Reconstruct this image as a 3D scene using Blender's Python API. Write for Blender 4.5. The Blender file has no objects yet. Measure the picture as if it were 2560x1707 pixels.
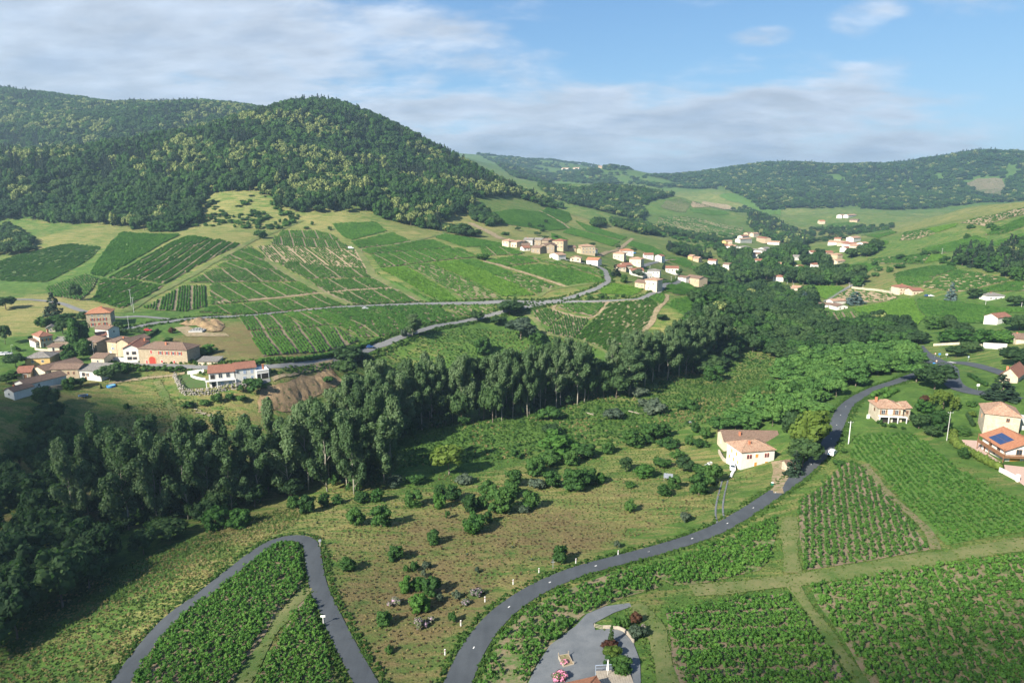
import bpy, bmesh, math, random
import numpy as np
from mathutils import Vector, Matrix
from mathutils.geometry import delaunay_2d_cdt

SC = bpy.context.scene
COL = SC.collection
R = math.radians
rng = np.random.default_rng(7)
random.seed(7)

# ------------------------------------------------------------------ camera
PITCH = 12.3
CAM_H = 100.0
FOC = 1707.0                      # focal length in pixels of the 2560 px wide photograph
cam_d = bpy.data.cameras.new('camera')
cam_d.sensor_width = 36.0
cam_d.lens = 36.0 * FOC / 2560.0
cam_d.clip_start = 1.0
cam_d.clip_end = 20000.0
cam = bpy.data.objects.new('camera', cam_d)
cam.location = (0, 0, CAM_H)
cam.rotation_euler = (R(90 - PITCH), 0, 0)
COL.objects.link(cam)
SC.camera = cam

# ------------------------------------------------------------------ light
SUN_AZ, SUN_EL = 45.0, 34.0       # the light travels towards azimuth 45 deg right of +Y
SKY_STR = 0.085
SUN_STR = 5.0
EXPOSURE = 1.45
ld = Vector((math.sin(R(SUN_AZ)) * math.cos(R(SUN_EL)), math.cos(R(SUN_AZ)) * math.cos(R(SUN_EL)), -math.sin(R(SUN_EL))))
sun_d = bpy.data.lights.new('sun', 'SUN')
sun_d.energy = SUN_STR
sun_d.angle = R(0.6)
sun_d.color = (1.0, 0.93, 0.80)
sun = bpy.data.objects.new('sun', sun_d)
sun.rotation_euler = ld.to_track_quat('-Z', 'Y').to_euler()
sun.location = (-200, -150, 400)
COL.objects.link(sun)

SC.view_settings.view_transform = 'Standard'
SC.view_settings.look = 'None'
SC.view_settings.gamma = 1.0
SC.view_settings.exposure = EXPOSURE
SC.view_settings.use_curve_mapping = False
SC.cycles.max_bounces = 5
SC.cycles.diffuse_bounces = 2
SC.cycles.glossy_bounces = 1
SC.cycles.transmission_bounces = 2
SC.cycles.transparent_max_bounces = 4
SC.cycles.volume_bounces = 0
SC.cycles.use_denoising = True
SC.cycles.caustics_reflective = False
SC.cycles.caustics_refractive = False

# ------------------------------------------------------------------ sky (Nishita + a drifting stratocumulus layer)
world = bpy.data.worlds.new('World')
SC.world = world
world.use_nodes = True
nt = world.node_tree
nt.nodes.clear()
def wn(t, **k):
    n = nt.nodes.new(t)
    for a, b in k.items():
        setattr(n, a, b)
    return n
def wmath(op, a=None, b=None, clamp=False):
    n = wn('ShaderNodeMath', operation=op)
    n.use_clamp = clamp
    for i, v in ((0, a), (1, b)):
        if v is None:
            continue
        if isinstance(v, (int, float)):
            n.inputs[i].default_value = v
        else:
            nt.links.new(v, n.inputs[i])
    return n.outputs[0]
def wlerp(v, a, b, c=0.0, d=1.0, smooth=True):
    n = wn('ShaderNodeMapRange')
    n.interpolation_type = 'SMOOTHSTEP' if smooth else 'LINEAR'
    nt.links.new(v, n.inputs[0])
    for i, x in enumerate((a, b, c, d)):
        n.inputs[i + 1].default_value = x
    return n.outputs[0]
sky = wn('ShaderNodeTexSky', sky_type='NISHITA')
sky.sun_disc = False
sky.sun_elevation = R(SUN_EL)
sky.sun_rotation = R(180 + SUN_AZ)
sky.altitude = 1500
sky.air_density = 1.0
sky.dust_density = 0.1
sky.ozone_density = 3.0
tc = wn('ShaderNodeTexCoord')
sep = wn('ShaderNodeSeparateXYZ')
nt.links.new(tc.outputs['Generated'], sep.inputs[0])
zc = wmath('MAXIMUM', sep.outputs[2], 0.0)
zz = wmath('ADD', zc, 0.24)
px = wmath('DIVIDE', sep.outputs[0], zz)
py = wmath('DIVIDE', sep.outputs[1], zz)
cmb = wn('ShaderNodeCombineXYZ')
nt.links.new(px, cmb.inputs[0])
nt.links.new(py, cmb.inputs[1])
def wnoise(scale, detail, rough, off, sx=1.0, dist=0.0):
    mp = wn('ShaderNodeMapping')
    mp.inputs['Location'].default_value = off
    mp.inputs['Scale'].default_value = (sx, 1, 1)
    nt.links.new(cmb.outputs[0], mp.inputs[0])
    n = wn('ShaderNodeTexNoise')
    n.inputs['Scale'].default_value = scale
    n.inputs['Detail'].default_value = detail
    n.inputs['Roughness'].default_value = rough
    n.inputs['Distortion'].default_value = dist
    nt.links.new(mp.outputs[0], n.inputs[0])
    return n.outputs[0]
n1 = wnoise(2.5, 8, 0.58, (3.1, 1.7, 0), 0.75, 0.15)
n2 = wnoise(0.8, 3, 0.5, (7.3, 2.2, 0))
n3 = wnoise(7.0, 6, 0.6, (1.3, 8.2, 0), 0.6, 0.2)
# the bank covers the left of the sky and the low middle; it thins out towards the upper right
azr = wmath('ARCTAN2', sep.outputs[0], sep.outputs[1])
elev = wmath('ARCSINE', sep.outputs[2])
edge = wmath('SUBTRACT', wmath('MULTIPLY', azr, 1.0), wmath('MULTIPLY', wmath('SUBTRACT', 0.235, elev), 1.9))
bank = wlerp(edge, -0.52, 0.30, 0.37, -0.06)
low = wmath('MULTIPLY', wlerp(elev, 0.10, 0.21, 0.36, 0.0), wlerp(azr, 0.40, 0.66, 1.0, 0.1))
bias = wmath('MAXIMUM', bank, low)
dens = wmath('ADD', wmath('ADD', wmath('MULTIPLY', n1, 1.0), wmath('MULTIPLY', wmath('SUBTRACT', n2, 0.5), 0.45)), wmath('MULTIPLY', wmath('SUBTRACT', n3, 0.5), 0.22))
dens = wmath('ADD', dens, bias)
for pa, pe, wa, we, am in ((0.445, 0.205, 0.050, 0.026, 0.26), (0.330, 0.195, 0.050, 0.014, 0.20), (0.580, 0.215, 0.12, 0.03, 0.17)):     # lone puffs in the blue
    d2 = wmath('ADD', wmath('POWER', wmath('DIVIDE', wmath('SUBTRACT', azr, pa), wa), 2.0), wmath('POWER', wmath('DIVIDE', wmath('SUBTRACT', elev, pe), we), 2.0))
    dens = wmath('ADD', dens, wmath('MULTIPLY', wlerp(d2, 0.0, 1.6, 1.0, 0.0), am))
cov = wlerp(dens, 0.56, 0.84, 0.0, 1.0)
thick = wlerp(dens, 0.70, 1.08, 0.0, 1.0)
ccol = wn('ShaderNodeMix', data_type='RGBA')
ccol.inputs[6].default_value = (3.15, 3.5, 4.05, 1)
ccol.inputs[7].default_value = (1.9, 2.3, 2.95, 1)
nt.links.new(thick, ccol.inputs[0])
cvar = wn('ShaderNodeMix', data_type='RGBA', blend_type='MULTIPLY')
cvar.inputs[0].default_value = 1.0
nt.links.new(ccol.outputs[2], cvar.inputs[6])
shade = wlerp(n3, 0.3, 0.7, 0.80, 1.18, False)
cs = wn('ShaderNodeCombineColor')
for i in range(3):
    nt.links.new(shade, cs.inputs[i])
nt.links.new(cs.outputs[0], cvar.inputs[7])
mixs = wn('ShaderNodeMix', data_type='RGBA')
nt.links.new(wmath('MULTIPLY', cov, 0.93), mixs.inputs[0])
tint = wn('ShaderNodeMix', data_type='RGBA', blend_type='MULTIPLY')
tint.inputs[0].default_value = 1.0
tint.inputs[7].default_value = (0.47, 0.66, 0.92, 1)
nt.links.new(sky.outputs[0], tint.inputs[6])
soft = wn('ShaderNodeVectorMath', operation='MULTIPLY_ADD')
soft.inputs[1].default_value = (0.17, 0.17, 0.17)
soft.inputs[2].default_value = (1, 1, 1)
nt.links.new(tint.outputs[2], soft.inputs[0])
div = wn('ShaderNodeVectorMath', operation='DIVIDE')
nt.links.new(tint.outputs[2], div.inputs[0])
nt.links.new(soft.outputs[0], div.inputs[1])
scl = wn('ShaderNodeVectorMath', operation='SCALE')
scl.inputs['Scale'].default_value = 1.30
nt.links.new(div.outputs[0], scl.inputs[0])
nt.links.new(scl.outputs[0], mixs.inputs[6])
nt.links.new(cvar.outputs[2], mixs.inputs[7])
bg = wn('ShaderNodeBackground')
bg.inputs[1].default_value = SKY_STR
nt.links.new(mixs.outputs[2], bg.inputs[0])
wo = wn('ShaderNodeOutputWorld')
nt.links.new(bg.outputs[0], wo.inputs[0])

# ------------------------------------------------------------------ projection helpers
SP, CP = math.sin(R(PITCH)), math.cos(R(PITCH))
def ray(u, v):
    xr = (np.asarray(u, float) - 1280.0) / FOC
    yr = (853.5 - np.asarray(v, float)) / FOC
    return np.stack([xr, CP + yr * SP, -SP + yr * CP], -1)      # scaled so that depth along the axis is 1
def project(P):
    P = np.asarray(P, float)
    y, z = P[..., 1], P[..., 2] - CAM_H
    c = y * CP - z * SP
    yr = (y * SP + z * CP) / c
    return 1280 + FOC * P[..., 0] / c, 853.5 - FOC * yr, c
# pictures of the photograph were read in enlarged windows: origin and scale of each
WIN = dict(A=(0, 700, 3.672), B=(400, 700, 3.672), C=(1200, 560, 3.672), D=(1760, 500, 2.94), E=(1920, 900, 3.672),
           F=(1600, 1000, 3.672), G=(1200, 1380, 3.675), H=(1920, 1280, 3.672), I=(0, 200, 2.45), J=(640, 480, 3.672),
           K=(1120, 360, 2.45), L=(0, 1000, 2.45), M=(640, 1200, 3.672), N=(800, 860, 2.45), O=(200, 1280, 3.267),
           Q=(1800, 360, 3.092), W=(0, 0, 0.91875), P=(0, 0, 1.0))
def uv(win, *pts):
    x0, y0, s = WIN[win]
    return np.array([(x0 + x / s, y0 + y / s) for x, y in pts], float)

# ------------------------------------------------------------------ terrain surface
def c2p(u, v, c):
    return np.array([0, 0, CAM_H]) + c * ray(u, v)
def z2p(u, v, z):
    d = ray(u, v)
    return np.array([0, 0, CAM_H]) + d * ((z - CAM_H) / d[2])
CTRL = []
for u, v, z in [(0, 1707, 3), (300, 1690, 11), (600, 1690, 13), (900, 1690, 13), (1150, 1690, 14), (1450, 1690, 17.5), (1800, 1690, 20),
                (2200, 1690, 22), (2560, 1690, 24), (2560, 1500, 24), (2560, 1340, 23.5), (2560, 1200, 22), (2250, 1350, 20), (2000, 1400, 16.5),
                (1700, 1500, 15.5), (2440, 1085, 20), (2250, 1150, 19), (2060, 1045, 17), (2077, 1140, 15), (1900, 1260, 12), (1640, 1360, 11), (1400, 1420, 11.5),
                (1200, 1530, 12.5), (700, 1340, 9), (500, 1450, 9.5), (300, 1600, 8), (1000, 1300, 8), (1000, 1450, 10), (1400, 1270, 7), (1700, 1250, 8.5),
                (850, 1250, 5), (1000, 1190, 2.5), (1300, 1130, 1.5), (1500, 1080, 2), (1700, 1040, 3.5), (1880, 1165, 8.5), (1800, 1100, 5.5),
                (100, 1500, 1), (250, 1400, 0), (600, 1250, 0), (900, 1130, 0), (1200, 1060, 0), (1440, 1005, 1), (1750, 920, 2), (1950, 860, 4), (1900, 960, 5),
                (2050, 950, 12), (2100, 930, 15),
                (1300, 850, 14), (1000, 920, 7), (1400, 900, 8), (1500, 875, 12), (1400, 800, 20), (1440, 757, 27), (1250, 760, 26.5),
                (1620, 725, 33), (1700, 780, 24), (1750, 740, 26), (1600, 850, 13), (1150, 880, 11), (1250, 800, 19),
                (700, 860, 24), (500, 820, 26), (390, 880, 23), (600, 955, 20.5), (480, 960, 20), (500, 1030, 13), (430, 1100, 9), (350, 1150, 7), (200, 1150, 5),
                (100, 1250, 3), (100, 1100, 11), (0, 1000, 22), (0, 1200, 6), (100, 960, 22), (720, 945, 20), (760, 1010, 9), (860, 920, 15), (250, 950, 21.5),
                (250, 815, 28), (0, 880, 25), (0, 760, 31), (50, 690, 36), (700, 770, 28), (1100, 755, 28), (1000, 850, 18.5), (840, 870, 20),
                (700, 650, 47), (400, 700, 38), (1000, 650, 47), (1200, 640, 48), (1450, 680, 41), (1320, 625, 51), (1000, 560, 68), (700, 570, 66),
                (550, 600, 60), (300, 600, 58), (150, 590, 60), (0, 565, 66), (1900, 690, 10), (1800, 745, 9), (1950, 800, 6), (2050, 760, 8),
                (1900, 620, 15), (1850, 600, 18), (2100, 610, 22), (2150, 830, 9), (2300, 870, 14), (2400, 920, 18), (2560, 880, 24), (2560, 1000, 24),
                (2400, 780, 20), (2560, 800, 24), (2270, 740, 18), (2490, 755, 24), (2400, 690, 33), (2200, 690, 24), (2560, 660, 41), (2300, 620, 42),
                (2560, 600, 56), (2400, 560, 64), (1600, 650, 36), (1520, 640, 43)]:
    CTRL.append(z2p(u, v, z))
for u, v, c in [(600, 492, 740), (700, 522, 720), (860, 505, 750), (400, 562, 690), (200, 560, 700), (1050, 560, 740), (1180, 520, 850), (670, 300, 1000),
                (800, 262, 1150), (500, 400, 850), (800, 420, 850), (300, 440, 830), (100, 450, 800), (0, 480, 760), (0, 402, 900), (300, 368, 930),
                (500, 335, 960), (0, 236, 1700), (250, 261, 1700), (420, 264, 1700), (620, 275, 1600), (0, 360, 1250), (400, 330, 1300), (950, 308, 1180),
                (1100, 383, 1150), (1200, 437, 1120), (1330, 503, 1080), (1000, 420, 980), (1100, 470, 900), (1250, 540, 850), (1400, 560, 900), (1500, 570, 930),
                (1700, 640, 800), (2560, 520, 900), (2220, 577, 1300), (2334, 545, 1200), (2447, 522, 1150), (2560, 512, 1100),
                (2100, 545, 1650), (2000, 560, 1600), (2026, 588, 1350), (2100, 520, 2000), (2200, 470, 2400), (1929, 412, 3000), (2123, 417, 3000), (2236, 420, 3000),
                (2320, 402, 2900), (2420, 382, 2800), (2479, 383, 2800), (2560, 393, 2800), (1929, 470, 2500), (2420, 470, 2300), (2560, 490, 2000),
                (1150, 386, 3800), (1304, 401, 3800), (1467, 414, 3800), (1528, 418, 2900), (1600, 432, 2900), (1690, 440, 3000), (1773, 432, 3000),
                (1234, 412, 2600), (1385, 453, 2600), (1340, 460, 1750), (1528, 470, 1800), (1650, 482, 1750), (1732, 503, 1650), (1847, 532, 1550), (1957, 580, 1400),
                (1600, 560, 1250), (1700, 580, 1250), (1500, 520, 1450), (1800, 480, 2150), (1957, 532, 1900), (1600, 460, 2600), (1800, 452, 2700),
                (1400, 440, 3000), (1400, 482, 1500), (1450, 512, 1350)]:
    CTRL.append(c2p(u, v, c))
for u, c, z in [(0, 1080, 128), (300, 1120, 135), (500, 1170, 160), (0, 2300, 290), (400, 2300, 290), (950, 1420, 170), (800, 1500, 200), (1100, 1400, 118),
                (1200, 1320, 80), (1330, 1250, 62), (2334, 1550, 40), (2560, 1500, 50), (1929, 3700, 150), (2236, 3700, 150), (2420, 3600, 170), (2560, 3600, 170),
                (1304, 4600, 200), (1467, 4600, 200), (1528, 2250, 88), (1700, 2100, 62), (1850, 1900, 42), (1600, 3600, 150), (1773, 3700, 150), (620, 1300, 205),
                (1280, 6000, 150), (200, 5000, 250), (2300, 6000, 150), (-1500, 400, 40), (-1500, 900, 120), (-1500, 2000, 250), (-1500, 150, 12),
                (4000, 200, 40), (4000, 500, 70), (4000, 1000, 120), (4000, 3000, 250), (600, 85, 15), (1280, 75, 16), (2000, 80, 24), (600, 45, 18), (1900, 45, 22)]:
    x = (u - 1280) / FOC * c
    CTRL.append(np.array([x, (c + (z - CAM_H) * SP) / CP, z]))
CTRL = np.array(CTRL)
def tl(x, y):
    return np.stack([np.arctan2(x, y), 0.5 * np.log(x * x + y * y)], -1)
def tps_phi(d2):
    return np.where(d2 > 1e-12, 0.5 * d2 * np.log(np.maximum(d2, 1e-12)), 0.0)
_P = tl(CTRL[:, 0], CTRL[:, 1])
_n = len(_P)
_K = tps_phi(((_P[:, None] - _P[None]) ** 2).sum(-1)) + 2e-4 * np.eye(_n)
_T = np.c_[np.ones(_n), _P]
_sol = np.linalg.solve(np.block([[_K, _T], [_T.T, np.zeros((3, 3))]]), np.r_[CTRL[:, 2], np.zeros(3)])
def tps(q):
    out = np.empty(len(q))
    for i in range(0, len(q), 20000):
        b = q[i:i + 20000]
        out[i:i + 20000] = tps_phi(((b[:, None] - _P[None]) ** 2).sum(-1)) @ _sol[:_n] + _sol[_n] + b @ _sol[_n + 1:]
    return out
NT, NR = 430, 470
TH0, TH1, LR0, LR1 = -1.12, 1.12, math.log(38), math.log(7000)
_th = np.linspace(TH0, TH1, NT)
_lr = np.linspace(LR0, LR1, NR)
_TT, _LL = np.meshgrid(_th, _lr)                      # rows: radius
GX, GY = np.exp(_LL) * np.sin(_TT), np.exp(_LL) * np.cos(_TT)
def vnoise(x, y, seed=0):
    xi, yi = np.floor(x).astype(np.int64), np.floor(y).astype(np.int64)
    fx, fy = x - xi, y - yi
    fx, fy = fx * fx * (3 - 2 * fx), fy * fy * (3 - 2 * fy)
    def h(a, b):
        n = (a * 374761393 + b * 668265263 + seed * 1274126177) & 0x7fffffff
        n = (n ^ (n >> 13)) * 1274126177 & 0x7fffffff
        return ((n ^ (n >> 16)) & 0xffff) / 65535.0
    return (h(xi, yi) * (1 - fx) + h(xi + 1, yi) * fx) * (1 - fy) + (h(xi, yi + 1) * (1 - fx) + h(xi + 1, yi + 1) * fx) * fy
def fbm(x, y, o=4, seed=0):
    s, a = 0, 0.5
    for i in range(o):
        s = s + a * (vnoise(x, y, seed + i) - 0.5)
        x, y, a = x * 2.03, y * 2.03, a * 0.5
    return s
GZ = tps(np.stack([_TT.ravel(), _LL.ravel()], -1)).reshape(GX.shape)
_r = np.exp(_LL)
GZ = GZ + fbm(GX / 28, GY / 28, 4, 3) * 1.3 * np.clip((_r - 60) / 200, .3, 1) + fbm(GX / 170, GY / 170, 4, 9) * np.clip((_r - 800) / 600, 0, 1) * 34
def hgt(x, y):
    x, y = np.asarray(x, float), np.asarray(y, float)
    q = tl(x, y)
    a = np.clip((q[..., 0] - TH0) / (TH1 - TH0) * (NT - 1), 0, NT - 1.001)
    b = np.clip((q[..., 1] - LR0) / (LR1 - LR0) * (NR - 1), 0, NR - 1.001)
    i, j = a.astype(int), b.astype(int)
    f, g = a - i, b - j
    return (GZ[j, i] * (1 - f) + GZ[j, i + 1] * f) * (1 - g) + (GZ[j + 1, i] * (1 - f) + GZ[j + 1, i + 1] * f) * g
_ts = np.exp(np.linspace(math.log(60), math.log(6500), 700))
def ground(pts):
    """pixels of the photograph -> points on the terrain"""
    pts = np.atleast_2d(np.asarray(pts, float))
    D = ray(pts[:, 0], pts[:, 1])
    out = np.zeros((len(pts), 3))
    for k in range(len(pts)):
        p = D[k][None] * _ts[:, None]
        below = (p[:, 2] + CAM_H) < hgt(p[:, 0], p[:, 1])
        i = int(np.argmax(below)) if below.any() else len(_ts) - 1
        lo, hi = _ts[max(i - 1, 0)], _ts[i]
        for _ in range(18):
            m = 0.5 * (lo + hi)
            q = D[k] * m
            if q[2] + CAM_H < hgt(q[0], q[1]):
                hi = m
            else:
                lo = m
        q = D[k] * hi
        out[k] = (q[0], q[1], hgt(q[0], q[1]))
    return out
def G(win, *pts):
    return ground(uv(win, *pts))

# ------------------------------------------------------------------ object helpers
def tag(o, label=None, cat=None, group=None, kind=None):
    if label: o['label'] = label
    if cat: o['category'] = cat
    if group: o['group'] = group
    if kind: o['kind'] = kind
    return o
def link(name, me, mats=(), parent=None, loc=None, rotz=0.0):
    if mats and not len(me.materials):
        for m in (mats if isinstance(mats, (list, tuple)) else (mats,)):
            me.materials.append(m)
    o = bpy.data.objects.new(name, me)
    if parent is not None: o.parent = parent
    if loc is not None: o.location = loc
    if rotz: o.rotation_euler = (0, 0, rotz)
    COL.objects.link(o)
    return o
def empty(name, loc, rotz=0.0):
    o = bpy.data.objects.new(name, None)
    o.empty_display_size = 0.5
    o.location = loc
    o.rotation_euler = (0, 0, rotz)
    COL.objects.link(o)
    return o
def mesh_np(name, V, F, smooth=False, mat_idx=None):
    """V (n,3), F (m,k) all faces with the same number of corners"""
    V = np.asarray(V, np.float32)
    F = np.asarray(F, np.int32)
    me = bpy.data.meshes.new(name)
    m, k = F.shape
    me.vertices.add(len(V)); me.vertices.foreach_set('co', V.ravel())
    me.loops.add(m * k); me.loops.foreach_set('vertex_index', F.ravel())
    me.polygons.add(m)
    me.polygons.foreach_set('loop_start', np.arange(0, m * k, k, dtype=np.int32))
    if smooth: me.polygons.foreach_set('use_smooth', np.ones(m, bool))
    if mat_idx is not None: me.polygons.foreach_set('material_index', np.asarray(mat_idx, np.int32))
    me.update(calc_edges=True)
    return me
class MB:
    """collects boxes, prisms and tubes into one mesh"""
    def __init__(s): s.v, s.f = [], []
    def add(s, vs, fs):
        n = len(s.v); s.v += [tuple(map(float, p)) for p in vs]; s.f += [tuple(n + i for i in f) for f in fs]; return s
    def box(s, x0, y0, z0, x1, y1, z1):
        return s.add([(x0, y0, z0), (x1, y0, z0), (x1, y1, z0), (x0, y1, z0), (x0, y0, z1), (x1, y0, z1), (x1, y1, z1), (x0, y1, z1)],
                     [(3, 2, 1, 0), (4, 5, 6, 7), (0, 1, 5, 4), (1, 2, 6, 5), (2, 3, 7, 6), (3, 0, 4, 7)])
    def prism(s, poly, z0, z1):
        n = len(poly)
        return s.add([(x, y, z0) for x, y in poly] + [(x, y, z1) for x, y in poly],
                     [tuple(range(n))[::-1], tuple(range(n, 2 * n))] + [(i, (i + 1) % n, n + (i + 1) % n, n + i) for i in range(n)])
    def slab(s, quad, t):
        """a sloping plate: corner points (counter-clockwise from above) and thickness straight down"""
        n = len(quad)
        return s.add(list(quad) + [(x, y, z - t) for x, y, z in quad],
                     [tuple(range(n)), tuple(range(n, 2 * n))[::-1]] + [((i + 1) % n, i, n + i, n + (i + 1) % n) for i in range(n)])
    def tube(s, p0, p1, r0, r1=None, n=8):
        r1 = r0 if r1 is None else r1
        p0, p1 = Vector(p0), Vector(p1)
        d = (p1 - p0).normalized()
        a = d.orthogonal().normalized(); b = d.cross(a)
        vs = []
        for p, r in ((p0, r0), (p1, r1)):
            vs += [p + a * (r * math.cos(2 * math.pi * i / n)) + b * (r * math.sin(2 * math.pi * i / n)) for i in range(n)]
        return s.add(vs, [(i, (i + 1) % n, n + (i + 1) % n, n + i) for i in range(n)] + [tuple(range(n))[::-1], tuple(range(n, 2 * n))])
    def mesh(s, name, smooth=False):
        me = bpy.data.meshes.new(name)
        me.from_pydata(s.v, [], s.f)
        if smooth: me.polygons.foreach_set('use_smooth', np.ones(len(me.polygons), bool))
        me.update()
        return me
    def build(s, name, mat, parent=None, loc=None, rotz=0.0, smooth=False):
        return link(name, s.mesh(name, smooth), mat, parent, loc, rotz)
def copy_tree(o, parent=None):
    c = o.copy(); COL.objects.link(c)
    if parent is not None: c.parent = parent
    for ch in list(o.children): copy_tree(ch, c)
    return c

# ------------------------------------------------------------------ materials
class Mat:
    def __init__(s, name, rough=0.9, spec=0.2):
        s.m = bpy.data.materials.new(name); s.m.use_nodes = True
        s.t = s.m.node_tree; s.b = s.t.nodes['Principled BSDF']
        s.b.inputs['Roughness'].default_value = rough
        s.b.inputs['Specular IOR Level'].default_value = spec
    def n(s, t, **k):
        x = s.t.nodes.new(t)
        for a, b in k.items(): setattr(x, a, b)
        return x
    def l(s, a, b): s.t.links.new(a, b)
    def coord(s, kind='Object', scale=(1, 1, 1), rot=(0, 0, 0)):
        mp = s.n('ShaderNodeMapping'); mp.inputs['Scale'].default_value = scale; mp.inputs['Rotation'].default_value = rot
        if kind == 'World': s.l(s.n('ShaderNodeNewGeometry').outputs['Position'], mp.inputs[0])
        else: s.l(s.n('ShaderNodeTexCoord').outputs[kind], mp.inputs[0])
        return mp.outputs[0]
    def noise(s, co, scale, detail=4, rough=0.55, dist=0.0):
        x = s.n('ShaderNodeTexNoise')
        x.inputs['Scale'].default_value = scale; x.inputs['Detail'].default_value = detail
        x.inputs['Roughness'].default_value = rough; x.inputs['Distortion'].default_value = dist
        s.l(co, x.inputs[0]); return x.outputs[0]
    def rng(s, v, a, b, c=0.0, d=1.0):
        x = s.n('ShaderNodeMapRange'); s.l(v, x.inputs[0])
        for i, k in enumerate((a, b, c, d)): x.inputs[i + 1].default_value = k
        return x.outputs[0]
    def math(s, op, a, b=0.0):
        x = s.n('ShaderNodeMath', operation=op)
        for i, k in ((0, a), (1, b)):
            if isinstance(k, (int, float)): x.inputs[i].default_value = k
            else: s.l(k, x.inputs[i])
        return x.outputs[0]
    def mix(s, f, a, b, mode='MIX'):
        x = s.n('ShaderNodeMix', data_type='RGBA', blend_type=mode)
        for i, k in ((0, f), (6, a), (7, b)):
            if isinstance(k, (int, float)): x.inputs[i].default_value = k
            elif isinstance(k, tuple): x.inputs[i].default_value = (*k, 1) if len(k) == 3 else k
            else: s.l(k, x.inputs[i])
        return x.outputs[2]
    def out(s, col): s.l(col, s.b.inputs['Base Color']); return s
    def bump(s, h, strength=0.5, dist=0.1):
        x = s.n('ShaderNodeBump'); x.inputs['Strength'].default_value = strength; x.inputs['Distance'].default_value = dist
        s.l(h, x.inputs['Height']); s.l(x.outputs[0], s.b.inputs['Normal']); return s
def plain(name, col, rough=0.8, var=0.12, scale=1.5, spec=0.2, metal=0.0):
    m = Mat(name, rough, spec)
    c = m.coord('Object')
    a = m.noise(c, scale, 5, 0.6)
    b = m.noise(c, scale * 9, 3, 0.6)
    f = m.math('ADD', m.math('MULTIPLY', a, 0.65), m.math('MULTIPLY', b, 0.35))
    lo = tuple(x * (1 - 1.6 * var) for x in col); hi = tuple(min(1, x * (1 + 1.6 * var)) for x in col)
    m.out(m.mix(m.rng(f, 0.3, 0.7), lo, hi))
    m.b.inputs['Metallic'].default_value = metal
    return m.m
def foliage(name, dark, mid, light, trans=0.45, blossom=None, share=.42):
    m = Mat(name, 0.75, 0.25)
    w = m.coord('World')
    oi = m.n('ShaderNodeObjectInfo')
    gi = m.n('ShaderNodeNewGeometry')
    r1 = gi.outputs['Random Per Island']
    n1 = m.noise(w, 0.45, 3)
    n2 = m.noise(w, 0.022, 3)
    f = m.math('ADD', m.math('ADD', m.math('MULTIPLY', oi.outputs['Random'], 0.5), m.math('MULTIPLY', m.math('SUBTRACT', n2, .5), 0.9)), m.math('ADD', m.math('MULTIPLY', r1, 0.28), m.math('MULTIPLY', n1, 0.35)))
    c = m.mix(m.rng(f, 0.2, 0.55), dark, mid)
    c = m.mix(m.rng(f, 0.55, 0.95), c, light)
    if blossom:
        c = m.mix(m.rng(r1, share, share + .08), c, blossom)
    m.out(c)
    tr = m.n('ShaderNodeBsdfTranslucent')
    m.l(m.mix(1.0, c, (1.0, 1.25, 0.55), 'MULTIPLY'), tr.inputs[0])
    mx = m.n('ShaderNodeMixShader'); mx.inputs[0].default_value = trans
    m.l(m.b.outputs[0], mx.inputs[1]); m.l(tr.outputs[0], mx.inputs[2])
    m.l(mx.outputs[0], m.t.nodes['Material Output'].inputs[0])
    return m.m
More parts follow.
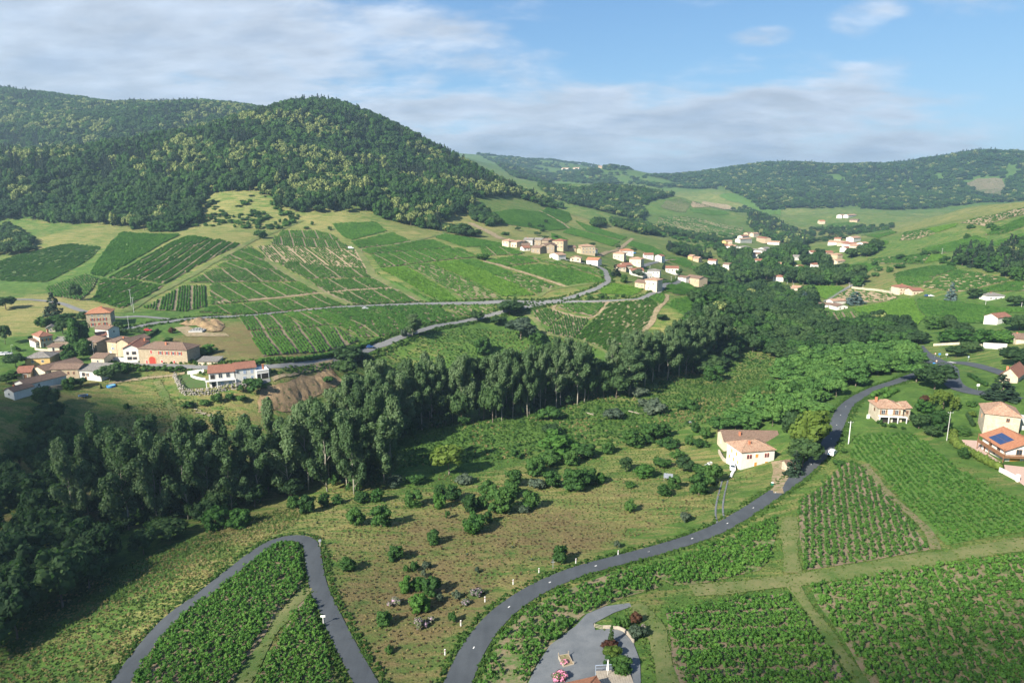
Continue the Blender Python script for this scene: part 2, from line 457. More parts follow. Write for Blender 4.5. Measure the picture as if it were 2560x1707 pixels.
# ------------------------------------------------------------------ ground
# how dry and how brown the grass is, by place: pixel, reach in the polar map, dryness, brownness
COVER = [('P', 1400, 1330, .75, .75), ('P', 1100, 1350, .7, .7), ('P', 1000, 1500, .6, .85), ('P', 1000, 1600, .5, .7), ('P', 1300, 1220, .8, .25), ('P', 1550, 1250, .85, .35),
         ('P', 1700, 1230, .8, .2), ('P', 900, 1280, .75, .2), ('P', 1600, 1150, .75, .1), ('P', 1450, 1140, .45, .0), ('P', 1300, 1080, .2, .0), ('P', 1100, 1150, .1, .0), ('P', 1500, 1040, .3, .0),
         ('P', 1700, 1000, .45, .0), ('P', 1850, 920, .5, .0), ('P', 1200, 1100, .1, .0), ('P', 1850, 1220, .45, .1), ('P', 560, 1420, .7, .1), ('P', 400, 1560, .75, .0), ('P', 300, 1600, .5, 0), ('P', 200, 1640, .3, .0),
         ('P', 700, 1270, .75, .1), ('P', 300, 1450, .05, 0), ('P', 1180, 870, .25, 0), ('P', 1300, 850, .15, 0), ('P', 1000, 900, .45, 0), ('P', 1450, 900, .25, 0),
         ('P', 450, 1010, .8, .4), ('P', 480, 1090, .7, .45), ('P', 320, 1130, .7, .5), ('P', 280, 1050, .6, .3), ('P', 380, 1060, .7, .4), ('P', 600, 870, .8, .75), ('P', 560, 840, .8, .8), ('P', 60, 800, 1.0, .15), ('P', 80, 770, 1.0, .15),
         ('P', 60, 880, .1, 0), ('P', 400, 810, .1, 0), ('P', 700, 760, .6, 0), ('P', 600, 520, .85, .05), ('P', 700, 500, .6, .0), ('P', 560, 560, .8, .1), ('P', 620, 600, .85, 0), ('P', 800, 540, .9, .1),
         ('P', 1080, 580, .8, .2), ('P', 950, 540, .6, .1), ('P', 100, 560, .6, .3), ('P', 150, 590, .85, .15), ('P', 60, 590, .3, .2), ('P', 60, 530, .5, 0), ('P', 0, 700, .35, .1), ('P', 150, 700, .35, 0),
         ('P', 900, 700, .55, .0), ('P', 700, 640, .55, .0), ('P', 1400, 740, .6, .4), ('P', 1420, 640, .7, .2), ('P', 1500, 650, .5, .3), ('P', 1560, 640, .6, .3), ('P', 1700, 820, .95, .1), ('P', 1640, 780, .5, .1),
         ('P', 1280, 590, .75, .3), ('P', 1230, 570, .9, .1), ('P', 1480, 560, .9, .2), ('P', 1600, 600, .5, .1), ('P', 1350, 540, .4, .1), ('P', 1700, 620, .6, .2), ('P', 1780, 560, .3, .3), ('P', 1250, 500, .5, .3),
         ('P', 2050, 580, .75, .4), ('P', 2000, 560, .5, 0), ('P', 2200, 660, .5, .2), ('P', 2350, 540, .75, .15), ('P', 2500, 520, .8, .1), ('P', 2450, 570, .55, .1), ('P', 2300, 600, .45, .1),
         ('P', 2200, 690, .75, .4), ('P', 2450, 690, .65, .3), ('P', 2500, 650, .3, 0), ('P', 2400, 640, .4, .1), ('P', 2400, 770, .2, 0), ('P', 2200, 800, .2, 0), ('P', 2000, 820, .1, 0), ('P', 2450, 870, .5, .0),
         ('P', 2300, 980, .1, 0), ('P', 2400, 1060, .15, 0), ('P', 2200, 1080, .25, 0), ('P', 2300, 1200, .5, .3), ('P', 2400, 1400, .5, .3), ('P', 2100, 1300, .6, .3), ('P', 2000, 1400, .35, .1), ('P', 2000, 1550, .1, 0),
         ('P', 2300, 1600, .3, .3), ('P', 1700, 1500, .4, .2), ('P', 1650, 1600, .25, .1), ('P', 1500, 1480, .5, .2), ('P', 1250, 1640, .4, .2), ('P', 1650, 1420, .4, .2), ('P', 1800, 500, .7, .1), ('P', 1700, 470, .3, 0),
         ('P', 1540, 470, .6, .1), ('P', 1450, 440, .3, 0), ('P', 2000, 480, .2, 0), ('P', 2400, 440, .2, 0), ('P', 800, 350, .1, 0), ('P', 200, 450, .1, 0), ('P', 700, 1450, .3, .5), ('P', 700, 1600, .3, .5)]
cg = ground(np.array([(a[1], a[2]) for a in COVER], float))
cq = tl(cg[:, 0], cg[:, 1])
cv = np.array([a[3:] for a in COVER], float)
def cover(q):
    out = np.empty((len(q), 2))
    for i in range(0, len(q), 40000):
        d2 = ((q[i:i + 40000, None] - cq[None]) ** 2).sum(-1)
        w = 1 / (d2 + 6e-4) ** 2
        out[i:i + 40000] = (w @ cv) / w.sum(1, keepdims=True)
    return out
V = np.stack([GX, GY, GZ], -1).reshape(-1, 3)
jj, ii = np.meshgrid(np.arange(NR - 1), np.arange(NT - 1), indexing='ij')
a0 = (jj * NT + ii).ravel()
me = mesh_np('terrain', V, np.stack([a0 + NT, a0 + NT + 1, a0 + 1, a0], -1), smooth=True)
cc = cover(np.stack([_TT.ravel(), _LL.ravel()], -1))
at = me.attributes.new('cover', 'FLOAT_VECTOR', 'POINT')
at.data.foreach_set('vector', np.c_[cc, np.zeros(len(cc))].astype(np.float32).ravel())

m = Mat('meadow_grass', 0.95, 0.1)
w = m.coord('World')
ca = m.n('ShaderNodeAttribute', attribute_name='cover')
sp = m.n('ShaderNodeSeparateXYZ'); m.l(ca.outputs['Vector'], sp.inputs[0])
nb = m.noise(w, 0.035, 6, 0.6, 0.4)
nm = m.noise(w, 0.22, 5, 0.62, 0.5)
nf = m.noise(m.coord('World', (1, 1, 1)), 1.7, 4, 0.7)
ns = m.noise(m.coord('World', (0.25, 1.0, 1), (0, 0, R(28))), 0.35, 5, 0.6, 0.6)
dry = m.math('ADD', sp.outputs[0], m.math('ADD', m.math('MULTIPLY', m.math('SUBTRACT', ns, 0.5), 2.3), m.math('ADD', m.math('MULTIPLY', m.math('SUBTRACT', nb, 0.5), 0.9), m.math('MULTIPLY', m.math('SUBTRACT', nf, 0.5), 0.8))))
green = m.mix(m.rng(nm, 0.32, 0.68), (0.046, 0.098, 0.022), (0.100, 0.175, 0.036))
green = m.mix(m.rng(nf, 0.3, 0.75), m.mix(1.0, green, (0.62, 0.66, 0.6), 'MULTIPLY'), green)
straw = m.mix(m.rng(nf, 0.3, 0.7), (0.14, 0.128, 0.046), (0.295, 0.255, 0.102))
col = m.mix(m.rng(dry, 0.42, 1.15), green, straw)
brown = m.math('ADD', sp.outputs[1], m.math('ADD', m.math('MULTIPLY', m.math('SUBTRACT', nm, 0.5), 1.6), m.math('MULTIPLY', m.math('SUBTRACT', ns, 0.5), 1.2)))
col = m.mix(m.rng(brown, 0.28, 0.88, 0.0, 0.9), col, m.mix(nf, (0.075, 0.058, 0.026), (0.165, 0.125, 0.062)))
m.out(col).bump(m.math('ADD', nf, m.math('MULTIPLY', nm, 2.0)), 0.6, 0.6)
M_meadow = m.m
o = link('terrain', me, M_meadow)
tag(o, 'rolling valley ground of green and straw coloured meadow grass', kind='structure')

SHADE_CLOUD_Z = 760
CLOUDS = [(-175, 190, 110, 90, 24), (-60, 85, 130, 40, 20), (110, 75, 160, 62, 30), (-205, 250, 85, 45, 28)]  # ground point that each added cloud shades, then its radii
# ------------------------------------------------------------------ haze
HAZE = 1.4e-4
mh = bpy.data.materials.new('haze'); mh.use_nodes = True
th = mh.node_tree; th.nodes.clear()
pv = th.nodes.new('ShaderNodeVolumePrincipled')
pv.inputs['Color'].default_value = (0.55, 0.80, 1.0, 1)
pv.inputs['Density'].default_value = HAZE
pv.inputs['Anisotropy'].default_value = 0.35
ho = th.nodes.new('ShaderNodeOutputMaterial'); th.links.new(pv.outputs[0], ho.inputs['Volume'])
if HAZE > 0:
    b = MB().box(-7600, -300, GZ.min() - 3, 7600, 7600, max(GZ.max() + 40, CAM_H + 60))
    tag(b.build('haze', mh), 'thin blue morning haze filling the valley', kind='stuff')

# ------------------------------------------------------------------ added clouds, out of view, sized to shade near left wood and lowest fields
mc = bpy.data.materials.new('cloud'); mc.use_nodes = True
mc.node_tree.nodes.clear()
pv = mc.node_tree.nodes.new('ShaderNodeVolumePrincipled')
pv.inputs['Color'].default_value = (1, 1, 1, 1); pv.inputs['Density'].default_value = .014
mc.node_tree.links.new(pv.outputs[0], mc.node_tree.nodes.new('ShaderNodeOutputMaterial').inputs['Volume'])
bm = bmesh.new(); bmesh.ops.create_icosphere(bm, subdivisions=3, radius=1)
me = bpy.data.meshes.new('cloud'); bm.to_mesh(me); bm.free()
me.materials.append(mc)
for x, y, rx, ry, rz in CLOUDS:
    s = (SHADE_CLOUD_Z + rng.uniform(-40, 40)) / -ld.z
    o = link('cloud', me, (), None, (x - ld.x * s, y - ld.y * s, -ld.z * s), rng.uniform(-.2, .2))
    o.scale = (rx, ry, rz)
    tag(o, 'one of the unseen clouds added to shade the near slope', kind='stuff')

# ------------------------------------------------------------------ roads and paths
def smooth_line(P, step=2.0, n=12):
    P = np.asarray(P)[:, :2]
    Q = np.vstack([2 * P[0] - P[1], P, 2 * P[-1] - P[-2]])
    pts = []
    for i in range(1, len(Q) - 2):
        t = np.linspace(0, 1, n, endpoint=False)[:, None]
        a, b, c, d = Q[i - 1], Q[i], Q[i + 1], Q[i + 2]
        pts.append(0.5 * (2 * b + (c - a) * t + (2 * a - 5 * b + 4 * c - d) * t ** 2 + (3 * b - a - 3 * c + d) * t ** 3))
    pts = np.vstack(pts + [P[-1:]])
    s = np.r_[0, np.cumsum(np.hypot(*np.diff(pts, axis=0).T))]
    k = max(2, int(s[-1] / step) + 1)
    t = np.linspace(0, s[-1], k)
    out = np.stack([np.interp(t, s, pts[:, 0]), np.interp(t, s, pts[:, 1])], -1)
    for _ in range(2):
        out[1:-1] = 0.25 * out[:-2] + 0.5 * out[1:-1] + 0.25 * out[2:]
    return out
def normals2(L):
    d = np.gradient(L, axis=0)
    d /= np.maximum(np.hypot(d[:, 0], d[:, 1]), 1e-9)[:, None]
    return np.stack([-d[:, 1], d[:, 0]], -1), d
ROADS = []
def ribbon(name, line, width, mat, label, lift=0.12, jitter=0.0, kind='structure', nseg=4):
    N, _ = normals2(line)
    k = nseg + 1
    t = np.linspace(-.5, .5, k)
    wv = np.full(len(line), width)
    if jitter: wv = wv * (1 + jitter * (fbm(np.arange(len(line)) * .35, np.full(len(line), width * 7.3), 3, 5) * 2))
    P = line[:, None] + N[:, None] * (t[None, :, None] * wv[:, None, None])
    r = np.hypot(P[..., 0], P[..., 1])
    Z = hgt(P[..., 0], P[..., 1]) + lift + r * 2.5e-4 + 0.05 * (1 - (2 * t) ** 2)[None]
    V = np.concatenate([P, Z[..., None]], -1).reshape(-1, 3)
    j, i = np.meshgrid(np.arange(len(line) - 1), np.arange(k - 1), indexing='ij')
    a = (j * k + i).ravel()
    me = mesh_np(name, V, np.stack([a + 1, a, a + k, a + k + 1], -1), smooth=True)
    if me.polygons[0].normal.z < 0:
        me.flip_normals()
    o = link(name, me, mat)
    return tag(o, label, kind=kind)
m = Mat('asphalt', 0.85, 0.3)
w = m.coord('World')
a = m.noise(w, 0.16, 6, 0.65); b = m.noise(w, 3.0, 3, 0.7); c = m.noise(m.coord('World', (1, .12, 1)), .7, 3)
f = m.math('ADD', m.math('MULTIPLY', a, .6), m.math('MULTIPLY', b, .4))
m.out(m.mix(m.rng(m.math('ADD', m.math('MULTIPLY', f, .7), m.math('MULTIPLY', c, .3)), .32, .68), (0.036, 0.042, 0.049), (0.068, 0.077, 0.087)))
M_asphalt = m.m
m = Mat('worn_asphalt', 0.9, 0.2)
w = m.coord('World')
f = m.math('ADD', m.math('MULTIPLY', m.noise(w, 0.2, 6, .65), .6), m.math('MULTIPLY', m.noise(w, 3.0, 3, .7), .4))
m.out(m.mix(m.rng(f, .32, .68), (0.105, 0.108, 0.112), (0.18, 0.18, 0.18)))
M_worn = m.m
m = Mat('gravel', 0.95, 0.15)
w = m.coord('World')
f = m.math('ADD', m.math('MULTIPLY', m.noise(w, 0.3, 5, .6), .5), m.math('MULTIPLY', m.noise(w, 6.0, 3, .8), .5))
m.out(m.mix(m.rng(f, .35, .65), (0.085, 0.096, 0.108), (0.155, 0.165, 0.175))).bump(m.noise(w, 9.0, 2), .5, .05)
M_gravel = m.m
m = Mat('bare_earth', 0.97, 0.1)
w = m.coord('World')
f = m.math('ADD', m.math('MULTIPLY', m.noise(w, 0.25, 5, .6), .5), m.math('MULTIPLY', m.noise(w, 2.5, 4, .75), .5))
g = m.mix(m.rng(f, .35, .65), (0.16, 0.12, 0.075), (0.30, 0.235, 0.155))
m.out(m.mix(m.rng(m.noise(w, .6, 4, .7), .5, .68), g, (0.085, 0.115, 0.035))).bump(f, .6, .2)
M_earth = m.m
m = Mat('track_grass', 0.97, 0.1)
w = m.coord('World')
f = m.math('ADD', m.math('MULTIPLY', m.noise(w, 0.25, 5, .6), .5), m.math('MULTIPLY', m.noise(w, 2.5, 4, .75), .5))
m.out(m.mix(m.rng(m.math('ADD', m.math('MULTIPLY', f, .6), m.math('MULTIPLY', m.noise(w, .07, 5, .7), .5)), .46, .74), (0.055, 0.100, 0.024), (0.195, 0.170, 0.085))).bump(f, .6, .2)
M_track = m.m
M_paint = plain('road_paint', (0.55, 0.55, 0.54), 0.7, 0.08)

def road(pts, width, mat, label, name='road', step=2.0, lift=.12, jitter=0.0):
    P = np.vstack([G(*p) if isinstance(p[0], str) else ground(p) for p in pts])
    L = smooth_line(P, step)
    ROADS.append((L, width))
    ribbon(name, L, width, mat, label, lift, jitter)
    return L
L_main = road([('W', (1030, 1615), (1052, 1568), (1074, 1515), (1108, 1458), (1160, 1402), (1235, 1352), (1330, 1312), (1430, 1284), (1540, 1254), (1640, 1219),
                 (1718, 1175), (1790, 1126), (1850, 1080), (1893, 1035), (1914, 998), (1928, 960), (1952, 925), (1996, 899), (2044, 882), (2085, 868), (2120, 856), (2150, 843), (2178, 838))],
              5.2, M_asphalt, 'smooth dark grey road sweeping up the valley past the white farmhouse')
L_pin = road([('O', (300, 1450), (332, 1395), (424, 1250), (560, 1070), (760, 850), (1000, 680), (1250, 480), (1450, 325), (1600, 238), (1720, 212), (1830, 222), (1890, 280), (1908, 400),
                (1945, 600), (2030, 800), (2150, 1050), (2300, 1330), (2340, 1400), (2400, 1520))], 4.0, M_asphalt, 'narrow grey lane bending back on itself around the triangular vineyard', step=1.5)
L_base = road([('A', (1030, 490), (1120, 462), (1400, 402), (1600, 380), (1690, 362), (1900, 346), (2350, 325)), ('J', (200, 1110), (450, 1085), (750, 1060), (1200, 1040), (1600, 1028), (2100, 1018)),
                 ('C', (200, 716), (500, 722), (640, 716), (780, 690), (900, 655), (1050, 603), (1130, 562), (1172, 530), (1165, 480), (1135, 420), (1050, 382), (960, 366), (880, 350), (760, 325), (680, 310))],
                4.6, M_worn, 'light grey road crossing the foot of the vineyard hill up to the hamlet')
L_r3 = road([('C', (640, 716), (800, 715), (1050, 717), (1300, 706), (1470, 692), (1570, 645), (1660, 602), (1750, 552), (1850, 512))], 4.4, M_worn, 'light grey branch road passing below the square beige house')
L_low = road([('C', (600, 728), (500, 748), (390, 772)), ('J', (2240, 1110), (2100, 1145), (1750, 1215), (1550, 1262), (1400, 1312), (1200, 1388), (1080, 1425)),
                ('B', (1750, 690), (1600, 733), (1300, 772), (1020, 795)), ('A', (2000, 805), (1800, 800), (1500, 785), (1250, 770), (1120, 750), (1040, 700), (1000, 660))],
              3.8, M_worn, 'pale lane running below the vineyards into the stone hamlet')
L_ul = road([('A', (-60, 178), (130, 182), (300, 184), (440, 197), (580, 222), (700, 268), (800, 300), (900, 330), (1120, 345), (1250, 335), (1400, 345), (1640, 370))], 3.8, M_worn, 'grey lane coming from the left behind the tall fir tree')
L_jr = road([('D', (1690, 1195), (1840, 1196), (1960, 1208), (2080, 1238), (2300, 1320))], 5.2, M_asphalt, 'grey road leaving the junction to the right below the hedge')
L_jd = road([('D', (1720, 1190), (1800, 1240), (1812, 1310), (1850, 1370), (1960, 1410), (2120, 1430), (2300, 1470))], 7.0, M_asphalt, 'wide grey road turning right behind the stone houses')
L_ju = road([('D', (1760, 1200), (1690, 1165), (1630, 1130), (1600, 1100), (1580, 1075))], 4.5, M_asphalt, 'grey road leading away from the junction past the white wall')
road([('D', (890, 750), (950, 705), (1040, 655), (1100, 620)), ], 4, M_worn, 'short grey lane beside the bright vineyard in the valley')
road([('C', (1480, 395), (1580, 360), (1680, 338), (1800, 330))], 4, M_worn, 'short grey drive among the new houses on the hillside')

m = Mat('worn_path', .97, .1); w = m.coord('World')
m.out(m.mix(m.rng(m.math('ADD', m.math('MULTIPLY', m.noise(w, .5, 5, .7), .6), m.math('MULTIPLY', m.noise(w, 3.0, 3, .7), .4)), .4, .6), (.17, .13, .085), (.075, .105, .035)))
M_soilpath = m.m
PATHS = []
def path(pts, width, label, mat=None, jitter=.5, lift=.2, step=2.0):
    PATHS.append((road(pts, width, mat or M_track, label, 'path', step, lift, jitter), width))
path([('I', (780, 1420), (900, 1340), (1050, 1265), (1250, 1150), (1400, 1065), (1500, 1010), (1700, 925), (1850, 860))], 5, 'long straight grass track climbing between the striped vineyards')
path([('J', (100, 620), (250, 730), (440, 830), (620, 930), (900, 1045))], 5, 'pale grass track running down between dark vineyard plots')
path([('J', (930, 525), (1040, 710), (1080, 770), (1300, 890), (1560, 1020))], 6, 'pale grass track beside the narrow sparse vineyard')
path([('J', (-350, 1015), (0, 990), (600, 930), (1250, 885))], 3, 'thin tan track across the middle of the vineyard slope', M_earth)
path([('J', (920, 530), (1250, 490), (1450, 450), (1690, 395), (1780, 345))], 4.5, 'curving grey track along the upper edge of the vineyards')
path([('C', (20, 345), (240, 400), (500, 480), (780, 575)), ], 3, 'straight tan track down the bright green vineyards', M_earth)
path([('C', (540, 670), (620, 610), (780, 580), (1060, 548))], 4, 'pale curved track above the roadside bank')
path([('C', (700, 740), (670, 780), (760, 820), (1030, 862), (1180, 715))], 2.4, 'tan track forking among small vineyard plots', M_earth)
path([('C', (1720, 650), (1700, 720), (1630, 780), (1580, 900), (1430, 1060))], 3, 'brown track along the edge of the lower vineyard', M_earth)
path([('C', (430, 810), (520, 900), (600, 1000), (760, 1040), (900, 1070), (1050, 1120), (1180, 1190))], 3.4, 'pale track around the bottom of the lower vineyard')
path([('K', (140, 485), (250, 540), (340, 585))], 9, 'broad straw coloured track dropping to the hillside hamlet', M_earth)
path([('K', (560, 410), (690, 480), (745, 520)), ], 4, 'winding tan track through the upper vineyards', M_earth)
path([('K', (920, 690), (1000, 660), (1100, 605), (1130, 580))], 5, 'pale dirt track beside the new houses', M_earth)
path([('E', (890, 960), (960, 1050), (1170, 1290), (1350, 1450), (1480, 1590), (1540, 1740))], 1.8, 'bare earth path between two plots of vines on the right', M_soilpath, lift=.12)
path([('H', (-700, 720), (-300, 690), (150, 640), (700, 560), (1500, 430), (2400, 290))], 6.0, 'grassy farm track crossing the right hand vineyards', lift=.12)
path([('H', (200, 50), (200, 300), (230, 560)), ], 4, 'grass track dropping from the road between vineyards', lift=.12)
path([('H', (210, 650), (330, 820), (520, 1100), (700, 1350), (900, 1600))], 2.6, 'dark green grass strip between two vine plots', lift=.12)
path([('G', (1440, 480), (1600, 700), (1680, 1000), (1750, 1300))], 4, 'green grass strip beside the gravel yard', lift=.12)
path([('O', (1860, 620), (1720, 780), (1560, 1000), (1330, 1380), (1250, 1500))], 3.0, 'grassy path splitting the triangular vineyard in two', lift=.12)
path([('A', (1000, 955), (1120, 930), (1400, 895), (1700, 855))], 2.2, 'pale gravel path crossing the lawn below the hedge balls', M_earth, lift=.14)
path([('A', (1440, 930), (1520, 1080), (1620, 1280), (1740, 1540))], 3.0, 'dark green mown strip down the meadow', lift=.1)
path([('F', (1270, 560), (1283, 700), (1285, 790), (1256, 858))], 4.2, 'pink gravel driveway of the white farmhouse', M_earth, lift=.13)
for dx in (-1, 1):
    path([('F', (780 + 26 * dx, 740), (745 + 28 * dx, 880), (728 + 32 * dx, 980), (730 + 36 * dx, 1060), (752 + 37 * dx, 1150))], .5, 'wheel rut of the dirt track beside the white farmhouse', M_gravel, .2, .07)

def patch(name, poly, mat, label, spacing, lift, kind='structure', edge_noise=0.0):
    """a ground sheet draped over the terrain inside a world polygon"""
    P = np.asarray(poly)[:, :2]
    B = []
    for i in range(len(P)):
        a, b = P[i], P[(i + 1) % len(P)]
        n = max(1, int(np.hypot(*(b - a)) / spacing))
        for t in range(n): B.append(a + (b - a) * t / n)
    B = np.array(B)
    if edge_noise:
        B = B + np.stack([fbm(B[:, 0] / 6, B[:, 1] / 6, 3, 1), fbm(B[:, 0] / 6, B[:, 1] / 6, 3, 2)], -1) * 2 * edge_noise
    x0, y0 = B.min(0); x1, y1 = B.max(0)
    gx, gy = np.meshgrid(np.arange(x0, x1, spacing), np.arange(y0, y1, spacing))
    g = np.stack([gx.ravel(), gy.ravel()], -1) + .01
    g = g[inside(g, B)]
    allp = np.vstack([B, g])
    n = len(B)
    r = delaunay_2d_cdt([Vector(p) for p in allp], [(i, (i + 1) % n) for i in range(n)], [], 1, 1e-4)
    vs = np.array([(v.x, v.y) for v in r[0]])
    z = hgt(vs[:, 0], vs[:, 1]) + lift + np.hypot(vs[:, 0], vs[:, 1]) * 2.5e-4
    me = bpy.data.meshes.new(name)
    me.from_pydata(np.c_[vs, z].tolist(), [], [tuple(f) for f in r[2]])
    me.polygons.foreach_set('use_smooth', np.ones(len(me.polygons), bool))
    me.update()
    if len(me.polygons) and me.polygons[0].normal.z < 0: me.flip_normals()
    return tag(link(name, me, mat), label, kind=kind)
def inside(pts, poly):
    x, y = pts[:, 0], pts[:, 1]
    r = np.zeros(len(pts), bool)
    n = len(poly)
    for i in range(n):
        (xa, ya), (xb, yb) = poly[i][:2], poly[(i + 1) % n][:2]
        if ya == yb: continue
        k = ((ya > y) != (yb > y)) & (x < (xb - xa) * (y - ya) / (yb - ya) + xa)
        r ^= k
    return r
# soils of the fields
def soil(name, a, b, weed, amount):
    m = Mat(name, 0.97, 0.1)
    w = m.coord('World')
    f = m.math('ADD', m.math('MULTIPLY', m.noise(w, 0.12, 5, .6), .5), m.math('MULTIPLY', m.noise(w, 2.2, 4, .75), .5))
    c = m.mix(m.rng(f, .35, .65), a, b)
    g = m.noise(w, .5, 5, .7)
    m.out(m.mix(m.rng(g, .62 - amount * .4, .78 - amount * .4), c, m.mix(m.noise(w, 3.0, 2), weed, tuple(x * 1.6 for x in weed)))).bump(f, .5, .2)
    return m.m
S_SOIL = soil('vineyard_soil', (0.115, 0.090, 0.062), (0.215, 0.170, 0.118), (0.055, 0.085, 0.025), .28)
S_TAN = soil('tan_soil', (0.19, 0.15, 0.092), (0.29, 0.23, 0.15), (0.08, 0.10, 0.03), .12)
S_WEEDY = soil('weedy_soil', (0.13, 0.105, 0.065), (0.22, 0.175, 0.115), (0.050, 0.088, 0.024), .45)
S_GRASSY = soil('grassy_soil', (0.095, 0.105, 0.035), (0.16, 0.15, 0.06), (0.050, 0.100, 0.022), .8)
S_MEADOW = soil('dull_grass', (0.055, 0.065, 0.030), (0.085, 0.090, 0.042), (0.040, 0.068, 0.022), .7)
# ------------------------------------------------------------------ foliage materials
F_DARK = foliage('dark_leaves', (0.022, 0.053, 0.019), (0.043, 0.090, 0.029), (0.072, 0.128, 0.040))
F_MID = foliage('green_leaves', (0.024, 0.066, 0.016), (0.045, 0.112, 0.024), (0.076, 0.155, 0.034))
F_BRIGHT = foliage('bright_leaves', (0.032, 0.092, 0.018), (0.060, 0.148, 0.026), (0.095, 0.200, 0.036))
F_ACACIA = foliage('acacia_leaves', (0.045, 0.115, 0.028), (0.078, 0.175, 0.040), (0.120, 0.230, 0.055))
F_LIME = foliage('lime_leaves', (0.070, 0.120, 0.020), (0.120, 0.180, 0.030), (0.180, 0.235, 0.050))
F_POPLAR = foliage('poplar_leaves', (0.044, 0.086, 0.034), (0.082, 0.142, 0.056), (0.145, 0.205, 0.100))
F_GREY = foliage('grey_leaves', (0.045, 0.075, 0.048), (0.085, 0.120, 0.080), (0.140, 0.175, 0.120))
F_FIR = foliage('fir_needles', (0.008, 0.022, 0.012), (0.016, 0.036, 0.018), (0.028, 0.052, 0.026), 0.05)
F_BLUE = foliage('blue_spruce_needles', (0.030, 0.060, 0.058), (0.055, 0.095, 0.090), (0.090, 0.135, 0.125), 0.05)
F_CHEST = foliage('chestnut_leaves', (0.024, 0.050, 0.016), (0.044, 0.080, 0.022), (0.080, 0.120, 0.034), 0.3, (0.24, 0.275, 0.095))
F_YELLOW = foliage('yellow_leaves', (0.10, 0.12, 0.012), (0.20, 0.20, 0.02), (0.32, 0.30, 0.04))
F_RED = foliage('reddish_leaves', (0.050, 0.020, 0.014), (0.090, 0.045, 0.025), (0.10, 0.09, 0.03))
F_PINK = foliage('pink_blossom', (0.05, 0.09, 0.03), (0.10, 0.13, 0.05), (0.12, 0.16, 0.06), 0.2, (0.62, 0.22, 0.36))
F_PALEPINK = foliage('pale_pink_blossom', (0.05, 0.08, 0.04), (0.10, 0.12, 0.06), (0.12, 0.14, 0.08), 0.2, (0.32, 0.22, 0.30), .7)
F_VINE = foliage('vine_leaves', (0.040, 0.110, 0.020), (0.068, 0.172, 0.028), (0.112, 0.228, 0.040))
F_VINEDK = foliage('dark_vine_leaves', (0.034, 0.096, 0.020), (0.058, 0.148, 0.027), (0.096, 0.200, 0.038))
F_VINELT = foliage('pale_vine_leaves', (0.075, 0.165, 0.022), (0.110, 0.225, 0.030), (0.150, 0.270, 0.042))
F_GRASS = foliage('lush_grass', (0.028, 0.075, 0.014), (0.050, 0.110, 0.020), (0.080, 0.150, 0.030))
F_TUFT = foliage('wild_grass', (0.050, 0.095, 0.024), (0.090, 0.140, 0.034), (0.135, 0.180, 0.050))
F_STRAW = foliage('straw_grass', (0.16, 0.135, 0.055), (0.24, 0.20, 0.09), (0.33, 0.28, 0.14))
F_RUST = foliage('brown_weeds', (0.085, 0.065, 0.033), (0.125, 0.094, 0.048), (0.17, 0.13, 0.07))
M_bark = plain('bark', (0.14, 0.115, 0.09), 0.95, 0.25, 0.8)
M_palebark = plain('pale_poplar_bark', (0.27, 0.25, 0.20), 0.95, 0.2, 0.8)

# ------------------------------------------------------------------ crowns: leaf clumps on lobes
_ICO = None
def ico():
    global _ICO
    if _ICO is None:
        bm = bmesh.new(); bmesh.ops.create_icosphere(bm, subdivisions=1, radius=1)
        _ICO = (np.array([v.co[:] for v in bm.verts]), np.array([[v.index for v in f.verts] for f in bm.faces])); bm.free()
    return _ICO
def leaf_cards(g, lobes, n, size, up=0.25, jit=0.55, squash=1.0):
    L = np.array([(x, y, z, r) for x, y, z, r in lobes], float)
    w = L[:, 3] ** 2; w /= w.sum()
    k = g.choice(len(L), n, p=w)
    d = g.normal(size=(n, 3)); d[:, 2] += up * 1.5
    d /= np.linalg.norm(d, axis=1)[:, None]
    rad = L[k, 3] * g.uniform(.72, 1.08, n)
    P = L[k, :3] + d * rad[:, None] * np.array([1, 1, squash])
    nn = d + g.normal(size=(n, 3)) * jit * .7
    nn /= np.linalg.norm(nn, axis=1)[:, None]
    a = np.cross(nn, g.normal(size=(n, 3))); a /= np.maximum(np.linalg.norm(a, axis=1), 1e-6)[:, None]
    b = np.cross(nn, a)
    s = size * g.uniform(.55, 1.35, n)[:, None]
    q = [P + a * s * u1 + b * s * u2 + nn * s * u3 for u1, u2, u3 in ((-.9, -.35, -.15), (.25, -.85, .12), (1.0, .3, -.15), (-.2, .9, .12))]
    V = np.stack(q, 1).reshape(-1, 3)
    F = np.arange(4 * n).reshape(n, 4)
    return V, F
def crown_mesh(name, lobes, n, size, mat, seed, core=.78, **k):
    g = np.random.default_rng(seed)
    V, F = leaf_cards(g, lobes, n, size, **k)
    faces = F
    if core:
        iv, iff = ico()
        vs, fs, off = [V], [], len(V)
        for x, y, z, r in lobes:
            vs.append(iv * (r * core) * (1 + .25 * g.normal(size=(len(iv), 1))) * np.array([1, 1, k.get('squash', 1.0)]) + np.array([x, y, z])); fs.append(iff + off); off += len(iv)
        V = np.vstack(vs)
        T = np.vstack(fs)
        me = bpy.data.meshes.new(name)
        m4, m3 = len(F), len(T)
        me.vertices.add(len(V)); me.vertices.foreach_set('co', V.astype(np.float32).ravel())
        me.loops.add(4 * m4 + 3 * m3); me.loops.foreach_set('vertex_index', np.r_[F.ravel(), T.ravel()].astype(np.int32))
        me.polygons.add(m4 + m3)
        me.polygons.foreach_set('loop_start', np.r_[np.arange(m4) * 4, 4 * m4 + np.arange(m3) * 3].astype(np.int32))
        me.update(calc_edges=True)
    else:
        me = mesh_np(name, V, F)
    me.materials.append(mat)
    return me
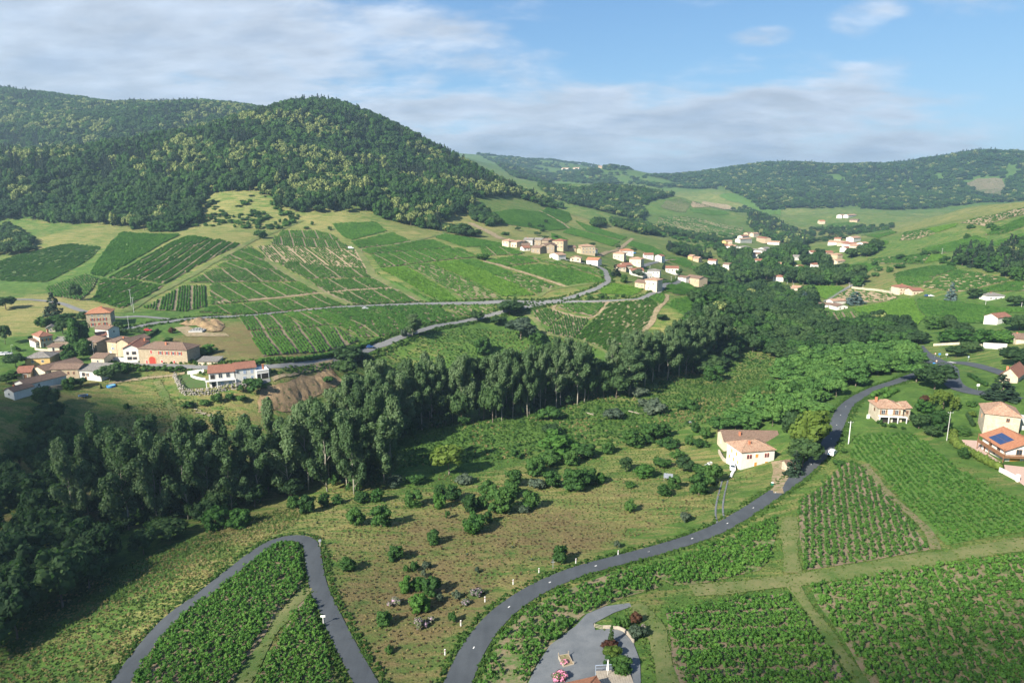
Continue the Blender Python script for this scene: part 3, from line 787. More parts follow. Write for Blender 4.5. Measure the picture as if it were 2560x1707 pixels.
def trunk_mesh(name, h, r, limbs, mat, lean=0.0):
    mb = MB()
    z0, p = -0.04 * h, Vector((0, 0, -0.04 * h))
    for i in range(1, 5):
        q = Vector((lean * (i / 4) ** 2 * h, 0.02 * h * math.sin(i * 2.1), h * i / 4))
        mb.tube(p, q, r * (1 - .2 * (i - 1)), r * (1 - .2 * i), 6); p = q
    for a, b, ra in limbs: mb.tube(a, b, ra, ra * .35, 5)
    me = mb.mesh(name, True); me.materials.append(mat)
    return me
def round_lobes(g, w, h, zc, n, r, flat=1.0, low=-.55):
    out = []
    for i in range(n):
        d = g.normal(size=3); d /= np.linalg.norm(d)
        if d[2] < low: d[2] = -d[2] * .4
        f = g.uniform(.45, .8)
        rr = r * g.uniform(.7, 1.3)
        out.append((d[0] * w * f, d[1] * w * f, zc + d[2] * h * f * flat, rr))
    return out
PROTO = {}
def reg(kind, crown, trunk, w, h): PROTO.setdefault(kind, []).append((crown, trunk, w, h))
def extent(me):
    c = np.empty(len(me.vertices) * 3, np.float32); me.vertices.foreach_get('co', c); c = c.reshape(-1, 3)
    return max(np.percentile(abs(c[:, 0]), 98), np.percentile(abs(c[:, 1]), 98)) * 2, np.percentile(c[:, 2], 99.5)
def make_round(kind, mat, seeds, ncards=900, size=.055, zc=.52, hh=.48, ww=.5, nl=24, r=.17, bark=None, trunk_r=.022, core=.78, low=-.55, **k):
    for s in seeds:
        g = np.random.default_rng(s)
        lob = round_lobes(g, ww, hh, zc, nl, r, 1.0, low)
        cm = crown_mesh('crown', lob, ncards, size, mat, s + 1, core, **k)
        limbs = [((0, 0, zc * .55), (l[0] * .8, l[1] * .8, l[2]), trunk_r * .45) for l in lob[:6]]
        tm = trunk_mesh('trunk', zc * .9, trunk_r, limbs, bark or M_bark)
        w, h = extent(cm)
        reg(kind, cm, tm, w, h)
make_round('round', F_MID, (11, 12, 13, 14), 1100, .05, .46, .55, .5, 28, .17, low=-.95)
make_round('bright', F_BRIGHT, (21, 22, 23), 1100, .05, .46, .55, .5, 28, .17, low=-.95)
make_round('dark', F_DARK, (31, 32, 33, 34), 1300, .045, .58, .42, .46, 26, .15)
make_round('acacia', F_ACACIA, (41, 42, 43, 44), 1500, .045, .55, .42, .55, 34, .15, squash=.7)
make_round('grey', F_GREY, (51, 52), 1200, .045)
make_round('lime', F_LIME, (61, 62), 1000, .05, .55, .45, .4, 20, .15)
make_round('shrub', F_MID, (71, 72, 73), 420, .075, .42, .45, .55, 12, .24)
make_round('greyshrub', F_GREY, (81, 82), 420, .075, .42, .45, .55, 12, .24)
make_round('redshrub', F_RED, (86,), 420, .075, .42, .45, .55, 12, .24)
make_round('pink', F_PINK, (88, 89), 600, .06, .42, .45, .55, 14, .22)
make_round('palepink', F_PALEPINK, (90, 91), 500, .06, .38, .38, .6, 14, .2)
make_round('ball', F_MID, (93, 94), 500, .05, .5, .30, .3, 14, .27, up=.1)
make_round('yellowtree', F_YELLOW, (96,), 420, .05, .62, .38, .42, 16, .12, core=0)
make_round('chestnut', F_CHEST, (97, 98, 99), 900, .055)
def make_poplar(kind, seeds, mat, bark, ncards=1700, base=.34):
    for s in seeds:
        g = np.random.default_rng(s)
        lob, limbs = [], []
        nb = 13
        for i in range(nb):
            z0 = base + (.86 - base) * i / nb + g.uniform(-.02, .02)
            a = g.uniform(0, 6.283)
            ln = .17 * math.sin(math.pi * min(1, .25 + .72 * (i + 1) / nb)) + .05
            tip = (math.cos(a) * ln, math.sin(a) * ln, min(z0 + .16 + g.uniform(0, .06), .96))
            limbs.append(((0, 0, z0 - .06), tip, .0045))
            for t in (.3, .55, .8, 1.0):
                lob.append((tip[0] * t + g.normal() * .012, tip[1] * t + g.normal() * .012, z0 + (tip[2] - z0) * t, g.uniform(.046, .070)))
        lob.append((0, 0, .93, .05)); lob.append((.02, 0, .82, .06)); lob.append((-.02, .01, .70, .06))
        cm = crown_mesh('crown', lob, ncards, .0135, mat, s + 1, .62, up=.4, squash=1.25)
        tm = trunk_mesh('trunk', .9, .0115, limbs, bark, g.uniform(-.04, .04))
        w, h = extent(cm)
        reg(kind, cm, tm, w, h)
make_poplar('poplar', (101, 102, 103, 104, 105, 106), F_POPLAR, M_palebark, 3600, .26)
make_poplar('poplar_low', (107, 108, 109), F_POPLAR, M_palebark, 4200, .10)
def make_fir(kind, seeds, mat, wide=.2):
    for s in seeds:
        g = np.random.default_rng(s)
        lob = []
        for i in range(15):
            z = .08 + .88 * i / 15
            rr = wide * (1 - i / 15.5) + .012
            for j in range(max(3, int(9 * (1 - i / 16)))):
                a = g.uniform(0, 6.283); f = g.uniform(.5, 1.0)
                lob.append((math.cos(a) * rr * f, math.sin(a) * rr * f, z - .05 * f + g.normal() * .008, .030 + .03 * (1 - i / 15)))
        cm = crown_mesh('crown', lob, 1000, .026, mat, s + 1, .7, up=.2, squash=.75)
        tm = trunk_mesh('trunk', .95, .014, [], M_bark)
        w, h = extent(cm)
        reg(kind, cm, tm, w, h)
make_fir('fir', (111, 112, 113), F_FIR)
make_fir('bluespruce', (114,), F_BLUE)
make_fir('cypress', (115,), F_DARK, .09)
# weeping willow: hanging curtains of leaves
g = np.random.default_rng(120)
lob = round_lobes(g, .38, .3, .66, 18, .13)
for i in range(46):
    a = g.uniform(0, 6.283); rr = g.uniform(.3, .5); zt = g.uniform(.5, .75)
    for t in range(5): lob.append((math.cos(a) * rr, math.sin(a) * rr, zt - t * .1, .045))
cm = crown_mesh('crown', lob, 1400, .035, F_LIME, 121, .6)
reg('weeping', cm, trunk_mesh('trunk', .7, .02, [], M_bark), *extent(cm))

# ------------------------------------------------------------------ individual trees and bushes
TREES = []          # (x, y, radius) of everything planted, used to keep undergrowth away
def plant(kind, pos, w, h, name, label, cat, group=None, rot=None, sink=0.0, k=None):
    pr = PROTO[kind]
    cm, tm, w0, h0 = pr[int(rng.integers(len(pr))) if k is None else k % len(pr)]
    e = empty(name, (pos[0], pos[1], float(hgt(pos[0], pos[1])) - sink), rng.uniform(0, 6.283) if rot is None else rot)
    e.scale = (w / w0, w / w0, h / h0)
    c = link('crown', cm, (), e); t = link('trunk', tm, (), e)
    tag(e, label, cat, group)
    TREES.append((pos[0], pos[1], w / 2))
    return e
NUM = ['first', 'second', 'third', 'fourth', 'fifth', 'sixth', 'seventh', 'eighth', 'ninth', 'tenth', 'eleventh', 'twelfth', 'thirteenth', 'fourteenth', 'fifteenth', 'sixteenth',
       'seventeenth', 'eighteenth', 'nineteenth', 'twentieth', 'twenty-first', 'twenty-second', 'twenty-third', 'twenty-fourth', 'twenty-fifth', 'twenty-sixth', 'twenty-seventh', 'twenty-eighth', 'twenty-ninth', 'thirtieth', 'thirty-first', 'thirty-second', 'thirty-third', 'thirty-fourth', 'thirty-fifth', 'thirty-sixth', 'thirty-seventh', 'thirty-eighth', 'thirty-ninth', 'fortieth']
def plants(win, items, where, group, name='tree', cat='tree', what='round green tree', adj=None):
    """items: (x, base y, width, height, kind[, label]) read from an enlarged window"""
    s = WIN[win][2]
    px = uv(win, *[(a[0], a[1]) for a in items])
    P = ground(px)
    order = sorted(range(len(items)), key=lambda i: px[i][0])
    for rank, i in enumerate(order):
        it = items[i]
        c = project(P[i])[2]
        dep = math.atan2(CAM_H - P[i][2], math.hypot(P[i][0], P[i][1]))
        w = it[2] / s * c / FOC
        h = max(it[3] / s * c / FOC - .35 * w * math.sin(dep), .45 * w) / max(.5, math.cos(dep))
        kind = it[4]
        fwd = np.array([P[i][0], P[i][1]]); fwd = fwd / np.hypot(*fwd)
        pos = P[i][:2] + fwd * w * .22
        small = h < 3.6
        nm, ct, wh = (name, cat, what)
        if len(it) > 5: lab = it[5]
        else: lab = f'{wh}, {NUM[rank]} {where}'
        if len(it) > 6: nm, ct = it[6]
        plant(kind, pos, w, h, nm, lab, ct, group)
B_ = ('bush', 'bush')
plants('M', [(345, 265, 120, 130, 'round'), (475, 315, 150, 190, 'round'), (630, 245, 110, 130, 'round'), (745, 225, 100, 90, 'bright'), (970, 215, 140, 120, 'round'), (1110, 205, 120, 130, 'bright'),
             (1455, 250, 170, 170, 'round'), (1690, 155, 110, 120, 'round'), (1685, 265, 120, 150, 'bright'), (1805, 195, 140, 160, 'round'), (1970, 298, 150, 170, 'round'), (2070, 270, 110, 130, 'round'),
             (2130, 175, 180, 170, 'round'), (2250, 315, 240, 250, 'round')],
       'in the row along the lower edge of the dry meadow', 'trees along the lower edge of the dry meadow')
plants('M', [(920, 430, 160, 180, 'round'), (1150, 440, 190, 210, 'round'), (2000, 500, 200, 195, 'bright', 'dense bright green round tree standing alone in front of the meadow row'), (2130, 400, 90, 120, 'round'),
             (1630, 595, 120, 140, 'round'), (1285, 750, 150, 150, 'round'), (840, 845, 140, 140, 'round'), (1380, 1040, 115, 160, 'bright'),
             (1490, 1015, 130, 120, 'bright'), (1620, 1065, 175, 180, 'round'), (1510, 1225, 185, 180, 'bright', 'bright yellow-green tree nearest the camera in the meadow clump'), (1175, 1350, 130, 150, 'round')],
       'on the brown meadow between the two roads', 'young trees scattered on the brown meadow', what='young rounded green tree')
plants('M', [(1460, 845, 80, 100, 'shrub'), (1390, 855, 70, 80, 'shrub'), (1570, 825, 85, 80, 'greyshrub'), (1540, 895, 60, 70, 'greyshrub'), (1225, 1595, 80, 90, 'shrub'), (1810, 1315, 90, 105, 'shrub'),
             (1690, 1125, 90, 80, 'greyshrub'), (1840, 1095, 80, 80, 'greyshrub'), (2030, 855, 50, 60, 'greyshrub'), (1755, 355, 55, 75, 'shrub'),
             (1260, 1165, 120, 85, 'palepink', 'low bush with mauve blossom on the brown meadow'), (1520, 1365, 120, 105, 'palepink', 'mauve flowering bush below the bright meadow clump'),
             (1605, 1315, 70, 60, 'palepink', 'small pale blossoming bush beside the larger mauve one'), (2030, 1075, 130, 60, 'palepink', 'low pale flowering bush near the road marker posts'), (1930, 1150, 90, 50, 'palepink', 'tiny pale flowering bush beside the road verge')],
       'among the brown meadow weeds', 'small bushes on the brown meadow', 'bush', 'bush', 'small low bush')
plants('N', [(790, 815, 190, 205, 'lime', 'large pale green lone tree standing in the shaded valley grass'), (1320, 808, 140, 120, 'round'), (1420, 885, 110, 110, 'round'), (1460, 695, 220, 165, 'bright', 'wide bright green tree in the middle of the valley clump'),
             (1540, 745, 100, 100, 'round'), (1400, 745, 150, 100, 'round'), (1640, 705, 130, 100, 'round'), (1765, 675, 80, 80, 'round'), (1910, 635, 130, 120, 'round'), (2030, 595, 130, 115, 'round'), (2110, 575, 80, 90, 'round'),
             (1560, 905, 150, 150, 'round'), (1650, 865, 120, 110, 'round'), (1715, 855, 70, 70, 'bright'), (1870, 785, 90, 90, 'dark'), (1985, 825, 110, 90, 'bright'), (2240, 785, 120, 90, 'dark'),
             (1180, 875, 110, 110, 'round'), (1285, 1015, 110, 120, 'round'), (1165, 945, 130, 100, 'round'), (1420, 570, 120, 80, 'dark')],
       'in the valley clumps left of the white farmhouse', 'tree clumps in the valley below the white farmhouse', what='full green tree')
plants('N', [(2170, 890, 80, 90, 'round'), (2105, 935, 80, 80, 'round'), (2320, 930, 120, 140, 'round'), (1900, 1030, 80, 80, 'round'), (2240, 1095, 70, 70, 'greyshrub'), (1470, 1345, 100, 115, 'round', 'dark green young tree beside the small roadside cross'),
             (2295, 545, 55, 70, 'round'), (2265, 620, 70, 65, 'round')], 'on the slope by the white farmhouse', 'young trees by the white farmhouse', what='small green tree')
plants('N', [(1820, 1252, 40, 50, 'greyshrub'), (1205, 705, 80, 60, 'shrub'), (2255, 405, 140, 70, 'shrub'), (2030, 435, 160, 105, 'greyshrub'), (1800, 465, 130, 70, 'greyshrub'), (1400, 470, 160, 40, 'shrub'), (1960, 330, 120, 60, 'greyshrub'), (880, 860, 110, 60, 'greyshrub'), (1330, 890, 110, 60, 'greyshrub'), (450, 880, 130, 80, 'greyshrub'), (600, 860, 130, 60, 'shrub'), (1900, 880, 70, 45, 'shrub'),
             (2000, 610, 90, 40, 'shrub'), (2130, 640, 140, 60, 'shrub'), (1250, 1035, 70, 50, 'greyshrub'), (2340, 800, 120, 70, 'shrub'), (2090, 760, 120, 60, 'shrub'), (2180, 700, 90, 60, 'shrub'), (2330, 640, 90, 60, 'shrub')],
       'in the rough valley grass', 'bushes in the rough valley grass', 'bush', 'bush', 'wide low bush')
plants('F', [(670, 775, 165, 200, 'round', 'round tree at the head of the rutted track'), (605, 358, 120, 115, 'round', 'small tree above the white farmhouse barn on the left'), (1400, 420, 240, 330, 'dark', 'tall dark tree right behind the farmhouse barn'),
             (1560, 520, 330, 430, 'lime', 'tall sunlit yellow-green tree beside the road bend'), (1490, 640, 290, 290, 'dark', 'broad dark tree between the stone hut and the road'), (1415, 705, 160, 240, 'fir', 'small dark pine in front of the round stone hut'),
             (1000, 300, 110, 70, 'round', 'low green tree just above the farmhouse barn roof')], '', 'trees round the white farmhouse')
plants('A', [(505, 380, 200, 265, 'fir', 'tall dark fir tree beside the upper left lane'), (705, 195, 120, 155, 'dark', 'lone dark round tree at the foot of the vineyard'), (55, 275, 190, 120, 'dark', 'dark tree clump at the left edge above the hay field'),
             (390, 435, 100, 100, 'round'), (470, 415, 130, 80, 'round'), (610, 405, 200, 100, 'round'), (765, 400, 100, 110, 'dark'), (580, 505, 140, 125, 'dark'), (725, 625, 175, 270, 'round'), (775, 690, 150, 150, 'round'), (630, 755, 150, 115, 'round'),
             (580, 655, 90, 60, 'shrub'), (655, 650, 95, 75, 'shrub'), (50, 595, 120, 180, 'dark', 'dark leaning tree at the left edge beside the hay field'), (150, 810, 190, 130, 'dark'), (130, 910, 160, 80, 'round'),
             (1010, 945, 210, 165, 'dark', 'wide dark tree below the white lean-to house'), (1145, 855, 100, 95, 'round'), (1895, 685, 185, 90, 'bright', 'spreading bright green tree behind the long stone farmhouse'), (1550, 585, 85, 60, 'round'),
             (1080, 455, 90, 75, 'dark'), (650, 1010, 120, 120, 'round'), (740, 990, 110, 90, 'dark'), (60, 960, 130, 90, 'dark')],
       'among the houses of the hamlet', 'trees in the left hamlet', what='leafy green garden tree')
plants('A', [(1210, 845, 48, 46, 'ball'), (1248, 830, 40, 40, 'ball'), (1280, 848, 45, 42, 'ball'), (1328, 842, 60, 42, 'ball'), (1395, 838, 52, 42, 'ball'), (1455, 828, 48, 40, 'ball'), (1512, 842, 58, 46, 'ball'), (1575, 838, 56, 46, 'ball'), (1640, 836, 90, 40, 'shrub')],
       'in the row opposite the long stone farmhouse', 'clipped bushes opposite the stone farmhouse', 'bush', 'bush', 'clipped round bush')
plants('A', [(290, 562, 45, 50, 'ball', 'small round bush on the lawn by the red-roofed house'), (1580, 490, 65, 58, 'redshrub', 'dark purple shrub beside the building site'), (930, 995, 22, 45, 'cypress', 'tiny cone shaped shrub near the paddling pool'),
             (160, 660, 70, 60, 'shrub', 'green shrub beside the parked cars'), (1160, 1190, 60, 60, 'shrub', 'small bright bush in the middle of the left meadow')], '', 'garden shrubs in the hamlet', 'bush', 'bush')
plants('B', [(1735, 800, 260, 190, 'dark'), (1870, 810, 200, 130, 'dark'), (1720, 925, 200, 190, 'dark')], 'above the excavated bank', 'dark trees above the excavated bank', what='dark leafy tree')
plants('B', [(530, 1135, 120, 95, 'shrub'), (650, 1115, 90, 70, 'shrub'), (830, 1060, 240, 110, 'shrub'), (760, 1130, 110, 70, 'shrub'), (960, 1010, 60, 40, 'shrub'), (1540, 960, 110, 70, 'shrub'), (260, 1180, 120, 60, 'shrub'), (420, 1160, 110, 60, 'shrub')],
       'below the boulder retaining wall', 'bushes below the boulder wall', 'bush', 'bush', 'dark green bush')
plants('J', [(1435, 1355, 200, 220, 'poplar_low', 'loose airy tree on the bend of the lower lane'), (2080, 1505, 170, 175, 'round', 'full round tree alone in the sunlit far meadow'), (2030, 1205, 120, 115, 'dark', 'small dark tree beside the lower lane'),
             (1900, 400, 160, 110, 'dark', 'dark tree clump at the top end of the vineyard track'), (2020, 410, 110, 60, 'dark', 'low dark tree right of the clump by the vineyard track'), (2080, 630, 130, 50, 'shrub', 'dark bush between the bright green vineyards', B_),
             (1360, 1340, 60, 80, 'greyshrub', 'pale bush beside the loose tree on the lane bend', B_), (515, 305, 30, 35, 'round', 'tiny tree on the yellow slope above the vineyards'), (675, 355, 45, 40, 'shrub', 'small bush left of the yellowish vineyard', B_),
             (460, 345, 60, 28, 'shrub', 'low bush on the yellow slope below the wood', B_), (50, 430, 120, 80, 'shrub', 'dark bush beside the straight grass track', B_)], '', 'trees on the far slope')
plants('C', [(270, 865, 250, 155, 'dark', 'wide dark tree behind the large round willow'), (165, 945, 160, 100, 'dark', 'dark tree left of the large round willow'), (375, 1085, 300, 225, 'grey', 'large round grey-green willow by the small vineyard plots'),
             (520, 1115, 125, 130, 'round', 'round green tree leaning on the large willow'), (1245, 485, 115, 110, 'fir', 'dark conifer behind the square beige house'), (1320, 545, 65, 80, 'round', 'small tree between conifer and square beige house'),
             (1450, 505, 120, 95, 'grey', 'pale green tree above the brown-roofed annex'), (1665, 895, 100, 65, 'dark', 'dark bush tree on the straw coloured bank'), (1030, 205, 60, 35, 'dark', 'small dark tree beside the tall hamlet house'),
             (2130, 590, 190, 110, 'dark', 'broad tree beside the beige barn on the branch road'), (1820, 480, 70, 70, 'dark', 'dark tree between the hillside houses'), (1690, 420, 50, 60, 'fir', 'small dark conifer left of the terrace house'), (1340, 440, 40, 50, 'dark', 'tiny tree beside the brick coloured roofs')], '', 'trees round the square beige house')
plants('C', [(1010, 692, 60, 42, 'shrub'), (1120, 692, 95, 52, 'shrub'), (1315, 682, 48, 42, 'shrub'), (895, 682, 32, 36, 'shrub'), (1255, 670, 40, 30, 'shrub'), (980, 660, 40, 30, 'shrub')], 'on the brown triangle between two roads', 'bushes on the triangle between roads', 'bush', 'bush', 'small green bush')
plants('Q', [(1780, 1215, 80, 145, 'bluespruce', 'tall bluish conifer right of the large cream house'), (1965, 1205, 120, 85, 'dark', 'dark tree right of the tall bluish conifer'), (1045, 1245, 150, 100, 'bluespruce', 'wide bluish cedar beside the white house group'), (650, 1245, 85, 100, 'bluespruce', 'pale blue spruce left of the white house group'),
             (2270, 1260, 130, 90, 'dark', 'dark tree beside the grey-roofed house'), (2310, 1450, 240, 125, 'dark', 'broad dark tree in front of the white gable house'), (2040, 1545, 160, 120, 'bright', 'left of two pruned plane trees by the white wall'), (2200, 1545, 170, 110, 'bright', 'right of two pruned plane trees by the white wall'),
             (1810, 1540, 230, 110, 'bright', 'spreading pale green tree left of the pruned planes'), (1180, 1390, 90, 95, 'fir', 'small dark conifer at the lower edge of the vineyard'), (1080, 1420, 140, 90, 'dark', 'dark tree left of the small conifer by the vineyard'), (1660, 1430, 170, 110, 'round', 'light round tree at the right hand vineyard corner'),
             (1660, 860, 60, 40, 'dark', 'lone dark tree beside the white pole on the slope'), (2010, 850, 100, 40, 'dark', 'lone tree on the far right hand slope')], '', 'trees on the right hand side of the valley')
plants('D', [(1560, 1350, 240, 160, 'acacia', 'wide dark green tree hiding the road below the junction'), (1690, 1405, 250, 200, 'dark', 'large leafy tree left of the junction road'), (1755, 1545, 200, 150, 'weeping', 'yellow-green weeping willow behind the small tiled house'), (1640, 1310, 190, 120, 'dark', 'dark leafy crown behind the large tree at the junction'),
             (1850, 1160, 130, 90, 'dark', 'left dark bush tree beside the junction signs'), (1960, 1130, 150, 90, 'dark', 'right dark bush tree beside the junction signs'), (2280, 1230, 200, 150, 'dark', 'dark tree at the right edge above the junction')], '', 'trees round the road junction')
plants('E', [(1380, 640, 175, 150, 'dark', 'dark round tree right of the small tiled house'), (1560, 660, 200, 205, 'round', 'full green tree below the weeping willow'), (1500, 710, 150, 115, 'dark', 'low dark tree at the top of the right vineyard'), (1780, 690, 150, 85, 'round', 'leafy tree beside the pale hedge'),
             (2130, 390, 310, 260, 'fir', 'broad dark pine behind the square stone house'), (1430, 490, 150, 125, 'bright', 'bright tree left of the weeping willow'), (1795, 905, 95, 105, 'round', 'small tree leaning over the pale hedge'), (1450, 380, 110, 60, 'redshrub', 'dark red shrub beside the weeping willow', B_),
             (1720, 410, 60, 60, 'pink', 'pink flowering shrub right of the weeping willow', B_), (1860, 430, 100, 60, 'shrub', 'green shrub on the lawn behind the stone house', B_), (1870, 530, 70, 60, 'lime', 'yellow flowering shrub by the lawn wall', B_), (1025, 590, 60, 50, 'shrub', 'round shrub at the corner of the small tiled house', B_),
             (1065, 615, 50, 40, 'shrub', 'low shrub in front of the small tiled house', B_), (1140, 625, 60, 40, 'shrub', 'shrub in front of the small tiled house terrace', B_), (1240, 640, 45, 30, 'shrub', 'smallest shrub right of the small tiled house terrace', B_), (690, 860, 60, 60, 'shrub', 'green bush on the verge behind the white van', B_), (640, 980, 110, 60, 'shrub', 'low bush on the road verge at the vineyard corner', B_),
             (1115, 555, 40, 45, 'ball', 'small pruned tree before the balcony of the tiled house', B_)], '', 'garden trees round the right hand houses')
plants('G', [(1205, 850, 58, 170, 'cypress', 'slim dark cypress in the gravel yard'), (1250, 700, 85, 95, 'bright', 'bright round shrub behind the wooden bench', B_), (1335, 695, 95, 105, 'shrub', 'green shrub in the bed behind the cypress', B_), (1430, 670, 115, 125, 'redshrub', 'reddish shrub at the end of the yard bed', B_),
             (1450, 810, 165, 135, 'greyshrub', 'silvery grey shrub above the wooden edging', B_), (1200, 915, 165, 75, 'redshrub', 'low reddish shrub at the foot of the cypress', B_), (1210, 1000, 180, 100, 'lime', 'yellow-green shrub in front of the cypress', B_), (1300, 1130, 195, 165, 'round', 'round green tree beside the blue-grey deck'),
             (1180, 1040, 120, 90, 'shrub', 'dark shrub left of the round tree by the deck', B_), (725, 1200, 130, 105, 'pink', 'bright pink oleander in the gravel yard', B_), (745, 700, 120, 100, 'shrub', 'shrub on the bank beside the gravel yard', B_), (1500, 730, 60, 70, 'palepink', 'pale blossoming shrub beside the silvery one', B_)], '', 'garden shrubs of the gravel yard')
plants('L', [(220, 1090, 290, 270, 'yellowtree', 'thin tree with bright yellow leaves in the dark wood'), (150, 950, 260, 180, 'grey', 'grey-green willow at the left edge of the dark wood')], '', 'trees at the edge of the dark wood')

# ------------------------------------------------------------------ poplars and the wood along the stream
def min_dist(pts, d):
    keep = []
    cell = {}
    for p in pts:
        k = (int(p[0] // d), int(p[1] // d))
        ok = True
        for a in (-1, 0, 1):
            for b in (-1, 0, 1):
                for q in cell.get((k[0] + a, k[1] + b), ()):
                    if (q[0] - p[0]) ** 2 + (q[1] - p[1]) ** 2 < d * d: ok = False
        if ok:
            cell.setdefault(k, []).append(p); keep.append(p)
    return np.array(keep).reshape(-1, 2)
def grow_line(win, pts, step, rows, dist, jit, hr, wr, kind, name, label, group, cat='tree', away=1):
    L = smooth_line(G(win, *pts), step)
    N, _ = normals2(L)
    N = N * np.where((N * L).sum(-1) > 0, 1, -1)[:, None] * away
    out = []
    for r in range(rows):
        for i in range(len(L)):
            out.append(L[i] + N[i] * (r * dist) + rng.normal(size=2) * jit)
    row = [plant(kind if isinstance(kind, str) else kind[int(rng.integers(len(kind)))], p, rng.uniform(*wr), rng.uniform(*hr), name, label, cat, group) for p in min_dist(out, step * .6)]
    number(row, label)
def number(row, label):
    row = sorted(row, key=lambda o: project(np.array(o.location))[0])
    if len(row) <= len(NUM):
        for i, o in enumerate(row): o['label'] = f'{label}, {NUM[i]} from the left'
grow_line('C', [(1330, 1540), (1500, 1480), (1700, 1440), (1880, 1390), (2000, 1330), (2100, 1270), (2240, 1190)], 7.5, 2, 7, 1.1, (23, 29), (9.5, 13), 'poplar', 'poplar_tree', 'tall pale-trunked poplar in the sunlit right hand stand', 'poplars of the right hand stand')
grow_line('N', [(1110, 470), (1170, 458), (1290, 430), (1400, 402), (1520, 372), (1610, 350)], 5.6, 3, 6.5, 1.1, (25, 32), (8.5, 12), 'poplar', 'poplar_tree', 'tall poplar with bare trunk in the middle stand', 'poplars of the middle stand')
grow_line('N', [(870, 490), (750, 470), (690, 525), (600, 500), (500, 560), (400, 640), (270, 700)], 6.5, 3, 7, 1.4, (25, 32), (9.5, 13), ['poplar', 'poplar_low', 'poplar_low'], 'poplar_tree', 'tall poplar in the dense belt below the clay bank', 'poplars of the dense belt')
grow_line('L', [(2240, 560), (2050, 530), (1850, 560), (1640, 620), (1420, 670), (1200, 730), (950, 800), (720, 780), (480, 800)], 7.5, 3, 7.5, 1.6, (24, 31), (9.5, 13), ['poplar', 'poplar_low', 'poplar_low', 'poplar_low'], 'poplar_tree', 'leafy poplar in the shaded left end of the wood', 'poplars of the shaded left end')
plants('N', [(265, 880, 170, 290, 'poplar_low', 'pale leaved young poplar standing forward of the dark belt', ('poplar_tree', 'tree')), (60, 860, 130, 360, 'poplar', 'thin poplar at the front of the belt by the meadow row', ('poplar_tree', 'tree')), (1890, 330, 190, 300, 'poplar_low', 'leaning pale poplar at the left corner of the sunlit stand', ('poplar_tree', 'tree'))], '', 'front poplars')
grow_line('N', [(880, 500), (950, 480), (1040, 480)], 7, 3, 7, 1.5, (13, 18), (8, 11), 'dark', 'tree', 'dark broad tree in the gap between poplars', 'dark trees between the poplar stands')
grow_line('N', [(1640, 345), (1720, 335), (1830, 330)], 6.5, 3, 7, 1.5, (12, 19), (8, 11), 'dark', 'tree', 'dark rounded tree in the right hand poplar gap', 'dark trees in the right hand gap')
grow_line('L', [(1750, 600), (1450, 690), (1200, 790), (1050, 850), (900, 930), (700, 1010)], 7.5, 1, 7, 1.5, (6, 10), (7, 9.5), 'dark', 'tree', 'low dark undergrowth tree below the shaded poplars', 'undergrowth trees below the poplars')
def scatter_poly(poly, dist, n=4000):
    P = np.asarray(poly)[:, :2]
    lo, hi = P.min(0), P.max(0)
    q = rng.uniform(lo, hi, size=(n, 2))
    return min_dist(q[inside(q, P)], dist)
for p in scatter_poly(G('L', (0, 760), (150, 640), (330, 700), (450, 870), (700, 1040), (480, 1230), (250, 1420), (60, 1568), (-120, 1640), (-150, 900)), 7.2):
    plant('dark', p, rng.uniform(8, 12), rng.uniform(10, 15), 'tree', 'dark shaded tree in the wood at the lower left corner', 'tree', 'dark trees of the lower left wood')
for p in scatter_poly(G('L', (-60, 560), (60, 480), (200, 250), (260, 60), (350, 20), (420, 250), (420, 420), (380, 600), (150, 640)), 8.0):
    plant('dark', p, rng.uniform(8, 11), rng.uniform(9, 13), 'tree', 'dark leafy tree in the belt below the left hamlet', 'tree', 'dark trees of the belt below the hamlet')
grow_line('L', [(1290, 800), (1370, 790), (1440, 780)], 5, 1, 5, .8, (5, 7.5), (5, 7), 'bright', 'tree', 'bright young tree at the dark wood corner', 'bright young trees at the wood corner')
pa = scatter_poly(G('D', (600, 1240), (880, 1120), (1150, 1090), (1400, 1090), (1570, 1150), (1600, 1210), (1440, 1320), (1200, 1430), (1050, 1500), (980, 1568), (300, 1600), (330, 1500), (480, 1460), (560, 1340)), 6.2)
def clear_road(p, d): return p[np.sqrt(((p[:, None] - L_main[None, ::2]) ** 2).sum(-1)).min(1) > d]
pa = clear_road(pa, 8.5)
pa = pa[np.argsort(np.hypot(pa[:, 0], pa[:, 1]))]
NEAR_ACACIA = 110
for p in pa[:NEAR_ACACIA]:
    plant('acacia', p, rng.uniform(6, 11.5), rng.uniform(4, 10), 'acacia_tree', 'bright green acacia in the dense thicket left of the road', 'tree', 'acacias of the thicket by the road')
pf = scatter_poly(G('F', (700, 280), (950, 130), (1350, 110), (1600, 30), (1300, 260), (1000, 290)), 5.5)
for p in pf:
    plant('acacia', p, rng.uniform(6, 9), rng.uniform(4.5, 7), 'acacia_tree', 'low acacia on the slope above the farmhouse barn', 'tree', 'acacias above the farmhouse barn')

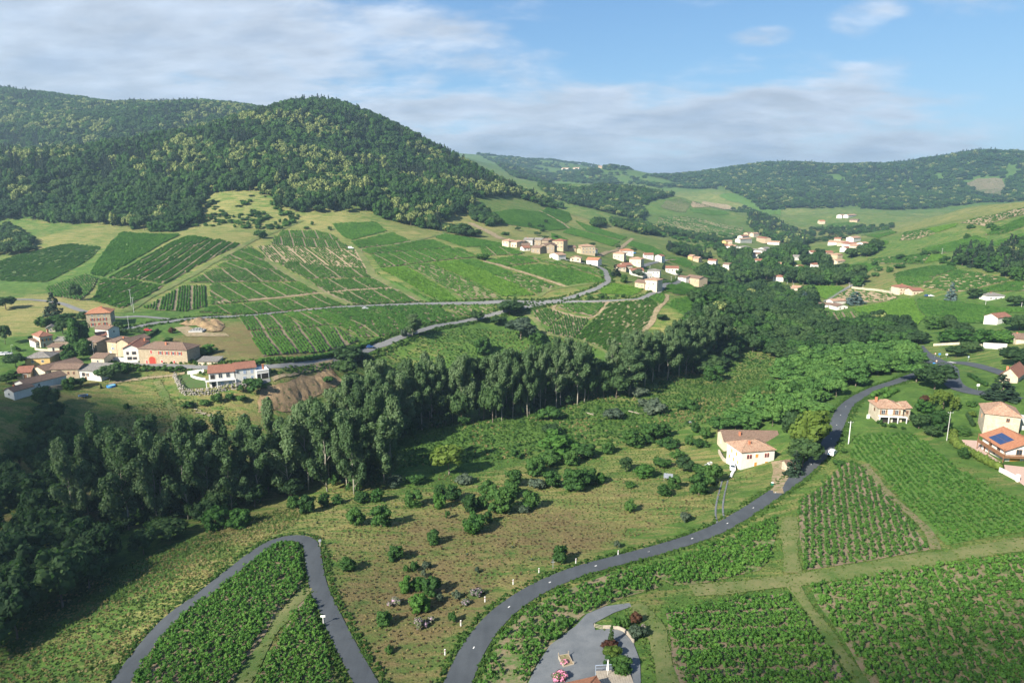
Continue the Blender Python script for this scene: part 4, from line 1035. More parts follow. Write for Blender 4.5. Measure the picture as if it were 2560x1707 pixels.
# ------------------------------------------------------------------ masses: forests, woods, vines, grass
def joined(cm, tm, name):
    bm = bmesh.new(); bm.from_mesh(cm)
    n = len(bm.faces); bm.from_mesh(tm)
    bm.faces.ensure_lookup_table()
    for f in bm.faces[n:]: f.material_index = 1
    me = bpy.data.meshes.new(name); bm.to_mesh(me); bm.free()
    me.materials.append(cm.materials[0]); me.materials.append(tm.materials[0])
    return me
PCOL = {}
def proto_collection(key, meshes):
    if key not in PCOL:
        c = bpy.data.collections.new(key + '_models')
        for i, me in enumerate(meshes):
            ob = bpy.data.objects.new(f'{key}_model_{i:02d}', me); c.objects.link(ob)
        PCOL[key] = (c, len(meshes), node_group(key, c))
    return PCOL[key]
def node_group(key, c):
    ng = bpy.data.node_groups.new(key + '_scatter', 'GeometryNodeTree')
    ng.interface.new_socket('Geometry', in_out='INPUT', socket_type='NodeSocketGeometry')
    ng.interface.new_socket('Geometry', in_out='OUTPUT', socket_type='NodeSocketGeometry')
    N = ng.nodes
    gi, go = N.new('NodeGroupInput'), N.new('NodeGroupOutput')
    ci = N.new('GeometryNodeCollectionInfo'); ci.inputs[0].default_value = c
    ci.inputs['Separate Children'].default_value = True; ci.inputs['Reset Children'].default_value = True
    ip = N.new('GeometryNodeInstanceOnPoints'); ip.inputs['Pick Instance'].default_value = True
    def attr(nm, ty):
        a = N.new('GeometryNodeInputNamedAttribute'); a.data_type = ty; a.inputs[0].default_value = nm; return a.outputs[0]
    lk = ng.links.new
    lk(gi.outputs[0], ip.inputs['Points']); lk(ci.outputs[0], ip.inputs['Instance'])
    lk(attr('pick', 'INT'), ip.inputs['Instance Index'])
    eu = N.new('FunctionNodeEulerToRotation'); lk(attr('turn', 'FLOAT_VECTOR'), eu.inputs[0])
    lk(eu.outputs[0], ip.inputs['Rotation']); lk(attr('size', 'FLOAT_VECTOR'), ip.inputs['Scale'])
    lk(ip.outputs[0], go.inputs[0])
    return ng
def mass(name, key, meshes, P, size, turn, label, cat, pick=None):
    c, n, ng = proto_collection(key, meshes)
    k = len(P)
    me = bpy.data.meshes.new(name)
    me.vertices.add(k); me.vertices.foreach_set('co', np.asarray(P, np.float32).ravel())
    if pick is None: pick = rng.integers(0, n, k)
    for nm, ty, d in (('pick', 'INT', np.asarray(pick, np.int32)),):
        a = me.attributes.new(nm, ty, 'POINT'); a.data.foreach_set('value', d)
    for nm, d in (('size', size), ('turn', turn)):
        a = me.attributes.new(nm, 'FLOAT_VECTOR', 'POINT'); a.data.foreach_set('vector', np.asarray(d, np.float32).ravel())
    me.update()
    o = link(name, me)
    md = o.modifiers.new('scatter', 'NODES'); md.node_group = ng
    return tag(o, label, cat, None, 'stuff')
def at_ground(p, dz=0.0):
    p = np.asarray(p)
    return np.c_[p[:, 0], p[:, 1], hgt(p[:, 0], p[:, 1]) + dz]
def zrot(n): return np.c_[np.zeros(n), np.zeros(n), rng.uniform(0, 6.283, n)]
def wood(name, key, kinds, p, wr, hr, label, cat='wood', weights=None):
    """trees of the given kinds standing at the points p"""
    if not len(p): return
    ms, wh = [], []
    for kd in kinds:
        for cm, tm, w0, h0 in PROTO[kd]:
            ms.append(joined(cm, tm, kd) if key not in PCOL else None); wh.append((kd, w0, h0))
    n = len(p)
    kinds_idx = {kd: [i for i, x in enumerate(wh) if x[0] == kd] for kd in kinds}
    if weights is None: wgt = np.full((n, len(kinds)), 1 / len(kinds))
    else: wgt = weights
    u = rng.uniform(size=n); cum = np.cumsum(wgt, 1); kk = (u[:, None] > cum).sum(1).clip(0, len(kinds) - 1)
    pick = np.array([kinds_idx[kinds[k]][int(rng.integers(len(kinds_idx[kinds[k]])))] for k in kk])
    w0 = np.array([wh[i][1] for i in pick]); h0 = np.array([wh[i][2] for i in pick])
    isfir = np.array([wh[i][0] == 'fir' for i in pick])
    w = rng.uniform(wr[0], wr[1], n) * np.where(isfir, .62, 1); h = rng.uniform(hr[0], hr[1], n) * np.where(isfir, 1.25, 1)
    return mass(name, key, ms, at_ground(p, -.3), np.c_[w / w0, w / w0, h / h0], zrot(n), label, cat, pick)
def region(poly_px, crange, dist, n=60000, jit=True):
    """points of the land whose place in the photograph lies in the outline and whose distance fits"""
    c0, c1 = crange
    pts = np.asarray(poly_px)
    u0, u1 = pts[:, 0].min(), pts[:, 0].max()
    wd = 1.18 if c0 < 300 else 1.02
    t0, t1 = math.atan((u0 - 1280) / FOC * wd) - .02, math.atan((u1 - 1280) / FOC * wd) + .02
    th = rng.uniform(t0, t1, n); r = np.sqrt(rng.uniform((c0 * .95) ** 2, (c1 * 1.3) ** 2, n))
    q = np.stack([np.sin(th) * r, np.cos(th) * r], -1)
    P = at_ground(q)
    u, v, c = project(P)
    k = inside(np.stack([u, v], -1), pts) & (c > c0) & (c < c1)
    return min_dist(q[k], dist)
# ------------------------------------------------------------------ building materials
def render_wall(name, col, dirt=.12):
    m = Mat(name, .9, .15)
    c = m.coord('Object')
    a = m.noise(c, .45, 5, .6); s = m.noise(m.coord('Object', (1.6, 1.6, .25)), 1.1, 4, .65)
    f = m.math('ADD', m.math('MULTIPLY', a, .5), m.math('MULTIPLY', s, .5))
    m.out(m.mix(m.rng(f, .32, .6), tuple(x * (1 - 2.2 * dirt) * t for x, t in zip(col, (1, .97, .92))), col)).bump(m.noise(c, 14, 3), .25, .02)
    return m.m
def stone_wall(name, a, b, joint, scale=2.6):
    m = Mat(name, .95, .1)
    c = m.coord('Object', (1, 1, 1.7))
    v = m.n('ShaderNodeTexVoronoi'); v.inputs['Scale'].default_value = scale; m.l(c, v.inputs[0])
    e = m.n('ShaderNodeTexVoronoi', feature='DISTANCE_TO_EDGE'); e.inputs['Scale'].default_value = scale; m.l(c, e.inputs[0])
    sp = m.n('ShaderNodeSeparateColor'); m.l(v.outputs['Color'], sp.inputs[0])
    cc = m.mix(sp.outputs[0], a, b)
    cc = m.mix(m.rng(m.noise(c, .5, 5, .6), .35, .7), cc, tuple(x * .72 for x in a))
    m.out(m.mix(m.rng(e.outputs[0], .02, .10), joint, cc)).bump(m.rng(e.outputs[0], 0, .12), .7, .06)
    return m.m
def tile_roof(name, a, b, c_, moss=.0):
    m = Mat(name, .85, .2)
    c = m.coord('Object', (3.2, 3.2, 3.2))
    v = m.n('ShaderNodeTexVoronoi'); v.inputs['Scale'].default_value = 1.0; m.l(c, v.inputs[0])
    sp = m.n('ShaderNodeSeparateColor'); m.l(v.outputs['Color'], sp.inputs[0])
    n = m.noise(m.coord('Object'), .6, 5, .65)
    cc = m.mix(m.rng(m.math('ADD', m.math('MULTIPLY', sp.outputs[0], .6), m.math('MULTIPLY', n, .5)), .25, .75), a, b)
    cc = m.mix(m.rng(m.noise(m.coord('Object'), 2.3, 4, .7), .55, .72, 0, .7), cc, c_)
    if moss: cc = m.mix(m.rng(m.noise(m.coord('Object'), .9, 5, .7), .62 - moss * .3, .75, 0, .8), cc, (.10, .09, .055))
    w = m.n('ShaderNodeTexWave'); w.inputs['Scale'].default_value = 1.5; w.inputs['Distortion'].default_value = .3; m.l(m.coord('Object', (2, 2, 2)), w.inputs[0])
    m.out(cc).bump(m.math('ADD', w.outputs['Fac'], sp.outputs[0]), .6, .06)
    return m.m
W_WHITE = render_wall('white_render', (.60, .59, .555), .08)
W_CREAM = render_wall('cream_render', (.54, .47, .36))
W_TAN = render_wall('tan_render', (.42, .34, .235))
W_YELLOW = render_wall('ochre_render', (.55, .38, .16))
W_GREY = render_wall('grey_render', (.42, .41, .39))
W_STONE = stone_wall('golden_stone', (.32, .25, .165), (.46, .38, .26), (.40, .34, .25))
W_DKSTONE = stone_wall('weathered_stone', (.22, .18, .13), (.36, .29, .21), (.30, .25, .19))
W_PALESTONE = stone_wall('pale_stone', (.40, .35, .26), (.54, .48, .38), (.50, .45, .36))
R_ORANGE = tile_roof('orange_tiles', (.29, .122, .068), (.36, .168, .095), (.25, .135, .09))
R_MOTTLED = tile_roof('mottled_tiles', (.25, .135, .090), (.37, .25, .175), (.36, .32, .25), .25)
R_RED = tile_roof('red_brown_tiles', (.180, .078, .054), (.250, .118, .080), (.17, .10, .075))
R_BROWN = tile_roof('brown_tiles', (.125, .080, .060), (.190, .128, .096), (.165, .13, .10), .25)
R_GREY = tile_roof('grey_slates', (.135, .125, .115), (.22, .205, .19), (.20, .17, .14), .15)
M_white = plain('white_paint', (.68, .68, .66), .6, .05)
M_glass = Mat('window_glass', .12, .6).m
M_glass.node_tree.nodes['Principled BSDF'].inputs['Base Color'].default_value = (.030, .040, .050, 1)
M_dark = plain('dark_opening', (.025, .022, .020), .9, .1)  # near-black colour standing in for the shade inside openings
M_red = plain('red_paint', (.32, .045, .030), .65, .08)
M_orange = plain('orange_paint', (.52, .24, .055), .65, .08)
M_bluegrey = plain('blue_grey_paint', (.30, .36, .47), .6, .06)
M_wood = plain('brown_wood', (.20, .105, .055), .75, .15)
M_oldwood = plain('weathered_wood', (.30, .26, .21), .9, .18)
M_brick = plain('brick', (.40, .155, .085), .85, .15)
M_brickline = plain('orange_brick_trim', (.50, .26, .14), .85, .1)
M_concrete = plain('concrete', (.40, .40, .385), .9, .12)
M_metal = plain('grey_metal', (.34, .36, .38), .45, .06, metal=.5)
M_black = plain('black_rubber', (.02, .02, .02), .8, .05)
M_blue = plain('blue_plastic', (.05, .22, .50), .5, .05)
M_solar = plain('solar_panel', (.028, .048, .115), .25, .1, spec=.5)
M_pink = plain('pink_paving', (.40, .285, .235), .9, .1)
HOUSES = []
def house_frame(win, A, B):
    (u0, v0), (u1, v1) = uv(win, A, B)
    p = ground([(u0, v0)])[0]
    q = z2p(u1, v1, p[2])
    # a base line read a little too steep would turn the house away: keep the turn moderate
    d = q[:2] - p[:2]
    L = float(np.hypot(*d)); ang = math.atan2(d[1], d[0])
    return p, L, ang
def opening(root, kind, M, w, h):
    """M: places the opening on the wall (x across, y outwards negative, z up)"""
    def put(name, mb, mat, parent):
        me = mb.mesh(name)
        o = link(name, me, mat, parent)
        if parent is root: o.matrix_local = M
        return o
    hw = w / 2
    if kind.startswith('door') or kind.startswith('garage'):
        col = {'red': M_red, 'wood': M_wood, 'orange': M_orange, 'white': M_white, 'dark': M_dark}[kind.split('_')[1]]
        d = put('door', MB().box(-hw, -.05, 0, hw, .06, h), col, root)  # dark kinds are no door leaf but a near-black panel painted as inner shade
        put('frame', MB().box(-hw - .14, -.08, 0, -hw, .05, h + .14).box(hw, -.08, 0, hw + .14, .05, h + .14).box(-hw, -.08, h, hw, .05, h + .14), M_brickline if 'red' in kind else M_white, d)
        return
    if kind == 'arch':
        mb = MB(); n = 10
        mb.prism([(-hw, 0), (hw, 0)] + [(hw * math.cos(math.pi * i / n), h * .72 + hw * .75 * math.sin(math.pi * i / n)) for i in range(n + 1)], -.06, .05)
        mb.v = [(x, z, y) for x, y, z in mb.v]
        d = put('door', mb, M_red, root)
        fr = MB()
        for i in range(n):
            a0, a1 = math.pi * i / n, math.pi * (i + 1) / n
            P = [(r * hw * math.cos(a), h * .72 + r2 * hw * math.sin(a)) for a, r, r2 in ((a0, 1.0, .75), (a0, 1.18, .95), (a1, 1.18, .95), (a1, 1.0, .75))]
            k = MB().prism(P, -.1, .04); fr.add([(x, z, y) for x, y, z in k.v], k.f)
        fr.box(-hw * 1.18, -.1, 0, -hw, .04, h * .72).box(hw, -.1, 0, hw * 1.18, .04, h * .72)
        put('surround', fr, M_brickline, d)
        return
    if kind == 'lancets':
        f = MB()
        for s in (-1, 1):
            c = s * w * .27
            f.box(c - w * .2, -.07, 0, c - w * .15, .05, h).box(c + w * .15, -.07, 0, c + w * .2, .05, h).box(c - w * .15, -.07, h * .9, c + w * .15, .05, h).box(c - w * .2, -.07, -.1, c + w * .2, .05, 0)
            f.prism([(c - w * .2, h), (c + w * .2, h), (c, h * 1.22)], -.07, .05) if False else None
        win = put('window', f, M_red, root)
        for s in (-1, 1):
            c = s * w * .27
            put('pane', MB().box(c - w * .15, -.03, 0, c + w * .15, .02, h * .9), M_glass, win)
            k = MB().prism([(c - w * .2, h), (c + w * .2, h), (c + w * .1, h * 1.16), (c, h * 1.22), (c - w * .1, h * 1.16)], -.06, .04)
            put('arch_head', MB().add([(x, z, y) for x, y, z in k.v], k.f), M_red, win)
        return
    t = .08
    fm = {'plain': M_white, 'wood': M_wood, 'ochre': M_brickline}.get(kind, M_white)
    f = MB().box(-hw - t, -.07, -t, -hw, .05, h + t).box(hw, -.07, -t, hw + t, .05, h + t).box(-hw, -.07, h, hw, .05, h + t).box(-hw, -.10, -t, hw, .05, 0).box(-.03, -.05, 0, .03, .05, h)
    win = put('window', f, fm, root)
    put('pane', MB().box(-hw, -.025, 0, hw, .02, h), M_glass, win)
    sc = {'shut_red': M_red, 'shut_blue': M_bluegrey, 'shut_wood': M_wood, 'shut_orange': M_orange}.get(kind)
    if sc:
        for s in (-1, 1): put('shutter', MB().box(s * (hw + t) - (w * .5 if s < 0 else 0), -.11, -.03, s * (hw + t) + (w * .5 if s > 0 else 0), -.072, h + .03), sc, win)
    cc = {'closed_orange': M_orange, 'closed_blue': M_bluegrey, 'closed_red': M_red}.get(kind)
    if cc:
        for s in (-1, 1): put('shutter', MB().box(min(0, s * hw) + .008, -.065, .01, max(0, s * hw) - .008, -.03, h - .01), cc, win)
def house(name, label, win, A, B, depth, wh, roof, rh, wall, tiles, openings=(), chimneys=(), group=None, cat='house', over=.45, base=None, width=None, turn=None, loc=None, dz=0.0):
    """A, B: left and right foot of the facade seen in the photograph; roof: gx ridge along the facade, gy gable towards it, hip, shed, flat"""
    if loc is None:
        p, L, ang = house_frame(win, A, B)
    else: p, L, ang = loc
    if width: L = width
    if turn is not None: ang = turn
    z0 = p[2] + dz
    root = empty(name, (p[0], p[1], z0), ang)
    w, d = L, depth
    HOUSES.append((p[0] + math.cos(ang) * w / 2 - math.sin(ang) * d / 2, p[1] + math.sin(ang) * w / 2 + math.cos(ang) * d / 2, math.hypot(w, d) / 2))
    mb = MB()
    lo = -2.5
    e = .003
    if roof in ('gy',):
        mb.prism([(0, lo), (w, lo), (w, wh), (w / 2, wh + rh), (0, wh)], 0, d); mb.v = [(x, z, y) for x, y, z in mb.v]
        mb.f = [f[::-1] for f in mb.f]
    elif roof == 'gx':
        mb.prism([(0, lo), (d, lo), (d, wh), (d / 2, wh + rh), (0, wh)], 0, w); mb.v = [(z, x, y) for x, y, z in mb.v]
    elif roof == 'shed':
        mb.prism([(0, lo), (d, lo), (d, wh + rh), (0, wh)], 0, w); mb.v = [(z, x, y) for x, y, z in mb.v]
    else:
        mb.box(0, 0, lo, w, d, wh)
    mb.build('wall', wall, root)
    o = over; t = .16
    rf = MB()
    if roof == 'gx':
        s = rh / (d / 2)
        rf.slab([(-o, -o, wh - o * s + t), (w + o, -o, wh - o * s + t), (w + o, d / 2, wh + rh + t), (-o, d / 2, wh + rh + t)], t)
        rf.slab([(-o, d / 2, wh + rh + t), (w + o, d / 2, wh + rh + t), (w + o, d + o, wh - o * s + t), (-o, d + o, wh - o * s + t)], t)
        rg = [((-o, d / 2, wh + rh + t), (w + o, d / 2, wh + rh + t))]
    elif roof == 'gy':
        s = rh / (w / 2)
        rf.slab([(-o, -o, wh - o * s + t), (w / 2, -o, wh + rh + t), (w / 2, d + o, wh + rh + t), (-o, d + o, wh - o * s + t)], t)
        rf.slab([(w / 2, -o, wh + rh + t), (w + o, -o, wh - o * s + t), (w + o, d + o, wh - o * s + t), (w / 2, d + o, wh + rh + t)], t)
        rg = [((w / 2, -o, wh + rh + t), (w / 2, d + o, wh + rh + t))]
    elif roof == 'hip':
        k = min(w, d) / 2 + o
        if w >= d: r0, r1 = (k - o, d / 2, wh + rh), (w - k + o, d / 2, wh + rh)
        else: r0, r1 = (w / 2, k - o, wh + rh), (w / 2, d - k + o, wh + rh)
        E = [(-o, -o, wh), (w + o, -o, wh), (w + o, d + o, wh), (-o, d + o, wh)]
        if w >= d: fs = [[E[0], E[1], r1, r0], [E[1], E[2], r1], [E[2], E[3], r0, r1], [E[3], E[0], r0]]
        else: fs = [[E[0], E[1], r0], [E[1], E[2], r1, r0], [E[2], E[3], r1], [E[3], E[0], r0, r1]]
        for f in fs: rf.slab([(x, y, z + t) for x, y, z in f], t)
        up = lambda q: (q[0], q[1], q[2] + t)
        rg = [(up(r0), up(r1))] + [(up(E[i]), up(r0 if (w >= d and i in (0, 3)) or (w < d and i in (0, 1)) else r1)) for i in range(4)]
    elif roof == 'shed':
        s = rh / d
        rf.slab([(-o, -o, wh - o * s + t), (w + o, -o, wh - o * s + t), (w + o, d + o, wh + rh + o * s + t), (-o, d + o, wh + rh + o * s + t)], t)
        rg = []
    else:
        rf.box(-.06, -.06, wh, w + .06, d + .06, wh + .22)
        rg = []
    ro = rf.build('roof', tiles, root)
    if rg and w > 5:
        r = MB()
        for a, b in rg:
            if (Vector(a) - Vector(b)).length > .1: r.tube(a, b, .11, n=6)
        r.build('ridge', tiles, ro)
    for cx, cy, ch in chimneys:
        zc = wh + rh * .45
        c = MB().box(cx * w - .35, cy * d - .3, zc, cx * w + .35, cy * d + .3, wh + rh + ch).box(cx * w - .42, cy * d - .37, wh + rh + ch, cx * w + .42, cy * d + .37, wh + rh + ch + .12).build('chimney', M_brick, ro)
    for face, fu, z, ow, oh, kd in openings:
        if face == 'F': M = Matrix.Translation((fu * w, 0, z))
        elif face == 'R': M = Matrix.Translation((w, fu * d, z)) @ Matrix.Rotation(R(90), 4, 'Z')
        elif face == 'L': M = Matrix.Translation((0, (1 - fu) * d, z)) @ Matrix.Rotation(R(-90), 4, 'Z')
        else: M = Matrix.Translation(((1 - fu) * w, d, z)) @ Matrix.Rotation(R(180), 4, 'Z')
        opening(root, kd, M, ow, oh)
    return tag(root, label, cat, group)
def wins(face, us, z, w, h, kd): return [(face, u, z, w, h, kd) for u in us]
H_ = 'houses of the left hamlet'
# ------------------------------------------------------------------ the hamlet on the left
house('stone_house', 'big square stone house with orange hipped roof and red shutters', 'A', (803, 438), (1025, 425), 12, 7.6, 'hip', 2.6, W_STONE, R_ORANGE,
      wins('F', (.25, .5, .75), 6.1, .8, .7, 'plain') + wins('F', (.25, .5, .75), 3.6, .9, 1.4, 'shut_red') + wins('F', (.25, .75), .9, .9, 1.5, 'shut_red') + [('F', .5, 0, 1.0, 2.2, 'door_red')] + wins('R', (.3, .7), 3.6, .9, 1.4, 'plain'), [(.6, .4, .6)], H_)
house('shed', 'small cream shed with gable half hidden behind garden trees', 'A', (425, 482), (508, 476), 5, 2.3, 'gy', 1.2, W_CREAM, R_GREY, [('F', .5, .8, .7, .8, 'plain')], (), H_, 'shed')
house('village_house', 'cream house with red-brown hipped roof and orange shutters', 'A', (378, 622), (494, 604), 9, 5.4, 'hip', 1.9, W_CREAM, R_RED, wins('F', (.2, .5, .8), 3.0, .8, 1.3, 'shut_orange') + [('F', .3, 0, 1, 2.1, 'door_wood')] + wins('R', (.3,), 3, .8, 1.2, 'plain'), [(.95, .5, .5)], H_)
house('annex', 'low white annex left of the cream house', 'A', (331, 622), (374, 614), 5, 3.0, 'shed', .8, W_WHITE, R_BROWN, [('F', .5, 1, .7, 1, 'plain')], (), H_)
house('outbuilding', 'grey-roofed lean-to right of the cream house', 'A', (505, 606), (632, 606), 7, 2.7, 'gx', 1.3, W_DKSTONE, R_GREY, (), (), H_)
house('outbuilding', 'small brown-roofed outbuilding below the cream house', 'A', (440, 655), (548, 656), 4, 2.2, 'shed', .8, W_CREAM, R_BROWN, [('F', .5, 0, 1.2, 1.8, 'door_dark')], (), H_)
house('village_house', 'ochre house with broad grey slate roof', 'A', (236, 786), (464, 776), 9, 3.3, 'hip', 2.0, W_YELLOW, R_GREY, [('F', .7, 1.2, .9, 1.1, 'plain'), ('F', .3, 1.2, .9, 1.1, 'plain')], (), H_)
house('outbuilding', 'cream outbuilding with sloping stone coloured roof', 'A', (468, 740), (576, 728), 5, 2.6, 'gx', 1.2, W_CREAM, R_BROWN, (), (), H_)
house('barn', 'long barn with brown roof and cream gable wall', 'A', (290, 884), (422, 902), 17, 3.2, 'gy', 1.6, W_CREAM, R_BROWN, [('F', .3, .9, .6, .7, 'plain'), ('R', .4, .3, 1.2, 1.9, 'door_dark')], (), H_, 'barn')
house('barn', 'low barn with red-brown roof left of the long barn', 'A', (160, 908), (286, 900), 8, 2.7, 'gx', 1.7, W_STONE, R_RED, [('F', .6, 0, 1.4, 1.9, 'door_wood')], (), H_, 'barn')
house('village_house', 'long white gabled house with brown roof and small window', 'A', (143, 1008), (250, 1028), 16, 3.1, 'gy', 1.4, W_WHITE, R_BROWN, [('F', .5, 1.5, 1.0, .8, 'wood'), ('R', .3, 1.2, .9, 1.0, 'plain')], (), H_)
house('village_house', 'lowest white gable house at the left edge', 'A', (44, 1070), (132, 1080), 8, 2.5, 'gy', 1.3, W_WHITE, R_BROWN, [('F', .5, .8, .8, .9, 'plain')], [(.5, .3, .5)], H_)
house('barn', 'old stone barn with patched brown roof and three small windows', 'A', (480, 908), (730, 905), 8, 4.4, 'gx', 1.3, W_STONE, R_BROWN, wins('F', (.42, .62, .82), 2.0, .7, 1.1, 'ochre') + [('F', .42, .2, .6, .6, 'ochre')], (), H_, 'barn')
house('village_house', 'white lean-to house with wide grey roof', 'A', (734, 912), (932, 922), 8, 4.0, 'shed', 1.4, W_WHITE, R_GREY, [('F', .2, 1.6, 1.3, 1.5, 'wood'), ('F', .38, 1.6, .7, 1.4, 'shut_wood'), ('F', .75, 2.4, .8, .7, 'wood'), ('F', .3, 0, 1, 1.4, 'door_wood')], (), H_)
house('village_house', 'cream house with brown gabled roof beside the village lane', 'A', (842, 772), (960, 776), 8, 3.1, 'gx', 1.3, W_CREAM, R_BROWN, [('F', .5, 1, .8, 1, 'plain')], (), H_)
house('village_house', 'tall narrow tan house with two blue shuttered windows', 'A', (995, 692), (1080, 702), 8, 7.0, 'shed', .8, W_TAN, R_BROWN, [('F', .6, 5.3, .6, .5, 'plain'), ('F', .6, 3.2, .8, 1.1, 'shut_blue'), ('F', .3, .4, .9, 1.7, 'door_white')], (), H_)
house('village_house', 'tan gabled house with grey-brown roof beside the tall narrow one', 'A', (1083, 706), (1190, 716), 13, 7.4, 'gy', 1.5, W_TAN, R_BROWN, [('R', .4, 4, .8, 1.1, 'plain')], [(.3, .2, .5)], H_)
house('village_house', 'dark stone house with brown roof covered by garden trees', 'A', (800, 640), (896, 668), 9, 5.0, 'gx', 1.4, W_DKSTONE, R_BROWN, [('F', .5, 2.5, .8, 1.1, 'plain')], (), H_)
house('village_house', 'dark stone house behind the white one on the lane', 'A', (900, 600), (990, 590), 8, 4.8, 'gx', 1.3, W_DKSTONE, R_RED, [('F', .5, 2.5, .8, 1.1, 'plain')], (), H_)
house('village_house', 'white house with brown roof just below the big stone house', 'A', (880, 525), (1000, 534), 7, 4.6, 'gx', 1.3, W_WHITE, R_BROWN, [('F', .4, 2.4, .8, 1.1, 'plain'), ('R', .5, 2.4, .8, 1.1, 'plain')], [(.75, .5, .5)], H_)
house('white_house', 'white gabled house with four dark windows joined to the long farmhouse', 'A', (1143, 766), (1283, 760), 15, 7.2, 'gy', 1.5, W_WHITE, R_RED, [('F', .28, 4.2, .9, 1.2, 'wood'), ('F', .70, 4.2, 1.6, 1.2, 'wood'), ('F', .38, 1.8, 1.8, 1.2, 'wood'), ('F', .72, 1.8, 1.5, 1.0, 'wood')], [(.9, .8, .4)], H_)
house('stone_farmhouse', 'long stone farmhouse with red shutters and red arched door', 'A', (1287, 772), (1728, 788), 10, 7.3, 'hip', 2.3, W_STONE, R_BROWN,
      wins('F', (.455, .59, .72, .85), 5.0, 1.0, 1.4, 'shut_red') + [('F', .26, 5.2, .9, 1.6, 'closed_red'), ('F', .27, 0, 3.2, 3.6, 'arch'), ('F', .15, .4, .9, 1.6, 'closed_red'), ('F', .465, 1.0, .9, 1.3, 'closed_red'), ('F', .72, 1.0, .9, 1.3, 'closed_red')], [(.5, .3, .3)], H_)
house('shed', 'low block shed with sloping roof right of the stone farmhouse', 'A', (1822, 783), (1998, 783), 6, 1.9, 'shed', .7, W_CREAM, R_GREY, (), (), H_, 'shed')
# the modern white villa on its terrace
v1 = house('white_villa', 'modern white two-storey villa with red-brown roof and balcony', 'B', (457, 988), (692, 968), 10, 6.4, 'gx', 2.0, W_WHITE, R_RED,
      [('F', .45, 3.9, 1.4, 1.9, 'plain'), ('F', .75, 3.9, 1.4, 1.9, 'plain'), ('F', .5, .9, 1.2, 1.4, 'closed_blue'), ('F', .82, .9, 1.2, 1.4, 'closed_blue'), ('F', .17, .2, 1.6, 2.2, 'door_dark'), ('F', .15, 3.4, 1.9, 2.2, 'door_dark'), ('L', .5, 3.6, 1.2, 1.6, 'plain')], (), None, 'villa')
bm_ = MB().box(-1.4, -1.5, 2.9, v1.children[0].dimensions.x if False else 10.6, -.004, 3.12); bm_.build('balcony', M_white, v1)
r_ = MB(); r_.box(-1.4, -1.5, 3.9, 10.6, -1.42, 4.0).box(-1.4, -1.5, 3.12, 10.6, -1.46, 3.2)
for i in range(40): r_.box(-1.4 + i * .306, -1.48, 3.2, -1.34 + i * .306, -1.44, 3.9)
r_.build('railing', M_white, v1)
c_ = MB()
for x in (-1.2, 3.0, 10.3): c_.box(x, -1.45, -2.5, x + .3, -1.15, 2.9)
c_.build('column', M_white, v1)
house('white_villa', 'right wing of the white villa with darker roof and blue-grey shutters', 'B', (699, 942), (887, 920), 9, 6.0, 'gx', 1.7, W_WHITE, R_RED,
      [('F', .12, 4.0, .8, 1.2, 'plain'), ('F', .45, 3.5, 1.1, 1.8, 'closed_blue'), ('F', .80, 3.5, 1.1, 1.8, 'closed_blue'), ('F', .42, .9, 1.1, 1.4, 'closed_blue'), ('F', .80, .9, 1.1, 1.4, 'closed_blue')], (), None, 'villa')
house('carport', 'flat-roofed white carport with two openings beside the villa', 'B', (891, 917), (1005, 902), 7, 3.9, 'flat', .3, W_WHITE, M_white, [('F', .18, 0, 1.5, 2.6, 'door_dark'), ('F', .66, 0, 2.9, 2.6, 'garage_dark')], [(.6, .2, 2.0)], None, 'carport')
def wall_line(name, label, win, pts, h, t, mat, cat='wall', cap=None, z_on=None):
    L = smooth_line(G(win, *pts), 1.5) if len(pts) > 2 else smooth_line(np.vstack([G(win, *pts)]), 1.5)
    N, _ = normals2(L); zz = hgt(L[:, 0], L[:, 1])
    a, b = L + N * t / 2, L - N * t / 2
    V = np.vstack([np.c_[a, zz - 1.2], np.c_[b, zz - 1.2], np.c_[b, zz + h], np.c_[a, zz + h]])
    n = len(L); F = []
    for i in range(n - 1):
        for k in range(4): F.append((k * n + i, ((k + 1) % 4) * n + i, ((k + 1) % 4) * n + i + 1, k * n + i + 1))
    me = bpy.data.meshes.new(name); me.from_pydata(V.tolist(), [], F + [(0, n, 2 * n, 3 * n), (3 * n + n - 1, 2 * n + n - 1, n + n - 1, n - 1)])
    bm = bmesh.new(); bm.from_mesh(me); bmesh.ops.recalc_face_normals(bm, faces=bm.faces); bm.to_mesh(me); bm.free()
    o = link(name, me, mat)
    if cap:
        k = MB()
        for i in range(n - 1):
            q = [(*(L[i] + N[i] * (t / 2 + .05)), zz[i] + h + .1), (*(L[i] - N[i] * (t / 2 + .05)), zz[i] + h + .1), (*(L[i + 1] - N[i + 1] * (t / 2 + .05)), zz[i + 1] + h + .1), (*(L[i + 1] + N[i + 1] * (t / 2 + .05)), zz[i + 1] + h + .1)]
            k.slab(q, .095)
        k.build('coping', cap, o)
    return tag(o, label, cat)
wall_line('garden_wall', 'high white garden wall in front of the villa lawn', 'B', [(252, 872), (330, 860), (405, 852)], 1.6, .25, W_WHITE, cap=M_white)
wall_line('garden_wall', 'curved low white wall at the corner of the villa', 'B', [(285, 892), (340, 915), (418, 925)], 1.1, .25, W_WHITE, cap=M_white)
wall_line('garden_wall', 'white garden wall beside the white gabled house', 'A', [(1016, 745), (1080, 748), (1146, 752)], 2.0, .3, W_WHITE, cap=M_concrete)
wall_line('garden_wall', 'low cream terrace wall in front of the cream house', 'A', [(322, 640), (380, 650), (440, 652)], 1.0, .3, W_CREAM)
aw = wall_line('arched_wall', 'old stone wall with dark arched opening below the barns', 'A', [(375, 1010), (450, 1022), (610, 1000)], 2.2, .6, W_DKSTONE)
pa_ = G('A', (448, 1022))[0]
